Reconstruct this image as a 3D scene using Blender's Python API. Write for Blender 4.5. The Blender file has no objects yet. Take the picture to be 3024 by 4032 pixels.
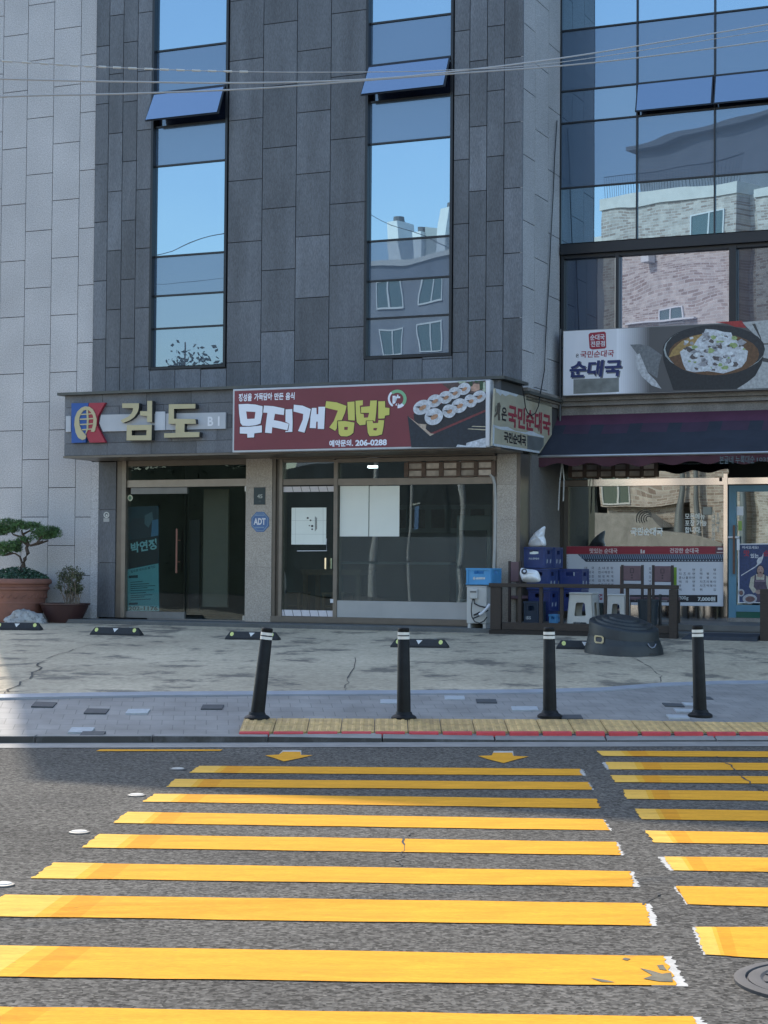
import bpy, bmesh, math, random
from mathutils import Vector, Matrix
from mathutils.geometry import tessellate_polygon
random.seed(7)
S = bpy.context.scene
COL = S.collection
R = math.radians

# ------------------------------------------------------------------ camera, sky, sun, exposure
FPX, CX, CY = 7000.0, 1512.0, 2016.0          # focal length and centre in pixels of the 3024x4032 photograph
CAMH = 1.55
PITCH = math.atan((2230 - CY) / FPX)
ROLL = 0.0078
fw = Vector((0, math.cos(PITCH), math.sin(PITCH)))
r0, u0 = Vector((1, 0, 0)), Vector((0, -math.sin(PITCH), math.cos(PITCH)))
cr = r0 * math.cos(ROLL) + u0 * math.sin(ROLL)
cu = -r0 * math.sin(ROLL) + u0 * math.cos(ROLL)
CAMP = Vector((0, 0, CAMH))
cd = bpy.data.cameras.new('camera'); cam = bpy.data.objects.new('camera', cd); COL.objects.link(cam)
M = Matrix((cr, cu, -fw)).transposed().to_4x4(); M.translation = CAMP
cam.matrix_world = M
cd.sensor_fit = 'HORIZONTAL'; cd.sensor_width = 36; cd.lens = 36 * FPX / 3024
cd.clip_start = 0.1; cd.clip_end = 2000
S.camera = cam

ELEV = R(42)
TOSUN = Vector((-0.2437, 1, 0)).normalized() * math.cos(ELEV) + Vector((0, 0, math.sin(ELEV)))
w = bpy.data.worlds.new('World'); S.world = w; w.use_nodes = True
nt = w.node_tree; bg = nt.nodes['Background']
sky = nt.nodes.new('ShaderNodeTexSky'); sky.sky_type = 'NISHITA'; sky.sun_disc = False
sky.sun_elevation = ELEV; sky.sun_rotation = math.atan2(TOSUN.x, TOSUN.y)
sky.air_density = 1.25; sky.dust_density = 1.2; sky.ozone_density = 1.5
nt.links.new(sky.outputs[0], bg.inputs[0]); bg.inputs[1].default_value = 0.15
sl = bpy.data.lights.new('sun', 'SUN'); sl.energy = 2.0; sl.angle = R(0.6); sl.color = (1, .91, .78)
so = bpy.data.objects.new('sun', sl); COL.objects.link(so)
so.rotation_euler = (-TOSUN).to_track_quat('-Z', 'Y').to_euler(); so.location = (0, 0, 30)
S.view_settings.view_transform = 'Standard'; S.view_settings.look = 'None'
S.view_settings.exposure = 1.3; S.view_settings.gamma = 1

# ------------------------------------------------------------------ frames: facade (u along, d into the building, z up)
TH = math.atan(FPX / 15800.0)
ct, st = math.cos(TH), math.sin(TH)
OX, OY = (1300 - CX) / FPX * 28.0, 28.0
def W(p):
    u, d, z = p
    return Vector((OX + u * ct + d * st, OY - u * st + d * ct, z))
def IF(v):
    x, y = v[0] - OX, v[1] - OY
    return (x * ct - y * st, x * st + y * ct, v[2])
def ray(px, py):
    return fw + cr * ((px - CX) / FPX) + cu * ((CY - py) / FPX)
def pf(px, py, d=0.0):                          # point of the plane d metres behind the facade
    r = ray(px, py); o = IF(CAMP); q = IF(CAMP + r)
    t = (d - o[1]) / (q[1] - o[1])
    return (o[0] + t * (q[0] - o[0]), d, o[2] + t * (q[2] - o[2]))
def ps(px, py, u):                              # point of the plane u = const (the side wall)
    r = ray(px, py); o = IF(CAMP); q = IF(CAMP + r)
    t = (u - o[0]) / (q[0] - o[0])
    return (u, o[1] + t * (q[1] - o[1]), o[2] + t * (q[2] - o[2]))
def PU(px, py=1000, d=0.0): return pf(px, py, d)[0]
def PZ(px, py, d=0.0): return pf(px, py, d)[2]
def road(px, py, z=0.0):
    r = ray(px, py); t = (z - CAMH) / r.z
    return CAMP + r * t
ZO = dict(k1=(920, 1530, 4.608), k2=(1260, 1530, 4.608), k3=(1600, 1480, 4.608), k4=(250, 1530, 4.4838), e1=(0, 2020, 4.3658),
          e2=(360, 1820, 2.6758), e3=(960, 1780, 3.1591), e4=(1330, 1780, 2.5523), e5=(1820, 2050, 3.7705), e6=(2220, 2100, 3.4563),
          e7=(2640, 1880, 3.2526), sg=(2150, 1250, 1.8982), bw=(2500, 1180, 3.166), ss=(1900, 1500, 3.318), wz=(2200, 1850, 2.0133),
          g3=(2000, 0, 1.4746), r4=(200, 1450, 2.0113), r7=(1800, 1900, 1.3554), a=(0, 2400, 1.0972), b=(1512, 2400, 1.0972),
          c=(0, 3100, 1.0972), e=(1512, 3100, 1.0972))
def z_(k, x, y):
    o = ZO[k]; return (o[0] + x / o[2], o[1] + y / o[2])

# ground: road z=0, kerb line L0, sidewalk back edge L1, foot of the building L2
K0, K1 = road(0, 2927), road(3024, 2921)
def y0(x): return K0.y + (K1.y - K0.y) * (x - K0.x) / (K1.x - K0.x)
Z0, Z1 = 0.05, 0.28
L1 = [road(px, py, Z1) for px, py in ((-600, 2755), (0, 2746), (501, 2736), (1512, 2730), (2296, 2724), (2679, 2693), (3024, 2689), (3600, 2686))]
def lerp_pts(P, x, k):
    if x <= P[0].x: a, b = P[0], P[1]
    elif x >= P[-1].x: return P[-1][k]
    else:
        for a, b in zip(P, P[1:]):
            if x <= b.x: break
    return a[k] + (b[k] - a[k]) * (x - a.x) / (b.x - a.x)
def y1(x): return max(lerp_pts(L1, max(x, L1[0].x), 1), y0(x) + .8)
B0, B1 = W(pf(225, 2453, -.75)), W(pf(1825, 2491, -.75))
def y2(x): return max(B0.y + (B1.y - B0.y) * (x - B0.x) / (B1.x - B0.x), y1(x) + .6)
def z2(x): return B0.z + (B1.z - B0.z) * (max(-9, min(9, x)) - B0.x) / (B1.x - B0.x)
def gz(x, y):
    a, b, c = y0(x), y1(x), y2(x)
    if y < a: return 0.0
    if y < b: return Z0 + (Z1 - Z0) * (y - a) / (b - a)
    if y < c: return Z1 + (z2(x) - Z1) * (y - b) / (c - b)
    return z2(x)
def gp(px, py):
    r = ray(px, py); lo, hi = 3.0, 40.0
    for i in range(60):
        m = (lo + hi) / 2; p = CAMP + r * m
        if p.z > gz(p.x, p.y): lo = m
        else: hi = m
    return CAMP + r * lo

# ------------------------------------------------------------------ materials
MATS = {}
def mat(name, col=(.5, .5, .5), rough=.6, metal=0.0, nscale=0, namt=0.0, speck=0.0, sscale=90, bump=0.0, bscale=60, stain=0.0,
        stcol=(.05, .05, .05), stscale=1.2, stretch=(1, 1, 1), emit=None, spec=.5, wear=0.0, wscale=22, strange=(.52, .66), coat=0):
    if name in MATS: return MATS[name]
    m = bpy.data.materials.new(name); m.use_nodes = True; MATS[name] = m
    n, l = m.node_tree.nodes, m.node_tree.links
    b = n['Principled BSDF']
    b.inputs['Roughness'].default_value = rough; b.inputs['Metallic'].default_value = metal
    b.inputs['Specular IOR Level'].default_value = spec
    b.inputs['Coat Weight'].default_value = coat
    at = n.new('ShaderNodeAttribute'); at.attribute_name = 'tone'
    mx = n.new('ShaderNodeMix'); mx.data_type = 'RGBA'; mx.blend_type = 'MULTIPLY'; mx.inputs[0].default_value = 1
    mx.inputs[6].default_value = (*col, 1)
    l.new(at.outputs['Color'], mx.inputs[7])
    out = mx.outputs[2]
    tc = n.new('ShaderNodeTexCoord'); mp = n.new('ShaderNodeMapping'); l.new(tc.outputs['Object'], mp.inputs[0])
    mp.inputs['Scale'].default_value = stretch
    def noise(sc, det=4, ro=.55):
        t = n.new('ShaderNodeTexNoise'); t.inputs['Scale'].default_value = sc; t.inputs['Detail'].default_value = det
        t.inputs['Roughness'].default_value = ro; l.new(mp.outputs[0], t.inputs['Vector']); return t
    def vary(out, t, amt, lo=.3, hi=.7):
        mr = n.new('ShaderNodeMapRange'); mr.inputs[1].default_value = lo; mr.inputs[2].default_value = hi
        mr.inputs[3].default_value = 1 - amt; mr.inputs[4].default_value = 1 + amt
        l.new(t.outputs[0], mr.inputs[0])
        x = n.new('ShaderNodeMix'); x.data_type = 'RGBA'; x.blend_type = 'MULTIPLY'; x.inputs[0].default_value = 1
        l.new(out, x.inputs[6]); l.new(mr.outputs[0], x.inputs[7]); return x.outputs[2]
    if nscale: out = vary(out, noise(nscale), namt)
    if speck: out = vary(out, noise(sscale, 2, .7), speck, .35, .65)
    if stain:
        t = noise(stscale, 8, .68); cr_ = n.new('ShaderNodeMapRange'); cr_.inputs[1].default_value = strange[0]; cr_.inputs[2].default_value = strange[1]
        cr_.inputs[4].default_value = stain; l.new(t.outputs[0], cr_.inputs[0])
        x = n.new('ShaderNodeMix'); x.data_type = 'RGBA'; l.new(cr_.outputs[0], x.inputs[0]); l.new(out, x.inputs[6])
        x.inputs[7].default_value = (*stcol, 1); out = x.outputs[2]
    if wear:
        t = noise(wscale, 6, .7); c_ = n.new('ShaderNodeMapRange'); c_.inputs[1].default_value = .62; c_.inputs[2].default_value = .70; c_.inputs[4].default_value = wear
        l.new(t.outputs[0], c_.inputs[0]); x = n.new('ShaderNodeMix'); x.data_type = 'RGBA'; l.new(c_.outputs[0], x.inputs[0]); l.new(out, x.inputs[6])
        x.inputs[7].default_value = (.12, .10, .07, 1); out = x.outputs[2]
    l.new(out, b.inputs['Base Color'])
    if bump:
        t = noise(bscale, 5); bp = n.new('ShaderNodeBump'); bp.inputs['Strength'].default_value = bump; bp.inputs['Distance'].default_value = .01
        l.new(t.outputs[0], bp.inputs['Height']); l.new(bp.outputs[0], b.inputs['Normal'])
    if emit:
        b.inputs['Emission Color'].default_value = (*emit[0], 1); b.inputs['Emission Strength'].default_value = emit[1]
    return m
def mirror_glass(name, fac, base=(.012, .03, .06), tint=(.62, .8, 1), wave=.018, ws=.55, rough=.0):
    m = bpy.data.materials.new(name); m.use_nodes = True; n, l = m.node_tree.nodes, m.node_tree.links
    b = n['Principled BSDF']; b.inputs['Base Color'].default_value = (*base, 1); b.inputs['Roughness'].default_value = .25
    g = n.new('ShaderNodeBsdfGlossy'); g.inputs['Color'].default_value = (*tint, 1); g.inputs['Roughness'].default_value = rough
    x = n.new('ShaderNodeMixShader'); x.inputs[0].default_value = fac
    l.new(b.outputs[0], x.inputs[1]); l.new(g.outputs[0], x.inputs[2]); l.new(x.outputs[0], n['Material Output'].inputs[0])
    tc = n.new('ShaderNodeTexCoord'); t = n.new('ShaderNodeTexNoise'); t.inputs['Scale'].default_value = ws; t.inputs['Detail'].default_value = 1.5
    l.new(tc.outputs['Object'], t.inputs['Vector'])
    bp = n.new('ShaderNodeBump'); bp.inputs['Strength'].default_value = 1; bp.inputs['Distance'].default_value = wave
    l.new(t.outputs[0], bp.inputs['Height']); l.new(bp.outputs[0], g.inputs['Normal'])
    return m
def clear_glass(name, fac, tcol=(.5, .58, .6), gcol=(.8, .9, .95), wave=.004, ws=.8):
    m = bpy.data.materials.new(name); m.use_nodes = True; n, l = m.node_tree.nodes, m.node_tree.links
    n.remove(n['Principled BSDF'])
    a = n.new('ShaderNodeBsdfTransparent'); a.inputs[0].default_value = (*tcol, 1)
    g = n.new('ShaderNodeBsdfGlossy'); g.inputs['Color'].default_value = (*gcol, 1); g.inputs['Roughness'].default_value = 0
    x = n.new('ShaderNodeMixShader'); x.inputs[0].default_value = fac
    l.new(a.outputs[0], x.inputs[1]); l.new(g.outputs[0], x.inputs[2]); l.new(x.outputs[0], n['Material Output'].inputs[0])
    tc = n.new('ShaderNodeTexCoord'); t = n.new('ShaderNodeTexNoise'); t.inputs['Scale'].default_value = ws; t.inputs['Detail'].default_value = 1
    l.new(tc.outputs['Object'], t.inputs['Vector'])
    bp = n.new('ShaderNodeBump'); bp.inputs['Strength'].default_value = 1; bp.inputs['Distance'].default_value = wave
    l.new(t.outputs[0], bp.inputs['Height']); l.new(bp.outputs[0], g.inputs['Normal'])
    return m
def brick_mat(name, c1, c2, mortar, scale, bw=.5, rh=.25, ms=.02, offset=.5, rot=0, coord='Object', mix=None, swap=None, bias=0, rough=.8):
    m = bpy.data.materials.new(name); m.use_nodes = True; n, l = m.node_tree.nodes, m.node_tree.links
    b = n['Principled BSDF']; b.inputs['Roughness'].default_value = rough
    tc = n.new('ShaderNodeTexCoord'); mp = n.new('ShaderNodeMapping'); l.new(tc.outputs[coord], mp.inputs[0])
    if swap == 'xz': mp.inputs['Rotation'].default_value = (R(-90), 0, 0)
    else: mp.inputs['Rotation'].default_value = (0, 0, rot)
    br = n.new('ShaderNodeTexBrick'); l.new(mp.outputs[0], br.inputs['Vector'])
    br.inputs['Color1'].default_value = (*c1, 1); br.inputs['Color2'].default_value = (*c2, 1); br.inputs['Mortar'].default_value = (*mortar, 1)
    br.inputs['Scale'].default_value = scale; br.inputs['Mortar Size'].default_value = ms; br.inputs['Bias'].default_value = bias
    br.inputs['Brick Width'].default_value = bw; br.inputs['Row Height'].default_value = rh; br.offset = offset
    t = n.new('ShaderNodeTexNoise'); t.inputs['Scale'].default_value = 3; t.inputs['Detail'].default_value = 8; l.new(tc.outputs[coord], t.inputs['Vector'])
    mr = n.new('ShaderNodeMapRange'); mr.inputs[1].default_value = .3; mr.inputs[2].default_value = .7; mr.inputs[3].default_value = .8; mr.inputs[4].default_value = 1.15
    l.new(t.outputs[0], mr.inputs[0])
    x = n.new('ShaderNodeMix'); x.data_type = 'RGBA'; x.blend_type = 'MULTIPLY'; x.inputs[0].default_value = 1
    l.new(br.outputs[0], x.inputs[6]); l.new(mr.outputs[0], x.inputs[7]); l.new(x.outputs[2], b.inputs['Base Color'])
    bp = n.new('ShaderNodeBump'); bp.inputs['Strength'].default_value = .5; bp.inputs['Distance'].default_value = .01
    inv = n.new('ShaderNodeMath'); inv.operation = 'SUBTRACT'; inv.inputs[0].default_value = 1; l.new(br.outputs['Fac'], inv.inputs[1])
    l.new(inv.outputs[0], bp.inputs['Height']); l.new(bp.outputs[0], b.inputs['Normal'])
    return m

# ------------------------------------------------------------------ builders
BASE = {}
class MB:
    def __init__(s): s.v = []; s.f = []; s.t = []
    def vert(s, p): s.v.append(Vector(p)); return len(s.v) - 1
    def face(s, pts, tone=1.0):
        s.f.append([s.vert(p) for p in pts]); s.t.append(tone)
    def box(s, a0, a1, b0, b1, c0, c1, tone=1.0):
        i = len(s.v)
        for c in (c0, c1):
            for a, b in ((a0, b0), (a1, b0), (a1, b1), (a0, b1)): s.v.append(Vector((a, b, c)))
        for q in ((0, 3, 2, 1), (4, 5, 6, 7), (0, 1, 5, 4), (1, 2, 6, 5), (2, 3, 7, 6), (3, 0, 4, 7)):
            s.f.append([i + k for k in q]); s.t.append(tone)
    def hexa(s, bot, top, tone=1.0):
        i = len(s.v); s.v += [Vector(p) for p in bot] + [Vector(p) for p in top]
        for q in ((0, 3, 2, 1), (4, 5, 6, 7), (0, 1, 5, 4), (1, 2, 6, 5), (2, 3, 7, 6), (3, 0, 4, 7)):
            s.f.append([i + k for k in q]); s.t.append(tone)
    def flat(s, outer, holes=(), tone=1.0):     # filled outline with holes
        rings = [[Vector(p) for p in outer]] + [[Vector(p) for p in h] for h in holes]
        allp = [p for r in rings for p in r]; i = len(s.v); s.v += allp
        for t in tessellate_polygon(rings): s.f.append([i + k for k in t]); s.t.append(tone)
    def prism(s, outer, vec, holes=(), tone=1.0):  # outline pushed along vec
        vec = Vector(vec)
        s.flat([Vector(p) + vec for p in outer], [[Vector(p) + vec for p in h] for h in holes], tone)
        s.flat(outer, holes, tone)
        for ring in [outer] + list(holes):
            n = len(ring)
            for k in range(n):
                a, b = Vector(ring[k]), Vector(ring[(k + 1) % n]); s.face([a, b, b + vec, a + vec], tone)
    def tube(s, path, r, n=8, cap=True, tone=1.0):
        path = [Vector(p) for p in path]; rings = []
        rr = r if isinstance(r, (list, tuple)) else [r] * len(path)
        for k, p in enumerate(path):
            d = (path[min(k + 1, len(path) - 1)] - path[max(k - 1, 0)]).normalized()
            a = d.cross(Vector((0, 0, 1))) if abs(d.z) < .95 else d.cross(Vector((1, 0, 0)))
            a.normalize(); b = d.cross(a)
            rings.append([s.vert(p + (a * math.cos(q) + b * math.sin(q)) * rr[k]) for q in [2 * math.pi * j / n for j in range(n)]])
        for A, B in zip(rings, rings[1:]):
            for j in range(n): s.f.append([A[j], A[(j + 1) % n], B[(j + 1) % n], B[j]]); s.t.append(tone)
        if cap: s.f.append(rings[0][::-1]); s.f.append(rings[-1]); s.t += [tone, tone]
    def lathe(s, c, prof, n=24, tilt=None, tone=1.0):
        c = Vector(c); rings = []
        for r, z in prof:
            ring = []
            for j in range(n):
                q = 2 * math.pi * j / n; p = Vector((r * math.cos(q), r * math.sin(q), z))
                if tilt: p = tilt(p)
                ring.append(s.vert(c + p))
            rings.append(ring)
        for A, B in zip(rings, rings[1:]):
            for j in range(n): s.f.append([A[j], A[(j + 1) % n], B[(j + 1) % n], B[j]]); s.t.append(tone)
        s.f.append(rings[0][::-1]); s.f.append(rings[-1]); s.t += [tone, tone]
    def build(s, name, m, parent=None, base=None, frame=None, smooth=False, bevel=0.0):
        root = parent
        while root is not None and root.parent is not None: root = root.parent
        if root is not None: bs = BASE[root.name]
        else: bs = Vector(base or (0, 0, 0))
        me = bpy.data.meshes.new(name)
        me.from_pydata([tuple(v - bs) for v in s.v], [], s.f)
        a = me.attributes.new('tone', 'FLOAT_COLOR', 'FACE')
        for k, t in enumerate(s.t): a.data[k].color = (*t, 1) if isinstance(t, tuple) else (t, t, t, 1)
        bm = bmesh.new(); bm.from_mesh(me); bmesh.ops.recalc_face_normals(bm, faces=bm.faces); bm.to_mesh(me); bm.free()
        if smooth:
            me.shade_smooth()
            try: me.set_sharp_from_angle(angle=R(38))
            except Exception: pass
        me.materials.append(m)
        o = bpy.data.objects.new(name, me); COL.objects.link(o)
        if parent is not None: o.parent = parent
        else:
            BASE[o.name] = bs
            if frame == 'F': o.location = W(bs); o.rotation_euler = (0, 0, -TH)
            else: o.location = bs
        if bevel:
            bv = o.modifiers.new('bevel', 'BEVEL'); bv.width = bevel; bv.segments = 2; bv.limit_method = 'ANGLE'; bv.angle_limit = R(40)
        return o
def tag(o, label=None, cat=None, group=None, kind=None):
    if label: o['label'] = label
    if cat: o['category'] = cat
    if group: o['group'] = group
    if kind: o['kind'] = kind
    return o
def thing(name, label, cat, base, frame='F', group=None, kind=None):
    o = bpy.data.objects.new(name, None); COL.objects.link(o); o.empty_display_size = .2
    bs = Vector(base); BASE[o.name] = bs
    if frame == 'F': o.location = W(bs); o.rotation_euler = (0, 0, -TH)
    else: o.location = bs
    return tag(o, label, cat, group, kind)
def dup(root, shift=(0, 0, 0), label=None, rot=None):
    def cp(o, par):
        c = o.copy(); COL.objects.link(c)
        if par is not None: c.parent = par
        for ch in o.children: cp(ch, c)
        return c
    r = cp(root, None); r.location = Vector(root.location) + Vector(shift)
    if label: r['label'] = label
    if rot is not None: r.rotation_euler.z = rot
    return r

# lettering: the outline of a text laid into the parallelogram p00 (bottom left), p10 (bottom right), p01 (top left)
def textmesh(mb, body, p00, p10, p01, bold=.02, shear=0.0, tone=1.0, thick=None):
    cu_ = bpy.data.curves.new('lettering', 'FONT'); cu_.body = body; cu_.offset = bold; cu_.shear = shear
    cu_.resolution_u = 3; cu_.align_x = 'LEFT'
    ob = bpy.data.objects.new('lettering', cu_); COL.objects.link(ob)
    dg = bpy.context.evaluated_depsgraph_get(); ev = ob.evaluated_get(dg); me = ev.to_mesh()
    vs = [v.co.copy() for v in me.vertices]; fs = [list(p.vertices) for p in me.polygons]
    ev.to_mesh_clear(); bpy.data.objects.remove(ob); bpy.data.curves.remove(cu_)
    if not vs: return
    x0 = min(v.x for v in vs); x1 = max(v.x for v in vs); ya = min(v.y for v in vs); yb = max(v.y for v in vs)
    p00, p10, p01 = Vector(p00), Vector(p10), Vector(p01); i = len(mb.v)
    for v in vs: mb.v.append(p00 + (p10 - p00) * ((v.x - x0) / (x1 - x0)) + (p01 - p00) * ((v.y - ya) / (yb - ya)))
    for f in fs: mb.f.append([i + k for k in f]); mb.t.append(tone)
def ftext(mb, body, zk, xl, yt, xr, yb, d, bold=.02, shear=0, tone=1.0, slope=None):
    """text in an upright box of zoom pixels on the facade plane d; horizontals follow the facade"""
    a = pf(*z_(zk, xl, yb), d); b = pf(*z_(zk, xr, yb), d); c = pf(*z_(zk, xl, yt), d)
    zb = a[2] if slope is None else b[2]
    textmesh(mb, body, a, (b[0], d, zb), (a[0], d, c[2]), bold, shear, tone)
def fpoly(mb, zk, pts, d, holes=(), tone=1.0):
    mb.flat([pf(*z_(zk, x, y), d) for x, y in pts], [[pf(*z_(zk, x, y), d) for x, y in h] for h in holes], tone)
def fprism(mb, zk, pts, d, depth, holes=(), tone=1.0):
    mb.prism([pf(*z_(zk, x, y), d) for x, y in pts], (0, depth, 0), [[pf(*z_(zk, x, y), d) for x, y in h] for h in holes], tone)
def fell(zk, cx, cy, rx, ry, a0=0, a1=360, n=24, rot=0):
    out = []
    for k in range(n + (0 if a1 - a0 >= 360 else 1)):
        q = R(a0 + (a1 - a0) * k / n); x, y = rx * math.cos(q), -ry * math.sin(q); c, s_ = math.cos(R(rot)), math.sin(R(rot))
        out.append((cx + x * c - y * s_, cy + x * s_ + y * c))
    return out

# ------------------------------------------------------------------ shared materials
m_granite = mat('pale_granite', (.41, .415, .43), .62, nscale=.9, namt=.10, speck=.3, sscale=60, bump=.12, bscale=200)
m_dark = mat('dark_granite', (.094, .105, .122), .5, nscale=1.6, namt=.26, stretch=(1.6, 1.6, .3), speck=.26, sscale=70, bump=.1, bscale=200)
m_pillar = mat('polished_granite', (.35, .315, .275), .45, nscale=1.5, namt=.1, speck=.32, sscale=90)
m_alu = mat('anodised_frame', (.14, .125, .108), .38, .55, nscale=6, namt=.08)
m_blackframe = mat('black_frame', (.02, .024, .03), .35, .3)
m_steel = mat('brushed_steel', (.52, .52, .5), .32, .9, nscale=8, namt=.08, stretch=(1, 1, 12))
m_chrome = bpy.data.materials.new('polished_steel'); m_chrome.use_nodes = True
_b = m_chrome.node_tree.nodes['Principled BSDF']; _b.inputs['Metallic'].default_value = 1; _b.inputs['Roughness'].default_value = .07; _b.inputs['Base Color'].default_value = (.78, .76, .72, 1)
m_white = mat('white_print', (.66, .68, .72), .45, nscale=2, namt=.04)
m_paper = mat('paper', (.74, .79, .74), .7, nscale=3, namt=.03)
m_black = mat('black_plastic', (.012, .013, .015), .42, nscale=12, namt=.15)
m_rubber = mat('black_rubber', (.017, .019, .021), .65, nscale=25, namt=.2)
m_ink = mat('dark_ink', (.015, .015, .02), .5)
m_wood = mat('stained_wood', (.030, .021, .016), .6, nscale=14, namt=.3, stretch=(1, 6, 6), bump=.15)
m_vision = mirror_glass('vision_glass', .42, tint=(.55, .8, 1), base=(.02, .045, .08), wave=.0065, ws=.5)
m_spandrel = mirror_glass('spandrel_glass', .17, base=(.035, .065, .11), tint=(.55, .75, 1), wave=.008, ws=.5)
m_mid = mirror_glass('tinted_glass', .23, base=(.02, .045, .09), tint=(.6, .8, 1), wave=.005, ws=.6)
m_sash = mirror_glass('sash_glass', .34, base=(.03, .06, .11), tint=(.62, .8, 1), wave=.004)
m_darkglass = mirror_glass('dark_window_glass', .13, base=(.01, .018, .045), wave=.004)
m_lowglass = mirror_glass('bright_window_glass', .32, base=(.05, .075, .15), tint=(.75, .82, 1), wave=.008, ws=.5)
m_shop = clear_glass('shop_glass', .10, (.72, .8, .8))
m_entr = clear_glass('entrance_glass', .05, (.74, .8, .8))
m_film = bpy.data.materials.new('frosted_film'); m_film.use_nodes = True
_n, _l = m_film.node_tree.nodes, m_film.node_tree.links; _t = _n.new('ShaderNodeBsdfTransparent'); _x = _n.new('ShaderNodeMixShader'); _x.inputs[0].default_value = .06
_n['Principled BSDF'].inputs['Base Color'].default_value = (.42, .46, .46, 1); _l.new(_t.outputs[0], _x.inputs[1]); _l.new(_n['Principled BSDF'].outputs[0], _x.inputs[2]); _l.new(_x.outputs[0], _n['Material Output'].inputs[0])
m_shop2 = clear_glass('soup_shop_glass', .36, (.4, .46, .46), gcol=(.62, .66, .64), wave=.006)

# ------------------------------------------------------------------ ground
def strip(name, fa, za, fb, zb, xs, m, nsub=1, drop=None):
    mb = MB()
    for xa, xb in zip(xs, xs[1:]):
        for k in range(nsub):
            p = k / nsub; q = (k + 1) / nsub
            def P(x, t): return (x, fa(x) + (fb(x) - fa(x)) * t, za(x) + (zb(x) - za(x)) * t)
            mb.face([P(xa, p), P(xb, p), P(xb, q), P(xa, q)])
    o = mb.build(name, m); o['kind'] = 'structure'; return o
xs = [-60, -40, -25, -16] + [-12 + .75 * k for k in range(33)] + [16, 25, 40, 60]
m_ground = mat('ground', (.12, .115, .1), .9, nscale=.4, namt=.2)
g = MB(); g.face([(-400, -400, -.06), (400, -400, -.06), (400, 400, -.06), (-400, 400, -.06)]); g.build('ground', m_ground)['kind'] = 'structure'

def asphalt():
    m = mat('asphalt', (.092, .085, .074), .95, spec=.08, nscale=.45, namt=.16, stain=.35, stcol=(.055, .052, .048), stscale=.7)
    n, l = m.node_tree.nodes, m.node_tree.links; b = n['Principled BSDF']
    src = b.inputs['Base Color'].links[0].from_socket
    tc = n.new('ShaderNodeTexCoord')
    v = n.new('ShaderNodeTexVoronoi'); v.inputs['Scale'].default_value = 60; l.new(tc.outputs['Object'], v.inputs['Vector'])
    mr = n.new('ShaderNodeMapRange'); mr.inputs[1].default_value = 0; mr.inputs[2].default_value = 1; mr.inputs[3].default_value = .45; mr.inputs[4].default_value = 1.7
    sx = n.new('ShaderNodeSeparateColor'); l.new(v.outputs['Color'], sx.inputs[0]); l.new(sx.outputs[0], mr.inputs[0])
    x = n.new('ShaderNodeMix'); x.data_type = 'RGBA'; x.blend_type = 'MULTIPLY'; x.inputs[0].default_value = 1
    l.new(src, x.inputs[6]); l.new(mr.outputs[0], x.inputs[7])
    t2 = n.new('ShaderNodeTexNoise'); t2.inputs['Scale'].default_value = 26; t2.inputs['Detail'].default_value = 3; l.new(tc.outputs['Object'], t2.inputs['Vector'])
    m2 = n.new('ShaderNodeMapRange'); m2.inputs[1].default_value = .3; m2.inputs[2].default_value = .7; m2.inputs[3].default_value = .72; m2.inputs[4].default_value = 1.28; l.new(t2.outputs[0], m2.inputs[0])
    x2 = n.new('ShaderNodeMix'); x2.data_type = 'RGBA'; x2.blend_type = 'MULTIPLY'; x2.inputs[0].default_value = 1
    l.new(x.outputs[2], x2.inputs[6]); l.new(m2.outputs[0], x2.inputs[7]); l.new(x2.outputs[2], b.inputs['Base Color'])
    bp = n.new('ShaderNodeBump'); bp.inputs['Strength'].default_value = .7; bp.inputs['Distance'].default_value = .006
    l.new(v.outputs['Distance'], bp.inputs['Height']); l.new(bp.outputs[0], b.inputs['Normal'])
    return m
m_asph = asphalt()
rd = strip('road', lambda x: -9.0, lambda x: 0.0, y0, lambda x: 0.0, xs, m_asph, 1)
m_conc = mat('kerb_concrete', (.235, .225, .205), .8, nscale=5, namt=.15, stain=.4, stcol=(.2, .2, .2), stscale=3)
strip('gutter', lambda x: y0(x) - .42, lambda x: .004, lambda x: y0(x) - .001, lambda x: .004, xs, m_conc)
kb = MB(); kx = -14.0; KY = lambda x: y0(x) + .002
def kh(x):                                       # the kerb drops where the crosswalk meets it
    px_ = CX + x / y0(x) * FPX
    return .062 if px_ < 900 else max(.018, .062 - (px_ - 900) / 1200 * .044)
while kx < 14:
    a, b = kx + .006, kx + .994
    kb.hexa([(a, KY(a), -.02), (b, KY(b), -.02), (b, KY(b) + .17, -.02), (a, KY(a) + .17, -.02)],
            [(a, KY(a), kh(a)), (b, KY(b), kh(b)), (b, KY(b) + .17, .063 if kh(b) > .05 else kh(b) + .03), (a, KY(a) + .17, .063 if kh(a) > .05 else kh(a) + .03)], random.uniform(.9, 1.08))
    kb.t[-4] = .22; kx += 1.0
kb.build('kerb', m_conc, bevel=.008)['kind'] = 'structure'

m_pave = brick_mat('paving_blocks', (.235, .222, .205), (.265, .25, .23), (.165, .157, .145), 1, bw=.2, rh=.2, ms=.004, rough=.75, rot=-math.atan((K1.y - K0.y) / (K1.x - K0.x)))
sw = strip('sidewalk', lambda x: y0(x) + .172, lambda x: Z0 + .004, y1, lambda x: Z1, xs, m_pave, 2)
m_apron = mat('forecourt_concrete', (.43, .365, .265), .9, strange=(.53, .615), spec=.15, nscale=.9, namt=.2, speck=.14, sscale=22, stain=.8, stcol=(.115, .105, .09), stscale=2.3, stretch=(.6, .5, 1), bump=.3, bscale=18)
strip('forecourt', lambda x: y1(x), lambda x: Z1 + .003, lambda x: y2(x), lambda x: z2(x), xs, m_apron, 6)
strip('forecourt_back', lambda x: y2(x), lambda x: z2(x), lambda x: y2(x) + 14, lambda x: z2(x), xs, m_apron, 1)
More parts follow.
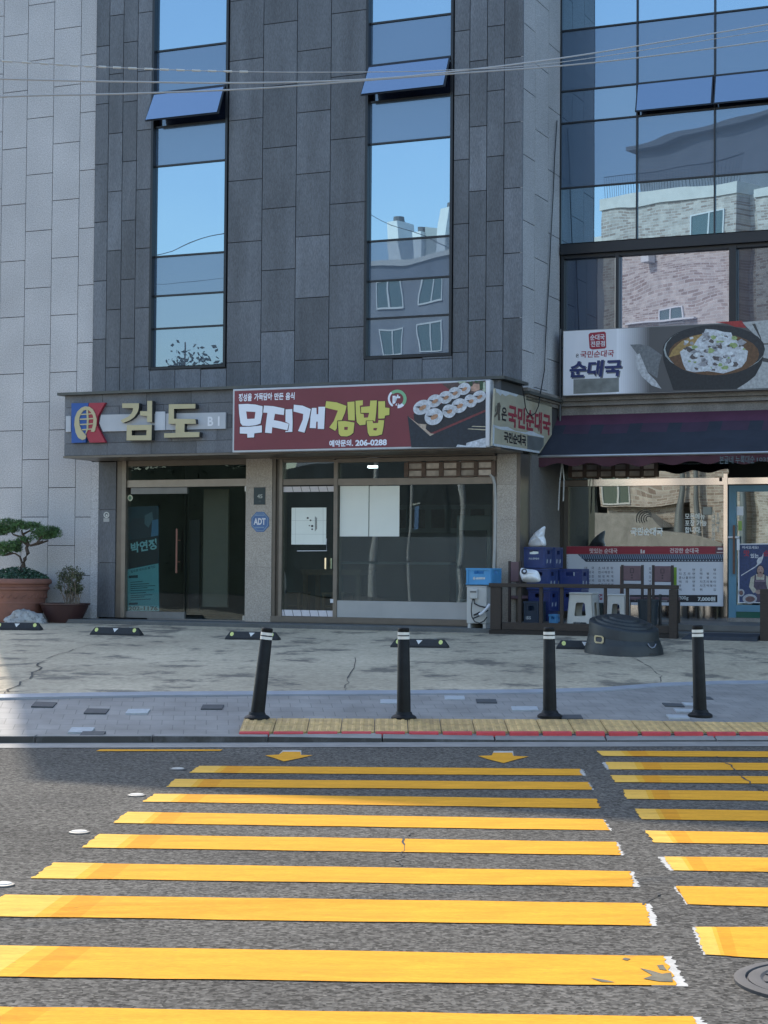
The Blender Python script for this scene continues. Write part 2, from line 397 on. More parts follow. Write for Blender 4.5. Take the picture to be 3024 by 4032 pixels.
ed = MB()
for xa, xb in zip(xs[3:-3], xs[4:-3]):
    ed.hexa([(xa, y1(xa) - .1, Z1 - .06), (xb, y1(xb) - .1, Z1 - .06), (xb, y1(xb) + .05, Z1 - .06), (xa, y1(xa) + .05, Z1 - .06)],
            [(xa, y1(xa) - .1, Z1 + .004), (xb, y1(xb) - .1, Z1 + .004), (xb, y1(xb) + .05, Z1 + .028), (xa, y1(xa) + .05, Z1 + .028)])
ed.build('sidewalk_edging', mat('edging_stone', (.27, .285, .31), .7, nscale=4, namt=.1))['kind'] = 'structure'
# darker and paler blocks set into the pavement
m_pb_d = mat('dark_paver', (.055, .06, .065), .75, nscale=20, namt=.15); m_pb_l = mat('pale_paver', (.36, .38, .39), .75, nscale=20, namt=.12)
def paver(cx, cy, m, wx=.2, wy=.2):
    p = gp(cx, cy); mb = MB(); c = []
    for sx, sy in ((-1, -1), (1, -1), (1, 1), (-1, 1)):
        x = p.x + sx * wx / 2; y = p.y + sy * wy / 2 + sx * wx / 2 * .12; c.append((x, y))
    mb.hexa([(x, y, gz(x, y) - .02) for x, y in c], [(x, y, gz(x, y) + .006) for x, y in c])
    mb.build('paving_block', m, sw)
BASE[sw.name] = Vector((0, 0, 0))
s6 = lambda x, y: (x / 1.659, 2650 + y / 1.659)
for x, y, k in ((288, 207, 0), (630, 250, 0), (900, 252, 1), (1388, 223, 0), (532, 374, 1), (604, 400, 0)): paver(*s6(x, y), (m_pb_d, m_pb_l)[k])
s7 = lambda x, y: (2000 + x / 1.62, 2600 + y / 1.62)
for x, y, k in ((125, 308, 1), (405, 362, 0), (1055, 286, 0), (1180, 282, 1), (1130, 322, 1), (1085, 360, 1), (1240, 243, 0)): paver(*s7(x, y), (m_pb_d, m_pb_l)[k])
for x, y, k in ((1790, 2748, 1), (1915, 2761, 0), (2055, 2791, 1), (1538, 2763, 1)): paver(x, y, (m_pb_d, m_pb_l)[k])

# tactile paving with bars, and the red strip lights along the kerb
m_tac = mat('tactile_tile', (.50, .33, .13), .7, nscale=9, namt=.2, stain=.35, stcol=(.2, .14, .08), stscale=5)
m_red = mat('red_strip', (.55, .045, .055), .4, nscale=6, namt=.15)
def pxx(px): return (px - CX) / FPX
tstart = gp(935, 2896).x
tp = thing('tactile_paving', 'long strip of yellow ribbed tactile tiles along the crosswalk kerb', 'tactile paving', (tstart, gp(935, 2890).y, Z0), 'W')
rs = thing('kerb_light_strip', 'thin red light strip along the kerb edge in front of tactile tiles', 'light strip', (tstart, y0(tstart) + .1, Z0), 'W')
x = tstart; k = 0
while x < 7:
    mb = MB(); ya = lambda q: y0(q) + .2
    zz = lambda q, y: gz(q, y)
    tn = random.uniform(.85, 1.12)
    for r in range(2):
        a, b = x + .004, x + .296; f0, f1 = .30 * r + .004, .30 * r + .296
        def C(q, f, h): return (q, ya(q) + f, gz(q, ya(q) + f) + h)
        mb.hexa([C(a, f0, -.02), C(b, f0, -.02), C(b, f1, -.02), C(a, f1, -.02)], [C(a, f0, .007), C(b, f0, .007), C(b, f1, .007), C(a, f1, .007)], tn)
        for j in range(4):
            c = a + .036 + j * .073
            mb.hexa([C(c - .02, f0 + .02, .006), C(c + .02, f0 + .02, .006), C(c + .02, f1 - .02, .006), C(c - .02, f1 - .02, .006)],
                    [C(c - .011, f0 + .03, .013), C(c + .011, f0 + .03, .013), C(c + .011, f1 - .03, .013), C(c - .011, f1 - .03, .013)], tn * 1.12)
    mb.build('tile', m_tac, tp)
    mb = MB(); a, b = x + .01, x + .27
    def D(q, o, h): return (q, y0(q) + o, max(kh(q), gz(q, y0(q) + o)) + h)
    mb.hexa([D(a, .135, -.03), D(b, .135, -.03), D(b, .19, -.03), D(a, .19, -.03)], [D(a, .135, .006), D(b, .135, .006), D(b, .19, .012), D(a, .19, .012)])
    mb.build('light_bar', m_red, rs)
    x += .30; k += 1

# ------------------------------------------------------------------ road markings
m_yel = mat('yellow_road_paint', (.66, .312, .028), .9, spec=.08, wear=.55, nscale=7, namt=.12, speck=.1, sscale=90, stain=.35, stcol=(.45, .19, .025), stscale=2.2, stretch=(.4, 1.6, 1))
m_wht = mat('white_road_paint', (.40, .385, .35), .7, nscale=20, namt=.15)
m_scuff = mat('tyre_scuff', (.10, .085, .05), .8, nscale=14, namt=.4)
def jag(a, b, n, amp):
    out = []
    for k in range(n + 1):
        p = a.lerp(b, k / n)
        if 0 < k < n: p = p + Vector((random.uniform(-amp, amp), random.uniform(-amp, amp) * .3, 0))
        out.append(p)
    return out
def stripe(tl, bl, tr, br, label, side, white=0.0, lighta=.0, group='yellow crosswalk stripes'):
    A, B, C, D = road(*tl, .0046), road(*bl, .0046), road(*tr, .0046), road(*br, .0046)
    c = (A + B + C + D) / 4; c.z = 0
    t = thing('crosswalk_stripe', label, 'road marking', c, 'W', group)
    L = (C - A).length; n = max(12, int(L / .25)); top = []; bot = []
    f = [0, .001] if not lighta else [0, lighta * .8, lighta, lighta + .045]
    f += [f[-1] + (1 - f[-1]) * (k + 1) / n for k in range(n)]
    mb = MB(); wob = [random.uniform(-.006, .006) for _ in f]; wob2 = [random.uniform(-.006, .006) for _ in f]
    for k, q in enumerate(f):
        top.append(A.lerp(C, q) + Vector((0, wob[k], 0))); bot.append(B.lerp(D, q) + Vector((0, wob2[k], 0)))
    for k in range(len(f) - 1):
        tn = 1.0
        if lighta:
            if k == 0: tn = (1.08, 1.32, 2.8)
            elif k == 1: tn = (1.0, 1.1, 1.3)
            elif k == 2: tn = (.94, .85, .75)
        if k == 0 and not lighta: pass
        sh = Vector((-.05, 0, 0)) if lighta and 0 < k else Vector((0, 0, 0))
        if k in (0, len(f) - 2):                                  # ragged ends
            la, lb = top[k], bot[k]; ra, rb = top[k + 1], bot[k + 1]
            lft = jag(lb, la, 14, .009) if k == 0 else [lb, la]; rgt = jag(ra, rb, 16, .010) if k else [ra, rb]
            mb.flat(lft + rgt, tone=tn)
        else: mb.face([bot[k], bot[k + 1], top[k + 1], top[k]], tn)
    mb.build('paint', m_yel, t)
    if white:
        mb = MB(); dx = Vector((white, 0, 0)); s_ = Vector((.09, 0, 0)); dz = Vector((0, 0, -.0022))
        if side == 'L': a, b = C, D; mb.flat([a - s_ + dz, b - s_ + dz] + jag(b + dx + dz, a + dx * .7 + dz, 26, .010))
        else: a, b = A, B; mb.flat([a + s_ + dz] + jag(a - dx + dz, b - dx * .7 + dz, 26, .010) + [b + s_ + dz])
        mb.build('old_white_paint', m_wht, t)
    return t
LS = [((784, 3015), (747, 3042), (2282, 3027), (2293, 3053)), ((690, 3067), (656, 3098), (2317, 3079), (2332, 3109)),
      ((609, 3125), (563, 3156), (2349, 3145), (2365, 3182)), ((501, 3196), (445, 3240), (2373, 3225), (2401, 3269)),
      ((392, 3284), (321, 3337), (2426, 3315), (2443, 3366)), ((211, 3396), (123, 3457), (2480, 3430), (2496, 3490)),
      ((20, 3522), (-110, 3606), (2542, 3556), (2565, 3644)), ((-210, 3719), (-420, 3838), (2615, 3763), (2662, 3881)),
      ((-600, 3954), (-900, 4100), (2729, 4002), (2790, 4128))]
LL = ['yellow stripe of the left crosswalk set, farthest one, just below the two arrows', 'yellow stripe in full shade, second below the two arrows, left set',
      'yellow stripe lying along the edge of the building shadow, left set', 'first fully sunlit yellow stripe of the left set, thinner than those below it',
      'sunlit yellow stripe crossed by a zigzag crack, left set', 'sunlit yellow stripe with dark rub marks along its middle, left end inside the frame',
      'sunlit yellow stripe with a broken right corner where a crack starts, left set', 'yellow stripe with black tyre scuffs and white edge at its right end',
      'nearest yellow stripe, cut off by the bottom edge of the photo']
for k, (q, lb) in enumerate(zip(LS, LL)):
    st_ = stripe(*q, lb, 'L', (.03, .01, .0, .012, .018, .025, .03, .045, .04)[k], (.075, .07, .075, .075, .08, .09, .115, .16, .2)[k])
    if k == 7:
        mb = MB()
        for pts in (((1040, 735), (1066, 740), (1050, 748), (1028, 742)), ((1105, 780), (1150, 790), (1200, 805), (1240, 800), (1248, 840), (1190, 838), (1120, 826), (1160, 812)),
                    ((1180, 768), (1205, 766), (1222, 790), (1190, 786)), ((890, 822), (960, 832), (1000, 842), (940, 840))):
            mb.flat([road(*z_('e', x, y), .0068) for x, y in pts])
        mb.build('tyre_scuff', m_scuff, st_)
RS = [((2349, 2956), (2373, 2976), (3024, 2958), (3024, 2981)), ((2385, 3000), (2401, 3029), (3024, 3004), (3024, 3032)), ((2403, 3052), (2422, 3079), (3024, 3056), (3024, 3085)),
      ((2453, 3109), (2469, 3145), (3024, 3115), (3024, 3152)), ((2499, 3184), (2524, 3225), (3024, 3191), (3024, 3232)), ((2540, 3270), (2576, 3317), (3024, 3278), (3024, 3323)),
      ((2613, 3372), (2651, 3426), (3024, 3376), (3024, 3433)), ((2662, 3489), (2706, 3560), (3024, 3494), (3024, 3569)), ((2735, 3649), (2777, 3758), (3024, 3650), (3024, 3773))]
RL = ['right set yellow stripe touching the concrete gutter, farthest one', 'right set yellow stripe crossed by a dark crack, second from the gutter', 'third yellow stripe from the gutter in the right set, shaded',
      'shaded yellow stripe of the right set where the long crack ends', 'last shaded yellow stripe of the right set, just above the sunlit road', 'first sunlit yellow stripe of the right set with a frayed left end',
      'sunlit right set yellow stripe with white fringe at its left end', 'second nearest yellow stripe of the right set, ragged left end', 'large nearest yellow stripe of the right set, just above the manhole cover']
for k, (q, lb) in enumerate(zip(RS, RL)):
    def ext(a, b): s_ = 900; return (b[0] + s_, b[1] + (b[1] - a[1]) / (b[0] - a[0]) * s_)
    stripe(q[0], q[1], ext(q[0], q[2]), ext(q[1], q[3]), lb, 'R', (.0, .03, .0, .0, .0, .0, .03, .01, .01)[k], (.075, .09, .08, .075, .07, .07, .065, .0, .07)[k], 'yellow stripes of the right crosswalk set')
def arrow(pts, lb, wpts):
    P = [road(*p, .005) for p in pts]; c = sum(P, Vector()) / len(P); c.z = 0
    t = thing('road_arrow', lb, 'road marking', c, 'W', 'small yellow arrows at the crosswalk end')
    mb = MB(); mb.flat(P); mb.build('paint', m_yel, t)
    mb = MB(); mb.flat([road(*p, .0028) for p in wpts]); mb.build('old_white_paint', m_wht, t)
arrow([z_('a', *p) for p in ((1145, 630), (1205, 626), (1222, 614), (1298, 614), (1300, 628), (1352, 629), (1300, 641), (1226, 656), (1190, 643))], 'small yellow arrow head on asphalt behind the leaning bollard', [z_('a', *p) for p in ((1205, 626), (1222, 608), (1302, 608), (1302, 628))])
arrow([z_('b', *p) for p in ((405, 632), (465, 630), (472, 618), (555, 618), (558, 632), (625, 635), (570, 648), (517, 663), (455, 648))], 'small yellow arrow head on asphalt in front of the straight middle bollards', [z_('b', *p) for p in ((466, 630), (474, 611), (558, 611), (560, 632))])
P = [road(*s6(x, y), .005) for x, y in ((626, 510), (655, 498), (1455, 499), (1440, 508), (1100, 509))]
t = thing('edge_line', 'thin worn yellow line on the asphalt along the gutter', 'road marking', (P[0].x, P[0].y, 0), 'W'); mb = MB(); mb.flat(P); mb.build('paint', m_yel, t)
# road studs
studs = [(700, 3031, 'half worn white road stud, farthest from the camera'), (538, 3134, 'bright white road stud beside the shadow edge'), (312, 3280, 'round white road stud with a dark metal rim'), (9, 3487, 'white road stud cut by the left edge of the photo')]
for px, py, lb in studs:
    p = road(px, py); t = thing('road_stud', lb, 'road stud', p, 'W', 'white road studs beside the crosswalk')
    mb = MB(); mb.lathe(p, [(.062, .001), (.06, .008), (.05, .010)], 20); mb.build('rim', mat('stud_rim', (.09, .09, .09), .5, .6), t, smooth=True)
    mb = MB(); mb.lathe(p, [(.05, .008), (.044, .014), (.02, .017)], 20); mb.build('lens', m_wht, t, smooth=True)
# manhole cover
p = road(2896, 3873); cx, cy = p.x + .36, p.y
t = thing('manhole_cover', 'round grey iron manhole cover with ring grooves at the bottom right', 'manhole cover', (cx, cy, 0), 'W')
m_iron = mat('cast_iron', (.055, .052, .053), .8, .0, nscale=9, namt=.15)
mb = MB(); mb.lathe((cx, cy, 0), [(.36, .0), (.36, .012), (.352, .016), (.318, .016), (.314, .004)], 64); mb.build('frame', m_iron, t, smooth=True)
mb = MB(); mb.lathe((cx, cy, 0), [(.308, .0), (.307, .013), (.30, .015), (.262, .015), (.252, .007), (.202, .007), (.194, .014), (.13, .014), (.12, .006), (.05, .006)], 64)
for k in range(12):
    q = k * math.pi / 6; c, s_ = math.cos(q), math.sin(q)
    mb.hexa([(cx + c * .205 - s_ * .012, cy + s_ * .205 + c * .012, .004), (cx + c * .25 - s_ * .012, cy + s_ * .25 + c * .012, .004), (cx + c * .25 + s_ * .012, cy + s_ * .25 - c * .012, .004), (cx + c * .205 + s_ * .012, cy + s_ * .205 - c * .012, .004)],
            [(cx + c * .205 - s_ * .012, cy + s_ * .205 + c * .012, .012), (cx + c * .25 - s_ * .012, cy + s_ * .25 + c * .012, .012), (cx + c * .25 + s_ * .012, cy + s_ * .25 - c * .012, .012), (cx + c * .205 + s_ * .012, cy + s_ * .205 - c * .012, .012)])
mb.build('lid', m_iron, t, smooth=True)
mb = MB()
for q in (2.5, 3.4, 3.9): mb.box(cx + math.cos(q) * .165 - .03, cx + math.cos(q) * .165 + .03, cy + math.sin(q) * .165 - .008, cy + math.sin(q) * .165 + .008, .013, .0155)
mb.build('slot', m_ink, t)
# cracks
m_crack = mat('crack', (.045, .043, .04), .95, nscale=8, namt=.4)
def crack(pts, wd, surf=None, name='crack', par=None, amp=.02, n=5):
    P = [(road(*p, .003) if surf is None else surf(*p)) for p in pts]; Q = []
    for a, b in zip(P, P[1:]):
        for k in range(n): Q.append(a.lerp(b, k / n) + Vector((random.uniform(-amp, amp), random.uniform(-amp, amp), 0)))
    Q.append(P[-1]); mb = MB()
    for i, (a, b) in enumerate(zip(Q, Q[1:])):
        d = (b - a).normalized(); s_ = Vector((-d.y, d.x, 0)) * wd * random.uniform(.12, .75)
        h = Vector((0, 0, .009 if surf else .0035))
        mb.face([a - s_ + h, b - s_ * .8 + h, b + s_ * .8 + h, a + s_ + h])
    mb.build(name, m_crack, par)
BASE[rd.name] = Vector((0, 0, 0)); fc = bpy.data.objects['forecourt']; BASE[fc.name] = Vector((0, 0, 0))
crack([z_('b', *p) for p in ((1440, 635), (1480, 665), (1530, 705), (1590, 755), (1640, 790))], .016, par=rd)
crack([z_('e', *p) for p in ((130, 195), (90, 215), (95, 275), (60, 310), (75, 340))], .012, par=rd)
crack([z_('e', *p) for p in ((640, 435), (850, 452), (1000, 455), (1280, 462))], .008, par=rd)
crack([z_('e', *p) for p in ((1190, 462), (1140, 495), (1120, 510))], .012, par=rd)
crack([z_('e', *p) for p in ((300, 190), (700, 196), (1140, 214))], .006, par=rd)
crack([z_('c', *p) for p in ((0, 192), (200, 196), (310, 195))], .009, par=rd)
gs = lambda x, y: gp(x, y)
crack([z_('a', *p) for p in ((1540, 210), (1510, 290), (1495, 340), (1490, 356))], .012, gs, par=fc)
crack([z_('b', *p) for p in ((1060, 205), (1130, 240), (1200, 290), (1195, 318))], .013, gs, par=fc)
crack([z_('a', *p) for p in ((190, 225), (150, 275), (60, 345), (20, 365))], .02, gs, par=fc, amp=.05)
crack([z_('a', *p) for p in ((500, 132), (350, 165), (200, 215))], .012, gs, par=fc)

# ------------------------------------------------------------------ the stone building
HTOP = 16.4
UC = PU(2057, 1000)                                # right corner of the dark facade
DG = ps(2203, 1000, UC)[1]                         # depth of the glass wall
UL = PU(-43, 1800)                                 # left end of the pale wall
bld = thing('stone_building', 'grey stone building with dark centre bay, strip windows and a glass wall', 'building', (0, 0, .4))
def panels(mb, cols, zbot, ztop, d, refpy=1000, plane='F', gap=.012, tones=(.78, 1.45), th=.03):
    """cladding slabs: cols = [(px left, px right, [joint rows in px])]"""
    for xl, xr, js in cols:
        if plane == 'F':
            a, b = PU(xl, refpy, d), PU(xr, refpy, d); zs = [PZ((xl + xr) / 2, j, d) for j in js]
        else: a, b, zs = xl, xr, list(js)
        zs = sorted(zs); step = (zs[-1] - zs[0]) / (len(zs) - 1)
        while zs[-1] < ztop: zs.append(zs[-1] + step)
        while zs[0] > zbot: zs.insert(0, zs[0] - step)
        for p, q in zip(zs, zs[1:]):
            p, q = max(p, zbot), min(q, ztop)
            if q - p < .03: continue
            tn = random.choice((1, .93, 1.07, .84, 1.34, random.uniform(*tones))) if tones[1] > 1.2 else random.uniform(.95, 1.04)
            g_ = gap / 2
            if plane == 'F': mb.box(a + g_, b - g_, d, d + th, p + g_, q - g_, tn)
            else: mb.box(UC - th, UC, a + g_, b - g_, p + g_, q - g_, tn)
q1 = lambda l: [y / 1.475 for y in l]
q2 = lambda l: [y / 1.2762 for y in l]
PALE = [(-43, 0, q1([100, 435, 770, 1100, 1425, 1750, 2080])), (0, 96, q1([208, 535, 865, 1190, 1518, 1843, 2172])), (96, 200, q1([25, 350, 685, 1012, 1340, 1672, 2003])),
        (200, 306, q1([165, 498, 830, 1160, 1495, 1828, 2160])), (306, 369, q1([318, 652, 988, 1325, 1655, 1990]))]
DLEFT = [(369, 421, q1([270, 605, 955, 1290, 1632, 1970])), (421, 477, q1([90, 430, 775, 1112, 1455, 1798, 2135])), (477, 533, q1([245, 590, 937, 1280, 1622, 1965])), (533, 594, q1([755, 1100, 1442, 1787, 2130]))]
DMID = [(896, 1030, q2([300, 600, 905, 1215, 1515, 1820])), (1030, 1163, q2([115, 430, 740, 1045, 1355, 1665])), (1163, 1297, q2([250, 560, 870, 1185, 1495, 1808])), (1297, 1438, q2([60, 380, 695, 1020, 1330, 1645]))]
DRIGHT = [(1784, 1845, q2([155, 478, 803, 1125, 1448, 1770])), (1845, 1914, q2([305, 635, 960, 1285, 1608])), (1914, 1982, q2([130, 455, 785, 1110, 1437, 1765])), (1982, 2057, q2([288, 615, 945, 1272, 1598]))]
ZC_T = PZ(1000, 1532)                                # top of the canopy at the wall
ZF = PZ(730, 2437)                                   # shop floor level
ZWB = PZ(700, 1786, -1.0) - .02
U0P = pf(*z_('e2', 78, 900))[0]
mb = MB(); panels(mb, PALE, PZ(200, 2447), HTOP, 0, 1200, tones=(.92, 1.06)); mb.box(PU(369, 1200) + .004, U0P - .004, -.012, .03, ZF - .3, PZ(700, 1786, -1.0) - .04, 1); mb.build('pale_cladding', m_granite, bld)
mb = MB()
panels(mb, DLEFT, ZC_T - .2, HTOP, -.03); panels(mb, DMID, ZC_T - .2, HTOP, -.03); panels(mb, DRIGHT, ZC_T - .2, HTOP, -.03)
zw1, zw2 = PZ(745, 1452), PZ(1610, 1409)
panels(mb, [(594, 694, [1452, 1545]), (694, 795, [1452, 1545]), (795, 896, [1452, 1545])], ZC_T - .2, zw1, -.03, tones=(.9, 1.5))
panels(mb, [(1438, 1550, [1412, 1535]), (1550, 1665, [1412, 1535]), (1665, 1784, [1412, 1535])], ZC_T - .2, zw2, -.03)
mb.build('dark_cladding', m_dark, bld)
# backing mass: walls behind the slabs, returns, roof
m_back = mat('joint_shadow', (.03, .03, .033), .9)
mb = MB()
def bk(pl, pr, z0_, z1_, refpy=1000, d0=-.004, d1=.35): mb.box(PU(pl, refpy), PU(pr, refpy), d0, d1, z0_, z1_)
bk(-43, 369.5, .2, HTOP, 1200, .021)
bk(370, 594, ZWB, HTOP); bk(896, 1438, ZWB, HTOP); bk(1784, 2055, ZWB, HTOP)
bk(594.5, 895.5, ZWB, zw1); bk(1438.5, 1783.5, ZWB, zw2)
mb.box(UL + .02, UC + 14, 8.0, 8.4, .2, HTOP - .1); mb.box(UL + .02, UL + .3, .4, 7.9, .2, HTOP - .1)
mb.box(UL + .31, UC - .1, .36, 7.9, HTOP - .5, HTOP - .2); mb.box(UC + .0, UC + 14, DG + .4, 7.9, HTOP - .5, HTOP - .2); mb.box(UC + 13.7, UC + 14, DG + .4, 7.9, .2, HTOP - .6)
mb.box(UC - .35, UC - .035, .36, DG + .3, ZWB, HTOP - .6)
mb.build('wall', m_back, bld)
mb = MB(); mb.box(UL - .02, UC + .02, -.06, .4, HTOP, HTOP + .12); mb.box(UC + .03, UC + 14, DG - .06, DG + .3, HTOP, HTOP + .12); mb.build('parapet_cap', m_dark, bld)
# side wall (pale) between the corner and the glass wall
sj = lambda L: [ps(px, py, UC)[2] for px, py in L]
da, db_ = ps(2106, 800, UC)[1], ps(2158, 800, UC)[1]
g3 = lambda L: [(2000 + x / 1.4746, y / 1.4746) for x, y in L]
mb = MB()
panels(mb, [(-.03, da, sj(g3([(130, 163), (125, 537), (122, 915), (118, 1292), (115, 1670), (112, 2040)]))),
            (da, db_, sj(g3([(205, 405), (200, 778), (197, 1150), (195, 1515), (190, 1885)]))),
            (db_, DG + .02, sj(g3([(265, 275), (262, 640), (260, 1000), (258, 1365), (255, 1725), (250, 2090)])))], ZC_T - .9, HTOP, 0, plane='S', tones=(.92, 1.06))
mb.build('side_cladding', m_granite, bld)

# strip windows
def prow(px, py, d): return PZ(px, py, d)
def strip_window(xl, xr, px, rows, kinds, vents, zbot, lean=0):
    d = .06
    ul, ur = PU(xl, 1000), PU(xr, 1000)
    fr = MB(); t_ = .045
    fr.box(ul + .002, ul + t_, -.045, .16, zbot + .002, HTOP - .02); fr.box(ur - t_, ur - .002, -.045, .16, zbot + .002, HTOP - .02)
    fr.box(ul + t_ + .001, ur - t_ - .001, -.04, .16, zbot + .002, zbot + t_)
    zs = [prow(px, r, 0) for r in rows]
    zs = [z for z in zs]
    for z in zs[:-1]: fr.box(ul + t_ + .001, ur - t_ - .001, .015, .12, z - .014, z + .014)
    wn = fr.build('window', m_blackframe, bld)
    zz = [HTOP - .3] + zs[:-1] + [zbot + t_]
    for k, kd in enumerate(kinds):
        z1_, z0_ = zz[k] - .016, zz[k + 1] + .016
        a, b = ul + t_ + .002, ur - t_ - .002
        if kd == 'vent':
            out = .24; h = z1_ - z0_
            p = MB(); p.hexa([(a - .03, -out - .03, z0_ + .03), (b + .0, -out - .03, z0_ + .03), (b + .0, -out - .005, z0_ + .025), (a - .03, -out - .005, z0_ + .025)],
                             [(a, -.05, z1_), (b, -.05, z1_), (b, -.025, z1_), (a, -.025, z1_)])
            sa = p.build('opened_sash', m_blackframe, bld)
            p = MB(); p.face([(a - .012, -out - .036, z0_ + .05), (b - .025, -out - .036, z0_ + .05), (b - .025, -.058, z1_ - .02), (a + .02, -.058, z1_ - .02)])
            p.build('pane', m_sash, sa)
            p = MB(); p.box(a, b, .1, .14, z0_, z1_); p.build('pane', m_darkglass, wn)
        else:
            p = MB(); p.box(a, b, .04, .08, z0_, z1_)
            p.build('pane', dict(v=m_vision, s=m_spandrel, m=m_mid, d=m_darkglass)[kd], wn)
    return wn
strip_window(594, 896, 745, [185, 350, 487, 642, 1001, 1157, 1287, 1450], ['v', 's', 'vent', 's', 'v', 's', 'm', 'm'], 0, zw1)
strip_window(1438, 1784, 1615, [72, 239, 385, 552, 938, 1097, 1246, 1406], ['v', 's', 'vent', 's', 'v', 's', 'm', 'm'], 1, zw2)

# glass wall at the right
GX = [2203, 2505, 2811]
GR = [88, 330, 458, 718, 942]
def zg(py, px=2505, d=None): return PZ(px, py, DG if d is None else d)
ug = [UC + .0] + [PU(x, 500, DG) for x in GX[1:]]
step = ug[2] - ug[1]
while ug[-1] < UC + 13: ug.append(ug[-1] + step)
zr = [HTOP - .05, zg(88) + 2.0, zg(88), zg(330), zg(458), zg(718), zg(942)]
zr[1] = zg(88) + 1.6
mb = MB()
for u in ug: mb.box(u + .001, u + .026, DG - .012, DG + .1, zr[-1], zr[0])
for z in zr[:-1]:
    for a, b in zip(ug, ug[1:]): mb.box(a + .028, b - .001, DG - .008, DG + .1, z - .012, z + .012)
ZG0, ZG1 = zg(985), zg(942)
mb.box(UC + .03, UC + 13, DG - .05, DG + .12, ZG0, ZG1 - .014)
cw = mb.build('curtain_wall', m_blackframe, bld)
kind = ['s', 'v', 's', 'm', 's', 'v']
GM = dict(v=m_vision, s=m_spandrel, m=m_mid)
for i, (a, b) in enumerate(zip(ug, ug[1:])):
    for k in range(6):
        z1_, z0_ = zr[k] - .013, zr[k + 1] + .013
        if i > 4 and k < 1: pass
        if kind[k] == 'm' and i in (1, 2):
            out = .12; p = MB()
            p.hexa([(a + .02, DG - out - .03, z0_ + .02), (b + .01, DG - out - .03, z0_ + .02), (b + .01, DG - out, z0_ + .02), (a + .02, DG - out, z0_ + .02)],
                   [(a + .027, DG - .045, z1_), (b, DG - .045, z1_), (b, DG - .02, z1_), (a + .027, DG - .02, z1_)])
            sa = p.build('opened_sash', m_blackframe, bld)
            p = MB(); p.face([(a + .045, DG - out - .036, z0_ + .04), (b - .015, DG - out - .036, z0_ + .04), (b - .015, DG - .053, z1_ - .02), (a + .045, DG - .053, z1_ - .02)]); p.build('pane', m_sash, sa)
            p = MB(); p.box(a + .03, b, DG + .06, DG + .09, z0_, z1_); p.build('pane', m_darkglass, cw)
        else:
            p = MB(); p.box(a + .027, b - .0005, DG + .02, DG + .05, z0_, z1_); p.build('pane', GM[kind[k]], cw)
# lower window band of the glass wall
d2 = DG + .12
zb0, zb1 = PZ(2500, 1310, d2), ZG0
mb = MB(); us = [UC + .02] + [PU(x, 1100, d2) for x in (2436, 2890)] + [UC + 9]
mb.box(us[0], us[0] + .05, DG + .02, d2 + .1, zb0, zb1 - .002); mb.box(us[1] - .03, us[1] + .03, DG + .02, d2 + .1, zb0, zb1 - .002); mb.box(us[2] - .055, us[2] + .055, DG + .02, d2 + .1, zb0, zb1 - .002)
for a, b in ((us[0] + .051, us[1] - .031), (us[1] + .031, us[2] - .056), (us[2] + .056, us[3])): mb.box(a, b, DG + .03, d2 + .1, zb1 - .06, zb1 - .003)
bw_ = mb.build('window', m_blackframe, bld)
mb = MB(); mb.box(us[1] - .028, us[1] - .018, DG + .005, DG + .019, zb0, zb1 - .1); mb.build('metal_trim', m_steel, bw_)
for k, (a, b) in enumerate(((us[0] + .052, us[1] - .032), (us[1] + .032, us[2] - .057), (us[2] + .057, us[3]))):
    p = MB(); p.box(a, b, d2, d2 + .04, zb0, zb1 - .062); p.build('pane', m_lowglass if k == 1 else m_darkglass, bw_)
# ledge and wall above the right shop
m_ledge = mat('stone_ledge', (.21, .195, .18), .7, nscale=3, namt=.2, speck=.2, sscale=60, stain=.4, stcol=(.1, .09, .08), stscale=2)
zl = [PZ(2600, y, DG) for y in (1555, 1573, 1582, 1592, 1625, 1640)]
mb = MB(); mb.box(UC, UC + 12, DG - .18, DG + .3, zl[1], zl[0]); mb.box(UC, UC + 12, DG - .13, DG + .3, zl[2], zl[1] - .003); mb.box(UC, UC + 12, DG - .16, DG + .3, zl[3], zl[2] - .003)
mb.box(UC, UC + 12, DG - .08, DG + .3, zl[4] - .12, zl[3] - .003); mb.box(UC, UC + 12, DG + .13, DG + .3, zl[0] + .003, zb0 - .002)
mb.build('ledge', m_ledge, bld)
# ledge turning along the side wall
sl_ = [ps(2130, y, UC)[2] for y in (1547, 1562, 1580)]
mb = MB(); mb.box(UC + .001, UC + .09, .02, DG - .19, sl_[2], sl_[0]); mb.box(UC + .001, UC + .06, .02, DG - .19, sl_[2] - .06, sl_[2] - .003); mb.build('side_ledge', m_ledge, bld)

# canopy over the shops
DC = -1.0
ucl = PU(254, 1660, DC); ZC0, ZC1 = PZ(700, 1786, DC), PZ(700, 1542, DC)
mb = MB()
zz = [ZC0 + (ZC1 - ZC0) * k / 5 for k in range(6)]
rows_off = [.0, .45, .2, .6, .1]
for k in range(5):
    u = ucl - rows_off[k]
    while u < UC:
        a, b = max(u, ucl), min(u + .82, UC + .03)
        if b - a > .03: mb.box(a + .003, b - .003, DC, DC + .03, zz[k] + .003, zz[k + 1] - .003, random.choice((1, 1, .85, 1.15, 1.3)))
        u += .82
mb.build('canopy_cladding', m_dark, bld)
mb = MB(); mb.box(ucl + .001, UC + .029, DC + .031, -.032, ZC0, ZC1 - .01); mb.box(UC + .0, UC + .03, -.0315, DG - .1, ZC0 + .02, ZC1 - .14)
mb.build('canopy', mat('canopy_core', (.05, .052, .055), .8), bld)
mb = MB(); mb.box(ucl - .09, UC + .12, DC - .09, -.031, ZC1 + .001, ZC1 + .045); mb.box(UC + .031, UC + .14, -.0305, DG - .2, ZC1 - .12, ZC1 - .075)
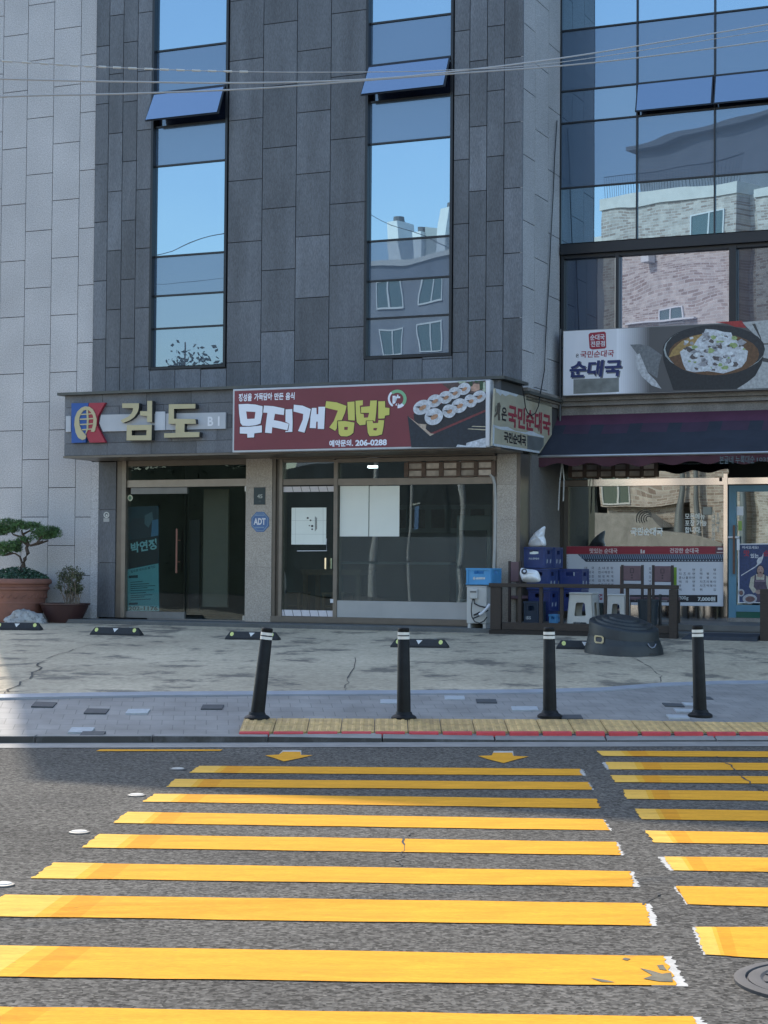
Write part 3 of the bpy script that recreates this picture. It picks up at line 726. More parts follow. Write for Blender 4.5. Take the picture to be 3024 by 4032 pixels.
mb.build('canopy_cap', mat('canopy_flashing', (.075, .082, .078), .5, .2, nscale=3, namt=.25), bld)
mb = MB(); mb.box(ucl - .01, UC + .04, DC - .012, -.04, ZC0 - .035, ZC0 - .002); mb.build('canopy_trim', m_alu, bld)

# ------------------------------------------------------------------ ground floor
def U(zk, x, y=900, d=0): return pf(*z_(zk, x, y), d)[0]
def Z(zk, x, y, d=0): return pf(*z_(zk, x, y), d)[2]
ZS = ZC0 - .036
DD = .06
# step along the front
mb = MB(); us0 = PU(225, 2450, -.7); z_s = ZF - .02
mb.box(us0, UC + 9, -.7, -.03, ZF - .9, z_s); mb.build('front_step', mat('step_stone', (.10, .105, .105), .7, nscale=3, namt=.2, speck=.15, sscale=50), bld, bevel=.01)
mb = MB(); mb.box(us0 + 1.3, UC + 9, -.029, 8, ZF - .5, ZF - .002); mb.build('floor_slab', mat('floor_tile', (.16, .15, .14), .5, nscale=4, namt=.1), bld)
# dark pillar at the left of the entrance
up0, up1 = U('e2', 78), U('e2', 262)
mb = MB()
for y0_, y1_ in ((0, 498), (502, 1056), (1060, 1632)): mb.box(up0, up1 - .004, -.03, .3, Z('e2', 170, y1_), min(ZS, Z('e2', 170, y0_)), random.uniform(.8, 1.0))
mb.build('dark_pillar', m_dark, bld)
# entrance
e = lambda x, y=900: U('e2', x, y); ez = lambda y, x=700: Z('e2', x, y)
mb = MB(); mb.box(up1, e(330), -.01, .2, ZF, ZS); mb.box(e(330), e(372), -.05, .12, ZF, ZS, 1.5)
mb.box(e(372) + .001, e(1628), -.02, .12, ez(262), ez(187), 2.0); mb.box(e(372) + .001, e(1628), -.02, .12, ez(40), ZS)
ent = mb.build('entrance_frame', m_alu, bld)
mb = MB(); mb.box(e(374), e(1627), .03, .042, ez(185), ez(42)); mb.build('transom_pane', m_entr, ent)
mb = MB(); mb.box(e(412), e(1003), -.01, .05, ez(333), ez(268)); mb.box(e(345), e(990), -.01, .05, ez(1643), ez(1574)); dr = mb.build('door', mat('door_rail', (.17, .175, .175), .45, .3, nscale=6, namt=.1), bld)
mb = MB(); mb.box(e(376), e(985), .012, .024, ez(1573), ez(334)); mb.build('door_pane', m_entr, dr)
mb = MB(); mb.tube([(e(921), -.07, ez(1165)), (e(921), -.07, ez(703))], .016, 8)
for y in (822, 1048): mb.tube([(e(921), -.07, ez(y)), (e(935), .0, ez(y))], .008, 6)
mb.build('door_handle', mat('copper_handle', (.20, .09, .065), .55, .1), dr, smooth=True)
mb = MB(); mb.box(e(1000), e(1608), .02, .032, ez(1650), ez(264)); dr2 = mb.build('fixed_glass_leaf', m_entr, bld)
mb = MB(); mb.box(e(1605), e(1626), -.02, .05, ez(1655), ez(1598)); mb.build('lower_hinge', m_steel, dr2)
mb = MB(); mb.box(e(1615), e(1628), -.02, .05, ez(318), ez(264)); mb.build('upper_hinge', m_steel, dr2)
# granite column and its twin at the corner
def column(a, b, nm, d0=-.04, segs=(.33, .62, .82)):
    mb = MB(); zz = [ZF - .02] + [ZF + (ZS - ZF) * s_ for s_ in segs] + [ZS]
    for p, q in zip(zz, zz[1:]): mb.box(a, b, d0, .4, p + .002, q - .002, random.uniform(.92, 1.05))
    mb.box(a + .004, b - .004, d0 + .006, .39, ZF, ZS - .01, .5)
    return mb.build(nm, m_pillar, bld)
f = lambda x, y=1200: U('e3', x, y); fz = lambda y, x=700: Z('e3', x, y)
column(f(33), f(358), 'granite_column'); column(U('e5', 525, 300), UC - .06, 'granite_column')
mb = MB(); mb.box(UC - .059, UC - .001, -.038, .4, ZF, ZS); mb.build('corner_trim', m_alu, bld)
# shop door
mb = MB(); mb.box(f(359), f(400), -.03, .15, ZF, ZS); mb.box(f(400), f(445), -.0, .15, ZF, ZS, .75); mb.box(f(445), f(482), -.03, .15, ZF, ZS, 1.5)
mb.box(f(1122), f(1168), -.03, .15, ZF, fz(110), 1.55); mb.box(f(483), f(1121), -.015, .12, fz(412), fz(335), 1.25); mb.box(f(483), f(1121), -.015, .12, fz(128), fz(95), 1.3)
g = lambda x, y=900: U('e4', x, y); gz4 = lambda y, x=700: Z('e4', x, y)
mb.box(g(-8), g(1600), -.05, .15, gz4(95), gz4(55), 1.5); mb.box(f(359), g(1600), -.12, .15, gz4(50), ZS, 1.05); mb.box(f(483), g(-9), -.04, .15, fz(94), gz4(52), 1.3)
mb.box(f(1169), g(1560), -.02, .12, gz4(328), gz4(260), 1.6); mb.box(g(1560), g(1602), -.02, .15, ZF, gz4(96), 1.1)
mb.box(f(359), g(1600), -.06, .15, ZF - .01, gz4(1674), 1.25)
sf = mb.build('shopfront_frame', m_alu, bld)
m_strip = mat('door_film', (.62, .6, .63), .5, nscale=10, namt=.05)
mb = MB(); mb.box(f(486), f(1120), .0, .05, fz(495), fz(428)); mb.box(f(475), f(1118), .0, .05, fz(2040), fz(1965)); sd = mb.build('shop_door', m_strip, bld)
mb = MB()
for k in range(6):
    for ya, yb in ((428, 495), (1965, 2040)):
        x = 590 + k * 108 if ya < 900 else 500 + k * 106
        mb.face([(f(x), -.002, fz(ya)), (f(x + 6), -.002, fz(ya)), (f(x + 24), -.002, fz(yb)), (f(x + 18), -.002, fz(yb))])
mb.build('film_lines', m_ink, sd)
mb = MB(); mb.box(f(486), f(1118), .018, .03, fz(1964), fz(496)); mb.build('door_pane', m_shop, sd)
mb = MB(); mb.tube([(f(1037), -.05, fz(1452)), (f(1037), -.05, fz(1315))], .018, 8); mb.tube([(f(1075), .05, fz(1448)), (f(1075), .05, fz(1318))], .014, 8); mb.build('door_handle', m_chrome, sd, smooth=True)
mb = MB(); mb.lathe((f(1110), -.02, fz(1845)), [(.03, -.03), (.03, .03)], 10); mb.build('door_lock', m_white, sd)
mb = MB(); mb.box(f(484), f(1120), .03, .042, fz(334), fz(129)); mb.box(g(5), g(1559), .03, .042, gz4(258), gz4(97)); mb.box(g(5), g(1559), .03, .042, gz4(1500), gz4(330)); mb.build('shop_window', m_shop, bld)
mb = MB(); mb.box(g(6), g(1558), .024, .027, gz4(1499), gz4(852)); mb.build('frosted_film', m_film, bld)
mb = MB(); mb.box(f(1169) + .001, g(1560), -.015, .06, gz4(1672), gz4(1502)); mb.build('base_panel', mat('base_panel_paint', (.42, .45, .47), .22, .35, nscale=1.5, namt=.08), bld)
# rooms behind the glass
m_room = mat('room_wall', (.13, .14, .135), .85, nscale=1.2, namt=.2)
mb = MB(); uA, uB, uE = up1 + .01, f(200), UC - .05
mb.box(uA, uB, 2.2, 2.25, ZF, ZS + .5); mb.box(uA - .05, uA - .01, .2, 2.2, ZF, ZS + .5); mb.box(uB + .01, uB + .06, .41, 4.6, ZF, ZS + .5); mb.box(uB + .07, uE, 4.5, 4.55, ZF, ZS + .5)
mb.box(uE + .001, uE + .04, .41, 4.5, ZF, ZS + .5); mb.box(uA, uE, .151, 4.6, ZS + .5, ZS + .55)
mb.build('interior_wall', m_room, bld)
mb = MB(); mb.box(e(1000), e(1265), .55, .6, ez(1525), ez(275)); mb.box(e(1268), e(1600), 1.2, 1.25, ez(1560), ZS); mb.build('inner_partition', mat('partition_wall', (.24, .205, .16), .8, nscale=1, namt=.1), bld)
mb = MB(); mb.box(e(872), e(975), .5, .56, ez(1570), ez(600)); mb.build('inner_post', m_ink, bld)

# ------------------------------------------------------------------ right shop front (behind the porch)
DS = DG + .05
h = lambda x, y=600: U('wz', x, y, DS); hz = lambda y, x=800: Z('wz', x, y, DS)
ZP = hz(1190)                                           # porch level at the glass
mb = MB(); mb.box(UC + .03, h(235), DS - .04, DS + .1, hz(125), hz(75), 1.3); mb.box(h(40), h(78), DS - .02, DS + .1, ZP, hz(126), .8); mb.box(UC + .03, h(38), DS - .05, DS + .1, ZP - .3, hz(126), .55)
mb.box(UC + .03, h(1345), DS - .03, DS + .1, hz(-62), zl[4] - .125, 1.0)
sf2 = mb.build('shopfront_frame', m_alu, bld)
mb = MB(); mb.box(h(236), h(1312), DS - .05, DS + .1, hz(125), hz(70)); mb.box(h(1313), h(1344), DS - .06, DS + .1, ZP, hz(40)); mb.box(h(1346), h(1346) + 2.5, DS - .05, DS + .1, hz(122), hz(72)); mb.build('steel_header', m_chrome, bld)
mb = MB(); mb.box(h(80), h(1312), DS + .02, DS + .03, hz(1070), hz(127)); mb.box(h(40), h(1344), DS + .02, DS + .03, hz(68), hz(-60)); mb.build('shop_window', m_shop2, bld)
mb = MB(); mb.box(h(80), h(1312), DS - .02, DS + .06, ZP, hz(1072)); mb.build('steel_base', m_chrome, bld)
mb = MB(); mb.box(h(1278), h(1300), DS - .056, DS - .051, hz(98), hz(70)); mb.build('dark_tag', m_ink, sf2)
m_blue = mat('blue_door_paint', (.085, .21, .30), .4, nscale=5, namt=.08)
mb = MB(); dw = h(1352)
mb.box(dw, h(1410), DS - .04, DS + .06, hz(1160), hz(132)); mb.box(h(1410) + .001, dw + 1.0, DS - .04, DS + .06, hz(180), hz(132)); mb.box(h(1410) + .001, dw + 1.0, DS - .04, DS + .06, hz(1112), hz(1060)); mb.box(dw + .9, dw + 1.0, DS - .039, DS + .06, hz(1059), hz(181))
bd = mb.build('blue_door', m_blue, bld)
mb = MB(); mb.box(h(1411), dw + .9, DS, DS + .012, hz(1059), hz(181)); mb.build('door_pane', clear_glass('door_glass', .3, (.35, .5, .45)), bd)
mb = MB(); mb.box(h(1411), dw + 1.0, DS - .03, DS + .03, hz(1160), hz(1113)); mb.build('green_kick_plate', mat('green_glass', (.02, .10, .075), .15), bd)
mb = MB(); mb.box(h(1390), h(1407), DS - .09, DS - .065, hz(820), hz(440)); hd = mb.build('wooden_handle', mat('handle_wood', (.12, .06, .04), .5, nscale=20, namt=.2), bd)
mb = MB(); mb.tube([(h(1350), DS - .07, hz(535)), (h(1440), DS - .07, hz(535))], .016, 8); mb.box(h(1418), h(1440), DS - .06, DS - .04, hz(635), hz(545)); mb.build('door_bracket', m_white, bd)
mb = MB(); mb.box(h(1345), dw + 2.5, DS - .05, DS + .1, ZP - .02, hz(1161)); mb.build('door_sill', m_ledge, bld)
mb = MB(); mb.box(h(1470), dw + .9, DS + .10, DS + .12, hz(585), hz(182)); mb.build('green_curtain', mat('green_screen', (.20, .40, .31), .6, nscale=1.5, namt=.15), bld)
mb = MB(); mb.box(UC, UC + 9, DG + 3.0, DG + 3.05, ZP - .2, ZP + 3.2); mb.box(UC - .03, UC, DG + .2, DG + 3, ZP - .2, ZP + 3); mb.box(UC, UC + 9, DG + .16, DG + 3, ZP + 3.2, ZP + 3.25); mb.build('back_room_wall', mat('dark_room', (.045, .048, .05), .9), bld)
# side wall under the canopy and porch floor
mb = MB(); mb.box(UC - .02, UC + .028, .401, DG + .1, ZF - .2, ZC0 - .03); mb.build('side_wall', mat('porch_wall', (.14, .135, .13), .6, nscale=1.5, namt=.15, speck=.2, sscale=70), bld)
mb = MB(); mb.box(UC + .03, UC + 9, -.029, DG + .2, ZP - .4, ZP - .004); mb.build('porch_floor', mat('porch_tile', (.11, .11, .105), .6, nscale=3, namt=.15), bld)

# ------------------------------------------------------------------ kendo sign on the canopy
m_gold = mat('cream_letter', (.42, .38, .235), .5, nscale=4, namt=.06)
m_letside = mat('letter_side', (.03, .032, .035), .5)
m_navy = mat('sign_blue', (.012, .075, .30), .45); m_crim = mat('sign_red', (.30, .022, .045), .45)
kt = thing('kendo_sign', 'raised cream Korean letters with blue and red emblem and B1 band on dark canopy', 'shop sign', pf(*z_('r4', 650, 430), DC), 'F')
D3 = DC - .115
def letters(zk, shapes, d, depth, par, name):
    mb = MB(); sb = MB()
    for out, holes in shapes:
        fpoly(mb, zk, out, d, holes); 
        pts = [pf(*z_(zk, x, y), d + .002) for x, y in out]
        for ring in [out] + list(holes):
            P = [Vector(pf(*z_(zk, x, y), d + .0015)) for x, y in ring]
            for a, b in zip(P, P[1:] + P[:1]): sb.face([a, b, b + Vector((0, depth, 0)), a + Vector((0, depth, 0))])
    o = mb.build(name, m_gold, par); sb.build('letter_edge', m_letside, o); return o
letters('k4', [([(1035, 262), (1333, 258), (1330, 330), (1318, 390), (1290, 445), (1250, 500), (1170, 560), (1050, 608), (1005, 560), (1090, 520), (1150, 490), (1195, 440), (1220, 400), (1228, 345), (1037, 342)], []),
               ([(1478, 218), (1565, 215), (1562, 595), (1478, 590), (1475, 485), (1352, 475), (1352, 398), (1478, 400)], []),
               ([(1118, 645), (1560, 638), (1552, 912), (1112, 915)], [[(1205, 738), (1468, 730), (1462, 825), (1205, 828)]])], D3, .10, kt, 'letter')
letters('r4', [([(935, 285), (1145, 282), (1145, 318), (975, 322), (975, 400), (1145, 402), (1150, 440), (1060, 440), (1058, 505), (1178, 505), (1175, 545), (897, 550), (897, 515), (988, 512), (988, 440), (932, 440)], [])], D3, .10, kt, 'letter')
mb = MB(); fprism(mb, 'r4', [(398, 368), (1385, 349), (1383, 478), (412, 501), (384, 436)], DC - .035, .033); fprism(mb, 'r4', [(119, 379), (158, 378), (158, 503), (119, 505)], DC - .035, .033)
bnd = mb.build('white_band', mat('band_grey', (.40, .43, .47), .5, nscale=3, namt=.08), kt)
mb = MB(); fprism(mb, 'r4', [(828, 344), (905, 342), (905, 489), (826, 491)], DC - .05, .014); mb.build('patched_plate', mat('pale_plate', (.46, .50, .55), .5, nscale=3, namt=.08), bnd)
mb = MB(); ftext(mb, 'B 1', 'r4', 1242, 384, 1336, 458, DC - .038, .03); mb.build('lettering', m_white, bnd)
mb = MB(); fprism(mb, 'k4', [(140, 260), (440, 255), (420, 420), (405, 800), (385, 952), (142, 962)], DC - .06, .055); em = mb.build('emblem_blue_panel', m_navy, kt)
mb = MB(); fprism(mb, 'k4', [(452, 255), (735, 248), (597, 500), (590, 655), (740, 948), (462, 955), (408, 845), (420, 420)], DC - .062, .055); mb.build('emblem_red_panel', m_crim, kt)
mb = MB()
outer = [(380, 312), (455, 322), (515, 365), (555, 440), (582, 540), (578, 640), (555, 740), (535, 765), (480, 760), (495, 720), (515, 660), (527, 560), (520, 480), (480, 415), (440, 380), (405, 372), (350, 390), (300, 450), (272, 540), (285, 660), (320, 740), (375, 800), (400, 830), (385, 890), (330, 908), (260, 870), (215, 780), (190, 640), (200, 510), (240, 410), (310, 340)]
fprism(mb, 'k4', outer, DC - .075, .012)
fprism(mb, 'k4', [(398, 335), (430, 335), (442, 560), (432, 720), (392, 805), (388, 790), (408, 700), (412, 540)], DC - .074, .012)
for y, xa, xb in ((455, 300, 500), (540, 282, 520), (632, 290, 515), (725, 325, 500)): fprism(mb, 'k4', [(xa, y - 8), (xb - 90, y - 16), (xb, y - 22), (xb, y - 2), (xb - 90, y + 8), (xa, y + 12)], DC - .073, .01)
mb.build('emblem_mask', m_gold, kt)

# ------------------------------------------------------------------ red gimbap shop sign
DK = DC - .16
kp = lambda x, y: (900 + x / 1.5651, 1490 + y / 1.5651)
ks = thing('red_shop_sign', 'long maroon light box sign with white and yellow Korean letters and a sushi roll picture', 'shop sign', pf(*kp(800, 240), DK))
a, b = pf(*kp(25, 250), DK)[0], pf(*kp(1612, 250), DK)[0]; zt, zb = pf(*kp(800, 37), DK)[2], pf(*kp(800, 440), DK)[2]
mb = MB(); mb.box(a, b, DK, DC - .003, zb, zt); mb.build('sign_box', mat('sign_frame', (.45, .48, .52), .4, .2, nscale=5, namt=.06), ks, bevel=.008)
m_maroon = mat('maroon_print', (.17, .034, .048), .4, nscale=1.2, namt=.12)
mb = MB(); a2, b2 = pf(*kp(36, 250), DK)[0], pf(*kp(1584, 250), DK)[0]; mb.box(a2, b2, DK - .004, DK - .001, zb + .03, zt - .03); fcp = mb.build('sign_face', m_maroon, ks)
mb = MB(); mb.box(b2 + .004, b - .01, DK - .006, DK - .001, zb + .02, zt - .02); mb.build('white_edge', m_white, fcp)
Dk = DK - .0055
K1S = [([(90, 285), (250, 278), (400, 290), (525, 320), (520, 460), (487, 635), (400, 665), (270, 680), (160, 672), (122, 625), (100, 450)], [[(228, 415), (395, 425), (380, 545), (245, 552)]]),
       ([(112, 695), (300, 692), (512, 668), (512, 795), (375, 812), (370, 885), (248, 890), (245, 820), (112, 815)], []),
       ([(550, 308), (720, 320), (920, 360), (912, 480), (750, 458), (728, 572), (850, 595), (1000, 640), (975, 755), (700, 700), (690, 812), (568, 800), (590, 600), (612, 440), (535, 435)], []),
       ([(942, 378), (1062, 372), (1070, 600), (1065, 785), (935, 790), (945, 768), (988, 768), (1012, 640), (940, 600)], []),
       ([(1092, 292), (1250, 310), (1400, 372), (1370, 520), (1285, 800), (1168, 770), (1255, 560), (1262, 460), (1085, 415)], []),
       ([(1420, 352), (1502, 350), (1505, 465), (1535, 465), (1538, 332), (1660, 330), (1640, 735), (1525, 730), (1525, 600), (1500, 600), (1492, 720), (1380, 715), (1395, 500)], [])]
K2S = [([(112, 228), (300, 250), (482, 315), (455, 430), (395, 575), (312, 578), (305, 720), (275, 768), (168, 705), (250, 590), (325, 400), (95, 345)], []),
       ([(497, 245), (625, 235), (632, 580), (512, 572)], []),
       ([(325, 595), (450, 588), (625, 618), (605, 800), (560, 840), (490, 868), (375, 862), (340, 820)], [[(440, 695), (508, 695), (500, 750), (440, 750)]]),
       ([(645, 222), (778, 212), (776, 300), (722, 310), (735, 455), (790, 460), (800, 530), (870, 525), (892, 440), (745, 440), (745, 335), (905, 320), (912, 218), (1032, 215), (1020, 420), (1000, 600), (960, 575), (832, 580), (825, 655), (720, 665), (668, 610), (650, 450)], []),
       ([(1057, 232), (1180, 228), (1182, 345), (1260, 352), (1257, 478), (1180, 490), (1170, 540), (1057, 545)], []),
       ([(845, 590), (950, 582), (965, 628), (1055, 622), (1062, 572), (1165, 575), (1150, 700), (1125, 830), (1030, 858), (900, 862), (868, 800)], [[(970, 715), (1040, 715), (1020, 762), (970, 755)]])]
m_lt = mat('white_letter', (.72, .76, .84), .5); m_ylw = mat('yellow_letter', (.56, .54, .13), .5); m_shade = mat('letter_outline', (.03, .008, .012), .5)
def outlined(zk, shapes, m, name):
    mb = MB(); sh = MB()
    for o_, hs in shapes:
        fpoly(mb, zk, o_, Dk - .0015, hs)
        cx = sum(p[0] for p in o_) / len(o_); cy = sum(p[1] for p in o_) / len(o_)
        fpoly(sh, zk, [(x + 8 + (6 if x > cx else -16), y + 5 + (6 if y > cy else -10)) for x, y in o_], Dk, hs)
    o = mb.build(name, m, fcp); sh.build('letter_outline', m_shade, o)
outlined('k1', K1S, m_lt, 'white_lettering'); outlined('k2', K2S, m_ylw, 'yellow_lettering')
mb = MB(); ftext(mb, '정성을', 'k1', 90, 95, 330, 235, Dk, .03, .05); ftext(mb, '가득담아', 'k1', 372, 85, 700, 220, Dk, .03, .05); ftext(mb, '만든', 'k1', 738, 80, 905, 207, Dk, .03, .05); ftext(mb, '음식', 'k1', 942, 72, 1108, 205, Dk, .03, .05)
mb.build('slogan', m_lt, fcp)
mb = MB(); ftext(mb, '예약문의.', 'k2', 168, 935, 600, 1058, Dk, .035); ftext(mb, '206-0288', 'k2', 642, 930, 1212, 1042, Dk, .04); mb.build('phone_number', m_lt, fcp)
mb = MB(); ftext(mb, '味', 'k2', 1315, 115, 1465, 310, Dk - .001, .05); mb.build('lettering', m_lt, fcp)
def arc(zk, cx, cy, r1, r2, a0, a1, n=20):
    return fell(zk, cx, cy, r1, r1, a0, a1, n) + fell(zk, cx, cy, r2, r2, a0, a1, n)[::-1]
mb = MB(); fpoly(mb, 'k2', arc('k2', 1400, 185, 168, 132, 132, 238), Dk); fpoly(mb, 'k2', arc('k2', 1402, 190, 168, 112, -88, -42, 10), Dk); ring = mb.build('ring_white', m_lt, fcp)
mb = MB(); fpoly(mb, 'k2', arc('k2', 1402, 187, 168, 112, -42, 132, 24), Dk); mb.build('ring_green', mat('ring_green', (.19, .42, .24), .5), fcp)
# food picture, printed in flat layers
C_ = {}
def pm(name, c): return mat('print_' + name, c, .5, nscale=24, namt=.28)
pic = MB(); fpoly(pic, 'k3', [(20, 720), (430, 1085), (1438, 635), (1438, 1296), (90, 1296)], Dk - .001); pc = pic.build('picture', pm('navy', (.014, .022, .034)), fcp)
def layer(zk, polys, m, nm, par, d):
    mb = MB()
    for p in polys: fpoly(mb, zk, p, d)
    return mb.build(nm, m, par)
layer('k3', [[(640, 140), (1438, 80), (1438, 420), (1000, 420)]], pm('brown', (.075, .05, .05)), 'cloth', pc, Dk - .0015)
layer('k3', [[(1130, 110), (1200, 92), (1200, 190), (1150, 180)], [(1330, 95), (1395, 85), (1390, 240), (1330, 250)], [(1240, 85), (1320, 95), (1300, 125), (1240, 120)]], pm('leaf', (.03, .07, .035)), 'leaves', pc, Dk - .0025)
layer('k3', [[(930, 100), (1100, 90), (1060, 130), (960, 140)], [(1395, 120), (1435, 100), (1435, 300), (1380, 270)]], pm('pale_leaf', (.32, .38, .3)), 'pale_leaves', pc, Dk - .002)
layer('k3', [[(1170, 200), (1230, 140), (1325, 150), (1335, 245), (1240, 285), (1180, 270)]], pm('salmon', (.42, .26, .2)), 'garnish', pc, Dk - .002)
layer('k3', [[(40, 735), (120, 690), (600, 560), (1438, 300), (1438, 650), (430, 1085)]], pm('tray_red', (.16, .035, .04)), 'tray', pc, Dk - .0022)
layer('k3', [[(130, 690), (560, 540), (1000, 330), (1438, 290), (1438, 610), (450, 1035), (345, 960), (365, 880), (150, 860)]], pm('tray_black', (.018, .02, .028)), 'tray_surface', pc, Dk - .003)
layer('k3', [[(40, 742), (215, 868), (365, 880), (350, 960), (440, 1045), (510, 1050), (430, 1090)]], pm('tray_edge', (.42, .34, .27)), 'tray_corner', pc, Dk - .0032)
rice, inner = [], []; fil, nori = [], []
for cx, cy, rx, ry in ((285, 570, 172, 125), (510, 455, 140, 112), (710, 390, 128, 112), (875, 310, 120, 105), (1045, 235, 125, 105), (1320, 375, 128, 105), (1165, 455, 112, 120), (960, 540, 148, 128), (775, 640, 122, 122), (497, 740, 172, 148)):
    rice.append(fell('k3', cx, cy, rx, ry, rot=-28)); fil.append(fell('k3', cx + 10, cy + 5, rx * .45, ry * .28, n=9, rot=-30)); nori.append([(cx - rx * .75, cy - ry * .1), (cx - rx * .2, cy - ry * .15), (cx + rx * .05, cy + ry * .1), (cx - rx * .3, cy + ry * .12)])
    rice.append([(cx - rx * .5, cy - ry * .2)] * 3) if False else None
zz_ = Dk - .0036
for k, (r_, f_, n_) in enumerate(zip(rice, fil, nori)):
    d = zz_ - k * .0011
    o = layer('k3', [r_], pm('rice', (.50, .53, .58)), 'sushi_roll', pc, d)
rg = random.Random(8); gr_, g2_ = [], []
for cx, cy, rx, ry in ((285, 570, 172, 125), (510, 455, 140, 112), (710, 390, 128, 112), (875, 310, 120, 105), (1045, 235, 125, 105), (1320, 375, 128, 105), (1165, 455, 112, 120), (960, 540, 148, 128), (775, 640, 122, 122), (497, 740, 172, 148)):
    for k in range(26):
        a_ = rg.uniform(0, 6.283); q_ = rg.uniform(.5, .93); x_, y_ = cx + rx * q_ * math.cos(a_) * .9, cy + ry * q_ * math.sin(a_) * .9; r_ = rg.uniform(5, 12)
        (gr_ if k % 2 else g2_).append([(x_ - r_, y_), (x_, y_ - r_ * .6), (x_ + r_, y_ + r_ * .2), (x_, y_ + r_ * .7)])
layer('k3', gr_, pm('rice_shade', (.36, .38, .43)), 'rice_shade', pc, zz_ - .0118); layer('k3', g2_, pm('rice_light', (.62, .64, .68)), 'rice_light', pc, zz_ - .0122)
layer('k3', nori, pm('nori', (.03, .025, .03)), 'nori', pc, zz_ - .0125); layer('k3', fil, pm('filling', (.36, .2, .12)), 'filling', pc, zz_ - .0132)
layer('k3', [[(1180, 920), (1210, 908), (1438, 915), (1438, 930)], [(1105, 965), (1130, 955), (1438, 968), (1438, 988)]], pm('bamboo', (.5, .45, .33)), 'chopsticks', pc, Dk - .0034)
layer('k3', [[(905, 1290), (930, 1245), (1080, 1265), (1095, 1215), (1438, 1120), (1438, 1296)]], pm('napkin', (.5, .54, .6)), 'napkin', pc, Dk - .0034)

# ------------------------------------------------------------------ weathered sign on the canopy side
US = UC + .06
sp = lambda x, y, o=0: ps(*z_('ss', x, y), US + o)
wsn = thing('weathered_sign', 'weathered beige sign with red Korean letters and peeling paint on the canopy side', 'shop sign', sp(500, 520))
m_beige = mat('faded_beige', (.36, .34, .26), .7, nscale=2.5, namt=.12, stain=.55, stcol=(.30, .24, .15), stscale=1.4)
mb = MB(); mb.prism([sp(*p) for p in ((165, 95), (905, 300), (905, 700), (745, 945), (130, 845))], (-.03, 0, 0)); bo = mb.build('sign_board', m_beige, wsn)
def slayer(polys, m, nm, par, o, holes=()):
    mb = MB()
    for p in polys: mb.flat([sp(x, y, o) for x, y in p])
    return mb.build(nm, m, par)
m_peel = mat('peeled_white', (.48, .52, .56), .7, nscale=6, namt=.1)
slayer([[(168, 98), (330, 140), (470, 180), (440, 205), (350, 175), (300, 200), (255, 165), (235, 195), (205, 160), (180, 150)]], m_peel, 'peeled_patch', bo, .002)
slayer([[(135, 570), (230, 598), (330, 600), (420, 650), (560, 672), (640, 650), (720, 690), (800, 722), (800, 745), (700, 722), (600, 705), (480, 672), (380, 650), (250, 640), (140, 600)], [(132, 815), (745, 915), (745, 945), (130, 845)], [(135, 580), (160, 590), (150, 845), (130, 845)]], m_peel, 'peeled_stripe', bo, .002)
slayer([[(585, 712), (800, 745), (798, 850), (745, 915), (585, 890)]], mat('bare_metal', (.16, .175, .18), .5, .3, nscale=3, namt=.2), 'bare_patch', bo, .003)
def stext(mb, body, bl, br, tl, o=.004, bold=.03): textmesh(mb, body, sp(*bl, o), sp(*br, o), sp(*tl, o), bold)
mb = MB(); stext(mb, '국민순대국', (332, 592), (885, 715), (340, 300), bold=.035); mb.build('red_lettering', mat('faded_red', (.26, .03, .05), .6, nscale=5, namt=.12), bo)
mb = MB(); stext(mb, '은', (246, 512), (316, 528), (252, 335), bold=.03); stext(mb, '국민순대국', (280, 800), (570, 852), (280, 655), bold=.035); mb.build('black_lettering', m_ink, bo)
slayer([[(195, 290), (225, 280), (238, 330), (225, 420), (232, 515), (205, 515), (200, 430), (160, 480), (152, 460), (185, 400)], [(185, 320), (175, 400), (165, 400), (175, 320)]], mat('faded_ink', (.09, .075, .06), .7, nscale=8, namt=.3), 'brush_drawing', bo, .004)

# ------------------------------------------------------------------ big soup sign
DQ = DG - .34
sgp = lambda x, y: pf(*z_('sg', x, y), DQ)
ss_ = thing('soup_sign', 'large white and dark sign with a soup bowl picture and navy Korean letters', 'shop sign', sgp(800, 320))
a = sgp(130, 300)[0]; b = a + 5.2; zt = sgp(900, 62)[2]; zb = sgp(900, 562)[2]
mb = MB(); mb.box(a - .01, b, DQ + .003, DG - .02, zb, zt); bx = mb.build('sign_box', mat('sign_box_grey', (.22, .22, .22), .5, .2), ss_)
mb = MB(); mb.tube([(a - .1, DQ + .15, zb - .75), (a - .1, DQ + .15, zt + .05)], .022, 8); mb.tube([(a - .1, DQ + .15, zb + .18), (a, DQ + .15, zb + .18)], .018, 8); mb.tube([(a - .1, DQ + .15, zt - .25), (a, DQ + .15, zt - .25)], .018, 8); mb.build('support_pipe', mat('dull_metal', (.07, .075, .085), .5, .5), ss_, smooth=True)
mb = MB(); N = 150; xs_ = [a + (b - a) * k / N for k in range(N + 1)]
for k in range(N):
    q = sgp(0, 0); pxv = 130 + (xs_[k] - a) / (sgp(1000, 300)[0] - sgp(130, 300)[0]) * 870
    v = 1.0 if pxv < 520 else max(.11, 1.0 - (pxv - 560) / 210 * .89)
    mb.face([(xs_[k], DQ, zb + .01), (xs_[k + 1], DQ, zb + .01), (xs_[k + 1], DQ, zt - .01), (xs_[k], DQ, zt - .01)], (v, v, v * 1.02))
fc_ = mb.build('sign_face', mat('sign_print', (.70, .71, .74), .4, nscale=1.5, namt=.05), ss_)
Dq = DQ - .002
layer('sg', [[(330, 115), (435, 105), (447, 115), (450, 222), (440, 232), (345, 240), (325, 230), (318, 128)]], m_crim, 'red_stamp', fc_, Dq)
mb = MB(); ftext(mb, '순대국', 'sg', 330, 128, 438, 172, Dq - .001, .02); ftext(mb, '전문점', 'sg', 334, 178, 440, 220, Dq - .001, .02); mb.build('stamp_lettering', m_white, fc_)
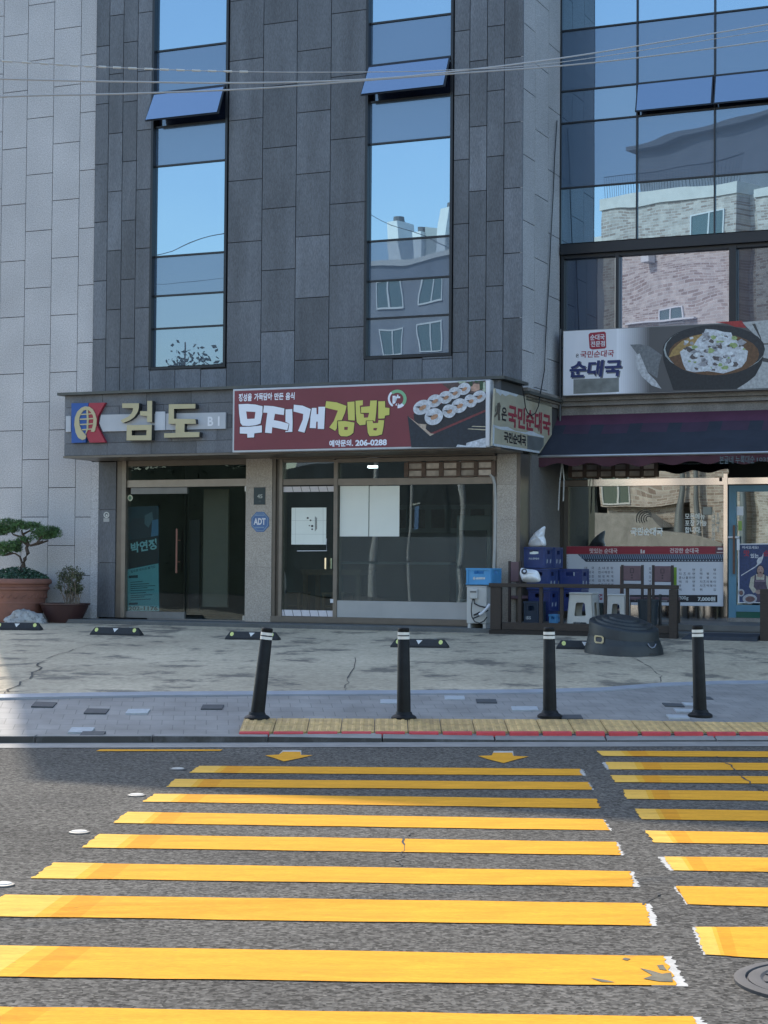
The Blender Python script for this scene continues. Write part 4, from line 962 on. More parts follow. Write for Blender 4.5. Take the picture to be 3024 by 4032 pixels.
mb = MB(); ftext(mb, '국민순대국', 'sg', 256, 252, 508, 304, Dq, .02, .1); mb.build('red_lettering', m_crim, fc_)
mb = MB(); ftext(mb, '온', 'sg', 222, 272, 246, 299, Dq, .03); ftext(mb, '순대국', 'sg', 182, 333, 575, 462, Dq, .035, .12, slope=None); mb.build('shadow_lettering', mat('grey_shadow_print', (.12, .13, .15), .5), fc_)
mb = MB(); ftext(mb, '순대국', 'sg', 174, 327, 566, 452, Dq - .0015, .035, .12); mb.build('navy_lettering', mat('navy_print', (.012, .025, .12), .45), fc_)
layer('sg', [[(205, 462), (545, 450), (545, 556), (205, 572)]], mat('dirty_patch', (.20, .21, .20), .7, nscale=4, namt=.35), 'grey_patch', fc_, Dq)
layer('bw', [[(-60, 560), (60, 555), (180, 580), (335, 690), (300, 820), (280, 980), (160, 900), (60, 720)]], pm('linen', (.15, .16, .17)), 'linen_cloth', fc_, Dq - .0005)
layer('bw', [[(0, 690), (60, 670), (110, 790), (160, 910), (260, 1010), (330, 1110), (210, 1070), (90, 960), (20, 840)]], pm('pale_radish', (.44, .45, .47)), 'radish', fc_, Dq - .001)
layer('bw', [[(1000, 280), (1330, 262), (1390, 350), (1250, 340), (1150, 300)]], pm('red_cloth', (.30, .03, .03)), 'red_cloth', fc_, Dq - .0005)
layer('bw', [[(1330, 280), (1950, 235), (1950, 1090), (1270, 1115), (1500, 950), (1600, 640), (1560, 500)]], pm('pale_wood', (.36, .37, .37)), 'pale_wood', fc_, Dq - .0004)
layer('bw', [[(1460, 300), (1500, 300), (1570, 470), (1590, 560), (1560, 480)], [(1590, 720), (1950, 800), (1950, 840), (1590, 770)], [(1600, 545), (1950, 540), (1950, 555), (1600, 560)]], pm('wood_gap', (.05, .05, .05)), 'wood_gap', fc_, Dq - .0008)
body = [(345, 640), (355, 760), (400, 900), (440, 1010), (480, 1128), (1270, 1112), (1400, 1030), (1500, 950), (1580, 800), (1620, 610)] + fell('bw', 983, 630, 638, 310, 0, 180, 20)[1:-1]
layer('bw', [body], pm('bowl_black', (.017, .02, .024)), 'bowl', fc_, Dq - .0015)
layer('bw', [fell('bw', 990, 625, 632, 300) ], pm('bowl_rim', (.30, .33, .33)), 'bowl_rim', fc_, Dq - .002)
layer('bw', [fell('bw', 1000, 615, 622, 300)], pm('bowl_inside', (.022, .025, .03)), 'bowl_inside', fc_, Dq - .0025)
layer('bw', [fell('bw', 985, 680, 565, 262)], pm('broth', (.12, .062, .03)), 'broth', fc_, Dq - .003)
layer('bw', [[(420, 720), (470, 620), (580, 520), (720, 455), (850, 425), (860, 480), (700, 600), (560, 680)]], pm('amber_broth', (.33, .215, .075)), 'amber_broth', fc_, Dq - .0034)
layer('bw', [[(560, 650), (640, 590), (730, 570), (780, 490), (850, 430), (880, 365), (1010, 375), (1100, 400), (1200, 410), (1220, 470), (1300, 530), (1320, 590), (1410, 640), (1390, 760), (1330, 840), (1200, 890), (1100, 920), (980, 900), (900, 890), (740, 905), (640, 880), (600, 800)]], pm('tripe', (.50, .52, .55)), 'meat_pile', fc_, Dq - .0038)
rnd = random.Random(3); blobs = {'a': [], 'b': [], 'c': [], 'd': []}
for k in range(110):
    x, y = rnd.uniform(600, 1370), rnd.uniform(410, 880)
    if ((x - 985) / 400) ** 2 + ((y - 650) / 250) ** 2 > 1: continue
    n = rnd.randint(5, 8); r = rnd.uniform(14, 48); rot = rnd.uniform(0, 360)
    p = [(x + math.cos(R(360 * j / n)) * r * rnd.uniform(.5, 1.2) * 1.3, y + math.sin(R(360 * j / n)) * r * rnd.uniform(.4, 1)) for j in range(n)]
    blobs[rnd.choice('aabbcdd')].append(p)
layer('bw', blobs['a'], pm('dark_meat', (.10, .085, .085)), 'dark_bits', fc_, Dq - .0044)
layer('bw', blobs['b'], pm('grey_meat', (.30, .3, .32)), 'grey_bits', fc_, Dq - .005); layer('bw', blobs['c'], pm('green_onion', (.28, .36, .15)), 'onion_bits', fc_, Dq - .0055); layer('bw', blobs['d'], pm('white_meat', (.58, .61, .64)), 'pale_bits', fc_, Dq - .006)

# ------------------------------------------------------------------ awning
DA = DG - .09
pa = lambda px, py: pf(px, py, DG - .1)
zt = pa(2300, 1634)[2]; ul_ = pa(2222, 1640)[0]; DB = DG - 1.05
zb = pf(2500, 1791, DB)[2]; ulb = pf(2118, 1796, DB)[0]; ur_ = ulb + 5.4
aw = thing('shop_awning', 'dark navy fabric awning with a maroon scalloped valance over the right shop', 'awning', (ulb, DB, zb))
m_aw = mat('awning_fabric', (.024, .029, .043), .8, nscale=3, namt=.15); m_am = mat('awning_maroon', (.062, .020, .030), .8, nscale=3, namt=.2)
mb = MB(); NS = 26
for k in range(NS):
    a, b = ulb + (ur_ - ulb) * k / NS, ulb + (ur_ - ulb) * (k + 1) / NS
    ta, tb = max(a, ulb + .0), b
    for j in range(5):
        s0_, s1_ = j / 5, (j + 1) / 5
        def Q(u, s): return (u, DG - .1 + (DB - DG + .1) * s, zt + (zb - zt) * s - .05 * math.sin(math.pi * s) - .008 * math.sin(u * 5) * math.sin(math.pi * s))
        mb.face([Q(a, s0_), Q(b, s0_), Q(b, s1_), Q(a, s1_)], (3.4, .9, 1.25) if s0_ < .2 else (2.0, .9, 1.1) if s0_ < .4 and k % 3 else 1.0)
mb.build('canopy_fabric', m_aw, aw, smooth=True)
mb = MB(); mb.tube([(ulb - .02, DB, zb), (ur_, DB, zb)], .022, 8); mb.build('front_bar', m_steel, aw, smooth=True)
mb = MB()
for k in range(120):
    def V(q):
        u = ulb + (ur_ - ulb) * q / 120; return u,   .14 + .026 * math.sin(u * 2 * math.pi / .52) + .01 * math.sin(u * 3)
    (a, ha), (b, hb) = V(k), V(k + 1); wv = lambda u: DB + .012 * math.sin(u * 9)
    mb.face([(a, wv(a), zb - .02), (b, wv(b), zb - .02), (b, wv(b) + .01, zb - hb), (a, wv(a) + .01, zb - ha)])
vl = mb.build('valance', m_am, aw)
zv = lambda x, y: pf(2780 + x / 6.799, 1770 + y / 6.799, DB - .02)
mb = MB(); p0, p1, p2 = zv(360, 385), zv(1300, 350), zv(360, 175)
textmesh(mb, '본글네 누룩대순', p0, (p1[0], p0[1], p0[2]), (p0[0], p0[1], p2[2]), .01)
p0, p1, p2 = zv(1360, 320), zv(1700, 300), zv(1360, 215); textmesh(mb, '1035', p0, (p1[0], p0[1], p0[2]), (p0[0], p0[1], p2[2]), .01)
mb.build('lettering', mat('faded_lettering', (.10, .13, .14), .7), vl)
# arms
for u in (ulb + .35, ulb + 2.9):
    mb = MB(); mb.tube([(u, DG - .12, zt - .25), (u, DB + .03, zb - .02)], .018, 6); mb.build('folding_arm', m_steel, aw, smooth=True)
mb = MB(); uu = U('wz', 8, 0, DB + .25)
rp = [(uu, DB + .3, zb - .1), (uu - .015, DB + .3, zb - .45), (uu - .02, DB + .3, zb - .85)]
t = thing('rope_loop', 'pale rope loop hanging under the left end of the awning', 'rope', (uu, DB + .3, zb - .85))
mb.tube([(uu + .03, DB + .28, zb - .05), (uu - .01, DB + .28, zb - .4), (uu - .03, DB + .28, zb - .82)], .011, 6); mb.tube([(uu + .03, DB + .28, zb - .05), (uu + .06, DB + .28, zb - .35), (uu + .05, DB + .28, zb - .68)], .011, 6)
mb.build('rope', mat('pale_rope', (.42, .42, .4), .8, nscale=30, namt=.2), t, smooth=True)

# ------------------------------------------------------------------ plates, stickers, papers on the facade
def plate(name, label, cat, zk, rect, d, m, th=.012):
    x0_, y0_, x1_, y1_ = rect; a = pf(*z_(zk, x0_, y1_), d); b = pf(*z_(zk, x1_, y0_), d)
    t = thing(name, label, cat, (a[0], d, a[2])); mb = MB(); mb.box(a[0], b[0], d - th, d - .001, a[2], b[2]); return t, mb.build('plate', m, t), (a, b)
t, p, _ = plate('address_plate', 'dark green address plate reading 45 on the granite column', 'address plate', 'e3', (127, 438, 268, 655), -.04, mat('plate_green', (.022, .042, .05), .4))
mb = MB(); ftext(mb, '45', 'e3', 166, 525, 232, 575, -.0535, .03); mb.build('number', mat('plate_number', (.35, .38, .36), .5), t)
mb = MB(); ftext(mb, '로', 'e3', 182, 603, 214, 622, -.0535, .0); mb.build('small_lettering', mat('dim_print', (.10, .13, .14), .6), t)
cx, cy = 202, 868
t = thing('security_sticker', 'blue octagonal sticker with white capital letters on the granite column', 'sticker', pf(*z_('e3', cx, cy), -.04))
def octa(r, ry): return [(cx + r * math.cos(R(22.5 + 45 * k)), cy + ry * math.sin(R(22.5 + 45 * k))) for k in range(8)]
mb = MB(); fprism(mb, 'e3', octa(118, 135), -.048, .006); mb.build('sticker_back', mat('sticker_blue', (.075, .155, .33), .5, nscale=8, namt=.15), t)
mb = MB(); fpoly(mb, 'e3', octa(106, 122), -.049, [octa(99, 114)]); mb.build('border', mat('sticker_pale', (.2, .29, .42), .5), t)
mb = MB(); ftext(mb, 'ADT', 'e3', 122, 822, 270, 905, -.0495, .035); mb.build('lettering', m_white, t)
layer('e3', [[(135, 778), (255, 778), (255, 792), (135, 792)], [(140, 930), (250, 930), (250, 945), (140, 945)]], mat('sticker_pale', (.2, .29, .42)), 'small_print', t, -.0495)
t, p, _ = plate('pillar_sticker', 'small pale sticker with a round mark on the dark entrance pillar', 'sticker', 'e2', (128, 590, 190, 628), -.03, mat('sticker_grey', (.33, .34, .34), .6), .004)
mb = MB(); fpoly(mb, 'e2', fell('e2', 158, 555, 30, 32), -.035, [fell('e2', 158, 555, 20, 21)]); fpoly(mb, 'e2', fell('e2', 160, 560, 11, 12, n=12), -.035); mb.build('round_mark', mat('sticker_white', (.5, .52, .5), .6), t)
t = thing('door_sticker', 'round white and green sticker at the top of the glass entrance door', 'sticker', pf(*z_('e2', 407, 375), .01))
mb = MB(); fprism(mb, 'e2', fell('e2', 407, 376, 27, 33), .005, .004); mb.build('ring', mat('sticker_cream', (.48, .52, .4), .6), t); mb = MB(); fpoly(mb, 'e2', fell('e2', 407, 376, 16, 20), .0035); mb.build('centre', mat('sticker_green', (.10, .19, .12), .6), t)
# entrance banner seen behind the door glass
t = thing('door_banner', 'tall dark banner with a pale teal lower half standing behind the entrance door', 'banner', pf(*z_('e2', 540, 1568), .04))
DBn = .036
def bl(polys, m, nm, d=DBn): return layer('e2', polys, m, nm, t, d)
mb = MB(); fprism(mb, 'e2', [(378, 470), (706, 460), (714, 1568), (380, 1568)], DBn, .012); mb.build('sheet', mat('banner_dark', (.02, .05, .075), .6, nscale=3, namt=.15), t)
bl([[(378, 820), (706, 775), (706, 1065), (380, 1125)]], mat('banner_black', (.018, .022, .032), .6), 'dark_band', DBn - .001)
bl([[(640, 610), (705, 600), (705, 770), (628, 785)]], mat('banner_blue', (.07, .19, .33), .6), 'blue_patch', DBn - .001)
bl([[(430, 590), (560, 590), (640, 620), (620, 780), (430, 810), (390, 700)]], mat('banner_figure', (.03, .04, .06), .6), 'dark_shape', DBn - .0006)
bl([[(560, 560), (640, 520), (650, 600), (600, 690), (560, 650)]], mat('banner_shape', (.09, .15, .18), .6), 'grey_shape', DBn - .0012)
bl([[(380, 1130), (706, 1066), (714, 1568), (380, 1568)]], mat('banner_teal', (.14, .40, .42), .6, nscale=3, namt=.06), 'teal_panel', DBn - .001)
bl([[(380, 1510), (714, 1510), (714, 1568), (380, 1568)]], mat('banner_pale', (.26, .5, .52), .6), 'pale_strip', DBn - .0016)
m_tt = mat('banner_letter', (.3, .58, .6), .6); m_tx = mat('banner_ink', (.02, .06, .075), .6)
mb = MB(); A = lambda x, y: pf(*z_('e2', x, y), DBn - .002)
textmesh(mb, '박연정', A(418, 962), A(690, 915), A(412, 850), .035); mb.build('name_lettering', m_tt, t)
mb = MB(); textmesh(mb, '202-1176', A(392, 1562), A(698, 1562), A(392, 1518), .03); mb.build('phone_number', m_tx, t)
lines = [[(392, 1196), (490, 1188), (490, 1218), (392, 1222)], [(395, 1482), (488, 1478), (488, 1500), (395, 1503)]]
for k, y in enumerate((1262, 1285, 1306, 1328, 1350, 1378, 1402, 1424, 1448)): lines.append([(412, y), (540 + (k * 67) % 150, y - 10), (540 + (k * 67) % 150, y - 3), (412, y + 7)])
bl(lines, m_tx, 'text_lines', DBn - .002)
mb = MB(); textmesh(mb, '검도관·유도관·합기도', A(415, 1166), A(675, 1112), A(412, 1140), .02); mb.build('small_lettering', m_tx, t)
# papers on the shop
t, p, ab = plate('door_notice', 'white notice paper with small handwriting taped inside the shop door glass', 'notice', 'e3', (592, 690, 1028, 1150), .012, m_paper, .004)
mb = MB(); cxs = ((795, 820, 14), (830, 850, 12), (850, 920, 16), (815, 915, 9), (850, 960, 12))
for x, y, r in cxs: fpoly(mb, 'e3', fell('e3', x, y, r, r * .9, n=7), .007)
for k in range(4): fpoly(mb, 'e3', [(885 + k * 7, 800 + k * 6), (889 + k * 7, 800 + k * 6), (889 + k * 7, 985 - k * 9), (885 + k * 7, 985 - k * 9)], .007)
mb.build('handwriting', m_ink, t)
mb = MB()
for x in (640, 985): fpoly(mb, 'e3', [(x, 695), (x + 3, 695), (x + 3, 1145), (x, 1145)], .007)
for y in (850, 1020): fpoly(mb, 'e3', [(596, y), (1025, y), (1025, y + 3), (596, y + 3)], .007)
mb.build('fold_line', mat('fold_grey', (.42, .46, .44), .7), t)
t = thing('tape_strip', 'thin white plastic strip bent below the notice on the shop door', 'strip', pf(*z_('e3', 1030, 1150), .01))
mb = MB(); mb.tube([pf(*z_('e3', 1027, 1075), .0), pf(*z_('e3', 1030, 1228), .0), pf(*z_('e3', 665, 1230), .0)], .007, 6); mb.build('strip', m_white, t)
m_sheet = mat('window_sheet', (.76, .79, .74), .75, nscale=1.2, namt=.05)
for (xa, xb, lb) in ((20, 312, 'blank pale sheet at the left, nearest the shop door, inside the shop window'), (316, 622, 'blank pale sheet at the right, beside the dark bare glass, inside the shop window')):
    plate('window_sheet', lb, 'paper sheet', 'e4', (xa, 338, xb, 848), .028, m_sheet, .003)[0]['group'] = 'blank sheets inside the shop window'
# wooden lattice boxes behind the transom
m_latt = mat('lattice_wood', (.11, .075, .06), .7, nscale=12, namt=.3); m_latp = mat('lattice_paper', (.42, .37, .33), .7, nscale=7, namt=.3)
def lattice(zk, x0_, x1_, ya, yb, d, n, label):
    t = thing('wooden_lattice', label, 'lattice', pf(*z_(zk, (x0_ + x1_) / 2, yb), d), group='wooden lattice panels in the shop transoms')
    mb = MB(); fr = MB(); X = lambda x: U(zk, x, (ya + yb) / 2, d); zt_, zb_ = Z(zk, (x0_ + x1_) / 2, ya, d), Z(zk, (x0_ + x1_) / 2, yb, d); w_ = (x1_ - x0_) / n
    zm = (zt_ + zb_) / 2
    for k in range(n + 1): c = x0_ + k * w_; fr.box(X(c - w_ * .12), X(c + w_ * .12), d - .01, d + .03, zb_, zt_)
    for k in range(n):
        a, b = X(x0_ + (k + .12) * w_) + .001, X(x0_ + (k + .88) * w_) - .001
        for z in (zb_, zm, zt_): fr.box(a, b, d - .005, d + .02, z - .014, z + .014)
        mb.box(a, b, d + .015, d + .02, zb_ + .015, zm - .015, random.uniform(.6, 1.5)); mb.box(a, b, d + .015, d + .02, zm + .015, zt_ - .015, random.uniform(.6, 1.5))
    fr.build('frame', m_latt, t); mb.build('paper_panel', m_latp, t)
lattice('e4', 690, 1565, 98, 246, -.035, 5, 'brown wooden lattice over the transom glass of the middle shop')
lattice('wz', 90, 770, -50, 58, DS - .02, 6, 'brown wooden lattice over the transom of the right shop, under the awning')
t = thing('ceiling_lamp', 'small lit white tube lamp inside the middle shop behind the transom', 'lamp', pf(*z_('e4', 348, 150), 1.5))
a = pf(*z_('e4', 305, 152), 1.5); b = pf(*z_('e4', 390, 148), 1.5); mb = MB(); mb.box(a[0], b[0], 1.48, 1.55, a[2] - .015, a[2] + .025); mb.build('tube', mat('lamp_glow', (.9, .95, 1), .5, emit=((.9, .97, 1), 3.0)), t)
# furniture inside the middle shop
m_tw = mat('table_wood', (.20, .125, .07), .5, nscale=10, namt=.2, stretch=(1, 5, 5))
DT = .9
tx = lambda x, d=DT: U('e3', x, 1500, d); tz = lambda y, d=DT: Z('e3', 850, y, d)
t = thing('wooden_table', 'plain wooden table standing inside the middle shop behind the door', 'table', (tx(730), DT, ZF)); zt_ = tz(1460)
mb = MB(); mb.box(tx(700), tx(700) + 1.1, DT, DT + .6, zt_ - .035, zt_); mb.build('tabletop', m_tw, t)
mb = MB(); mb.box(tx(712), tx(712) + 1.05, DT + .03, DT + .57, zt_ - .09, zt_ - .036); mb.build('apron', m_tw, t)
for a in (tx(725), tx(700) + 1.0):
    for d in (DT + .03, DT + .5): mb = MB(); mb.box(a, a + .06, d, d + .06, ZF, zt_ - .0365); mb.build('leg', m_tw, t)
def stool_in(x, label):
    t = thing('wooden_chair', label, 'chair', (x, DT, ZF), group='wooden chairs inside the middle shop'); z = ZF + .45
    mb = MB(); mb.box(x - .2, x + .2, DT - .1, DT + .3, z - .03, z); mb.build('seat', m_tw, t)
    for sx in (-.19, .15):
        for d in (DT - .1, DT + .26): mb = MB(); mb.box(x + sx, x + sx + .04, d, d + .04, ZF, z - .031); mb.build('leg', m_tw, t)
    mb = MB(); mb.box(x - .19, x + .19, DT - .02, DT + .02, ZF + .2, ZF + .235); mb.build('stretcher', m_tw, t)
stool_in(tx(600), 'wooden chair left of the table inside the middle shop'); stool_in(tx(1140), 'wooden chair right of the table leg, half hidden by the door frame')
# things dimly seen inside the middle shop
m_fr = mat('fridge_white', (.45, .47, .47), .5, nscale=3, namt=.06); DI = 2.6
uf = U('e4', 1190, 700, DI)
t = thing('display_fridge', 'pale upright fridge dimly seen at the back right of the middle shop', 'fridge', (uf, DI, ZF))
mb = MB(); mb.box(uf, uf + .62, DI, DI + .6, ZF + .08, ZF + 1.75); mb.build('cabinet', m_fr, t, bevel=.02)
mb = MB(); mb.box(uf + .07, uf + .55, DI - .02, DI - .001, ZF + .35, ZF + 1.5); mb.build('door_glass', m_ink, t); mb = MB(); mb.box(uf + .02, uf + .6, DI + .02, DI + .5, ZF, ZF + .078); mb.build('plinth', m_ink, t)
uc_ = U('e4', 60, 900, 3.0)
t = thing('shop_counter', 'low wooden counter dimly seen at the back of the middle shop', 'counter', (uc_, 3.0, ZF))
mb = MB(); mb.box(uc_, uc_ + 2.0, 3.0, 3.5, ZF, ZF + .92, .7); mb.build('front', m_tw, t); mb = MB(); mb.box(uc_ - .04, uc_ + 2.04, 2.95, 3.55, ZF + .921, ZF + .96); mb.build('worktop', m_fr, t)
t = thing('menu_board', 'pale menu board on the back wall of the middle shop', 'board', (uc_ + .9, 4.48, ZF + 1.9)); mb = MB(); mb.box(uc_ + .2, uc_ + 2.2, 4.46, 4.49, ZF + 1.5, ZF + 2.0); mb.build('board', m_fr, t)
mb = MB()
for k in range(5): mb.box(uc_ + .3 + k * .38, uc_ + .56 + k * .38, 4.45, 4.459, ZF + 1.58, ZF + 1.92)
mb.build('printed_columns', mat('board_print', (.16, .1, .08), .7, nscale=30, namt=.4), t)
# white drain pipe at the right edge of the shop window
t = thing('white_pipe', 'white plastic pipe running down beside the middle shop window', 'pipe', pf(*z_('e4', 1575, 1165), -.03))
mb = MB(); mb.tube([pf(*z_('e4', x, y), -.03) for x, y in ((1535, 225), (1560, 262), (1577, 320), (1584, 480), (1582, 700), (1578, 950), (1568, 1200), (1560, 1400))], .026, 10); mb.build('pipe', mat('pipe_white', (.36, .36, .35), .5, nscale=6, namt=.1), t, smooth=True)

# ------------------------------------------------------------------ menu banner, window lettering, posters on the right shop
DM = DS - .02
H = lambda x, y: pf(*z_('wz', x, y), DM)
t = thing('menu_banner', 'white menu banner with red header and printed roof tiles on the right shop window', 'banner', H(700, 1072))
mb = MB(); mb.box(H(62, 800)[0], H(1311, 800)[0], DM, DM + .008, H(800, 1075)[2], H(700, 607)[2]); sh = mb.build('sheet', mat('banner_white', (.56, .58, .63), .55, nscale=1.3, namt=.06), t)
def wl(polys, m, nm, d=DM - .0015, par=None): return layer('wz', polys, m, nm, par or t, d)
wl([[(62, 606), (1311, 606), (1311, 668), (62, 668)]], mat('header_red', (.25, .022, .04), .5), 'red_header')
wl([[(1245, 607), (1311, 607), (1311, 668), (1240, 668)]], mat('header_dark', (.12, .04, .06), .5), 'header_end', DM - .002)
wl([[(150, 669), (1311, 669), (1311, 729), (215, 729)]], mat('tile_dark', (.025, .035, .06), .5), 'printed_roof')
tl = []
x = 170
while x < 1300: tl.append([(x, 672), (x + 9, 672), (x + 20, 706), (x + 11, 706)]); x += 17
wl(tl, mat('tile_blue', (.16, .23, .33), .5), 'printed_tiles', DM - .002)
wl([fell('wz', x, 718, 6, 5, n=8) for x in range(235, 1300, 24)], mat('tile_end', (.3, .36, .42), .5), 'printed_tile_ends', DM - .0025)
mb = MB(); ftext(mb, '맛있는 순대국', 'wz', 245, 622, 465, 662, DM - .002, .02); ftext(mb, '건강한 순대국', 'wz', 880, 620, 1110, 660, DM - .002, .02); mb.build('header_lettering', mat('header_white', (.6, .55, .55), .5), t)
wl([[(648, 632), (660, 630), (664, 662), (648, 662)], [(668, 640), (682, 636), (682, 662), (668, 662)], [(1260, 618), (1300, 618), (1300, 634), (1260, 634)], [(1252, 652), (1304, 652), (1304, 658), (1252, 658)]], mat('header_white', (.6, .55, .55)), 'header_marks', DM - .0025)
mb = MB()
def col(words, x0_, x1_, y, dy, hgt=21):
    for k, wd in enumerate(words):
        for j, ch in enumerate(wd):
            if ch == ' ': continue
            n = len(wd); xx = x0_ + (x1_ - x0_ - 20) * (j / max(1, n - 1)); ftext(mb, ch, 'wz', xx, y + dy * k, xx + 20, y + dy * k + hgt, DM - .0018, .012)
col(['대  국', '순대국', ' 곱창', ' 장국', '소고기'], 205, 280, 768, 33); col(['소내장탕', '천사해장국', '된장찌개', '김치찌개', '순두부찌개'], 312, 432, 768, 33)
col(['오', '제', '오', '낙', '모'], 714, 714 + 20, 772, 33); col(['라   면', '치즈라면', '콩나물라면', '떡 라 면', '우   동', '떡   국'], 952, 1080, 782, 31.5); col(['오    뎅', '떡  볶  이', '라  볶  이', '치즈라볶이', '치즈떡볶이', '튀    김'], 1118, 1246, 782, 31.5)
mb.build('menu_lettering', mat('menu_ink', (.07, .075, .1), .6), t)
wl([[(560, 992), (1258, 992), (1258, 1050), (560, 1050)]], m_ink, 'price_strip')
mb = MB(); ftext(mb, '200g', 'wz', 952, 1000, 1028, 1035, DM - .002, .01); ftext(mb, '7,000원', 'wz', 1102, 1004, 1242, 1043, DM - .002, .04); ftext(mb, '10,000원', 'wz', 600, 1004, 860, 1040, DM - .002, .03); mb.build('price_lettering', mat('price_white', (.55, .58, .58), .5), t)
mb = MB(); ftext(mb, '삼겹', 'wz', 288, 982, 345, 1030, DM - .002, .03); mb.build('red_lettering', m_crim, t)
# lettering on the glass
t = thing('window_lettering', 'white Korean lettering and a dark portrait drawing stuck on the right shop window', 'lettering', H(900, 520))
DW = DS + .012
mb = MB(); ftext(mb, '모든메뉴', 'wz', 1000, 345, 1160, 392, DW, .015); ftext(mb, '포장 가능', 'wz', 1000, 398, 1172, 446, DW, .015); ftext(mb, '합니다.', 'wz', 1000, 452, 1130, 500, DW, .015); ftext(mb, '국민순대국', 'wz', 570, 458, 826, 520, DW, .03, .08); mb.build('white_lettering', mat('glass_lettering', (.9, .92, .88), .6), t)
mb = MB()
for k in range(7):
    ftext(mb, '순대국전문점맛'[k], 'wz', 1212, 325 + k * 34, 1238, 352 + k * 34, DW, .01)
    if k < 5: ftext(mb, '포장배달가'[k], 'wz', 1250, 345 + k * 32, 1274, 370 + k * 32, DW, .01)
mb.build('column_lettering', mat('glass_lettering_dim', (.5, .55, .52), .6), t)
mb = MB()
for s_ in range(5): fpoly(mb, 'wz', arc('wz', 690 + s_ * 6, 390, 78 - s_ * 13, 72 - s_ * 13, 60 - s_ * 6, 200 + s_ * 8, 14), DW)
mb.build('drawing', mat('glass_drawing', (.05, .06, .06), .6), t)
t, p, _ = plate('window_paper', 'pale upright sheet behind the right shop window, left of the lettering', 'paper sheet', 'wz', (828, 352, 940, 512), DS + .08, m_paper, .004)
t, p, _ = plate('switch_box', 'small pale square box on the right shop window glass', 'box', 'wz', (1146, 294, 1214, 356), DS + .01, mat('box_grey', (.30, .31, .28), .6), .02)
t, p, _ = plate('inside_notice', 'small yellowish notice at the left inside the right shop window', 'notice', 'wz', (138, 412, 200, 525), DS + .3, mat('yellow_paper', (.38, .33, .22), .7), .004)
# poster on the blue door
DP = DS - .006
t = thing('door_poster', 'navy poster of a smiling cook in an apron on the blue door', 'poster', pf(*z_('e7', 1000, 1605), DP))
pl_ = lambda polys, m, nm, k: layer('e7', polys, m, nm, t, DP - .0007 * k)
px1 = 1420
mb = MB(); fprism(mb, 'e7', [(865, 848), (px1, 842), (px1, 1608), (865, 1608)], DP, .004); mb.build('white_edge', m_white, t)
pl_([[(882, 862), (px1 - 12, 856), (px1 - 12, 1598), (882, 1598)]], pm('poster_navy', (.03, .05, .13)), 'poster_print', 1)
pl_([[(905, 1250), (1090, 1135), (1110, 1110), (1105, 1070), (1125, 1030), (1175, 1010), (1190, 960), (1188, 1020), (1165, 1090), (1120, 1125), (1085, 1152), (905, 1262)]], pm('spoon', (.5, .52, .55)), 'spoon', 2)
pl_([fell('e7', 1150, 1200, 50, 78, n=20)], pm('hair', (.02, .018, .02)), 'hair', 2)
pl_([fell('e7', 1152, 1190, 42, 58, n=20), [(1128, 1215), (1175, 1215), (1190, 1262), (1150, 1285), (1105, 1262)]], pm('face', (.34, .23, .2)), 'face', 3)
pl_([[(1135, 1210), (1170, 1210), (1152, 1228)], [(1130, 1178), (1145, 1175), (1145, 1180), (1130, 1183)], [(1160, 1175), (1176, 1178), (1176, 1183), (1160, 1180)]], pm('face_line', (.12, .05, .05)), 'smile', 4)
pl_([[(1105, 1235), (1150, 1285), (1190, 1240), (1250, 1270), (1300, 1400), (1260, 1480), (1190, 1440), (1110, 1420), (1090, 1470), (1060, 1480), (1005, 1400), (1030, 1280)]], pm('blouse', (.42, .40, .33)), 'blouse', 2.5)
pl_([[(1078, 1245), (1095, 1245), (1098, 1310), (1200, 1310), (1205, 1240), (1222, 1245), (1225, 1370), (1240, 1420), (1240, 1598), (1110, 1598), (1100, 1440), (1065, 1400)]], pm('apron', (.065, .05, .085)), 'apron', 4.2)
pl_([[(1085, 1318), (1215, 1318), (1215, 1335), (1085, 1335)]], pm('apron_band', (.2, .15, .2)), 'apron_band', 5)
pl_([fell('e7', 1125, 1465, 40, 28, n=14)], pm('hands', (.3, .22, .2)), 'hands', 5)
pl_([fell('e7', 905, 1475, 42, 48, n=18), fell('e7', 1015, 1555, 92, 62, n=22)], pm('dish', (.36, .37, .4)), 'dish', 3); pl_([fell('e7', 905, 1478, 26, 30, n=14), fell('e7', 1020, 1558, 62, 38, n=16)], pm('dish_food', (.14, .08, .08)), 'dish_food', 4)
mb = MB(); ftext(mb, '어서오세요!', 'e7', 918, 876, 1128, 915, DP - .002, .01); ftext(mb, '있는', 'e7', 1026, 975, 1128, 1032, DP - .002, .02); mb.build('lettering', m_white, t)
mb = MB(); ftext(mb, '맛', 'e7', 938, 930, 1012, 1010, DP - .002, .03); ftext(mb, '순대', 'e7', 1190, 930, 1340, 1010, DP - .002, .03); mb.build('red_lettering', m_crim, t)
plate('white_label', 'small white label high on the blue door glass', 'sticker', 'e7', (848, 372, 934, 486), DS - .002, m_white, .004); plate('green_label', 'narrow yellow green label on the blue door glass under the white label', 'sticker', 'e7', (868, 556, 914, 680), DS - .002, mat('lime_label', (.25, .38, .09), .6), .004)

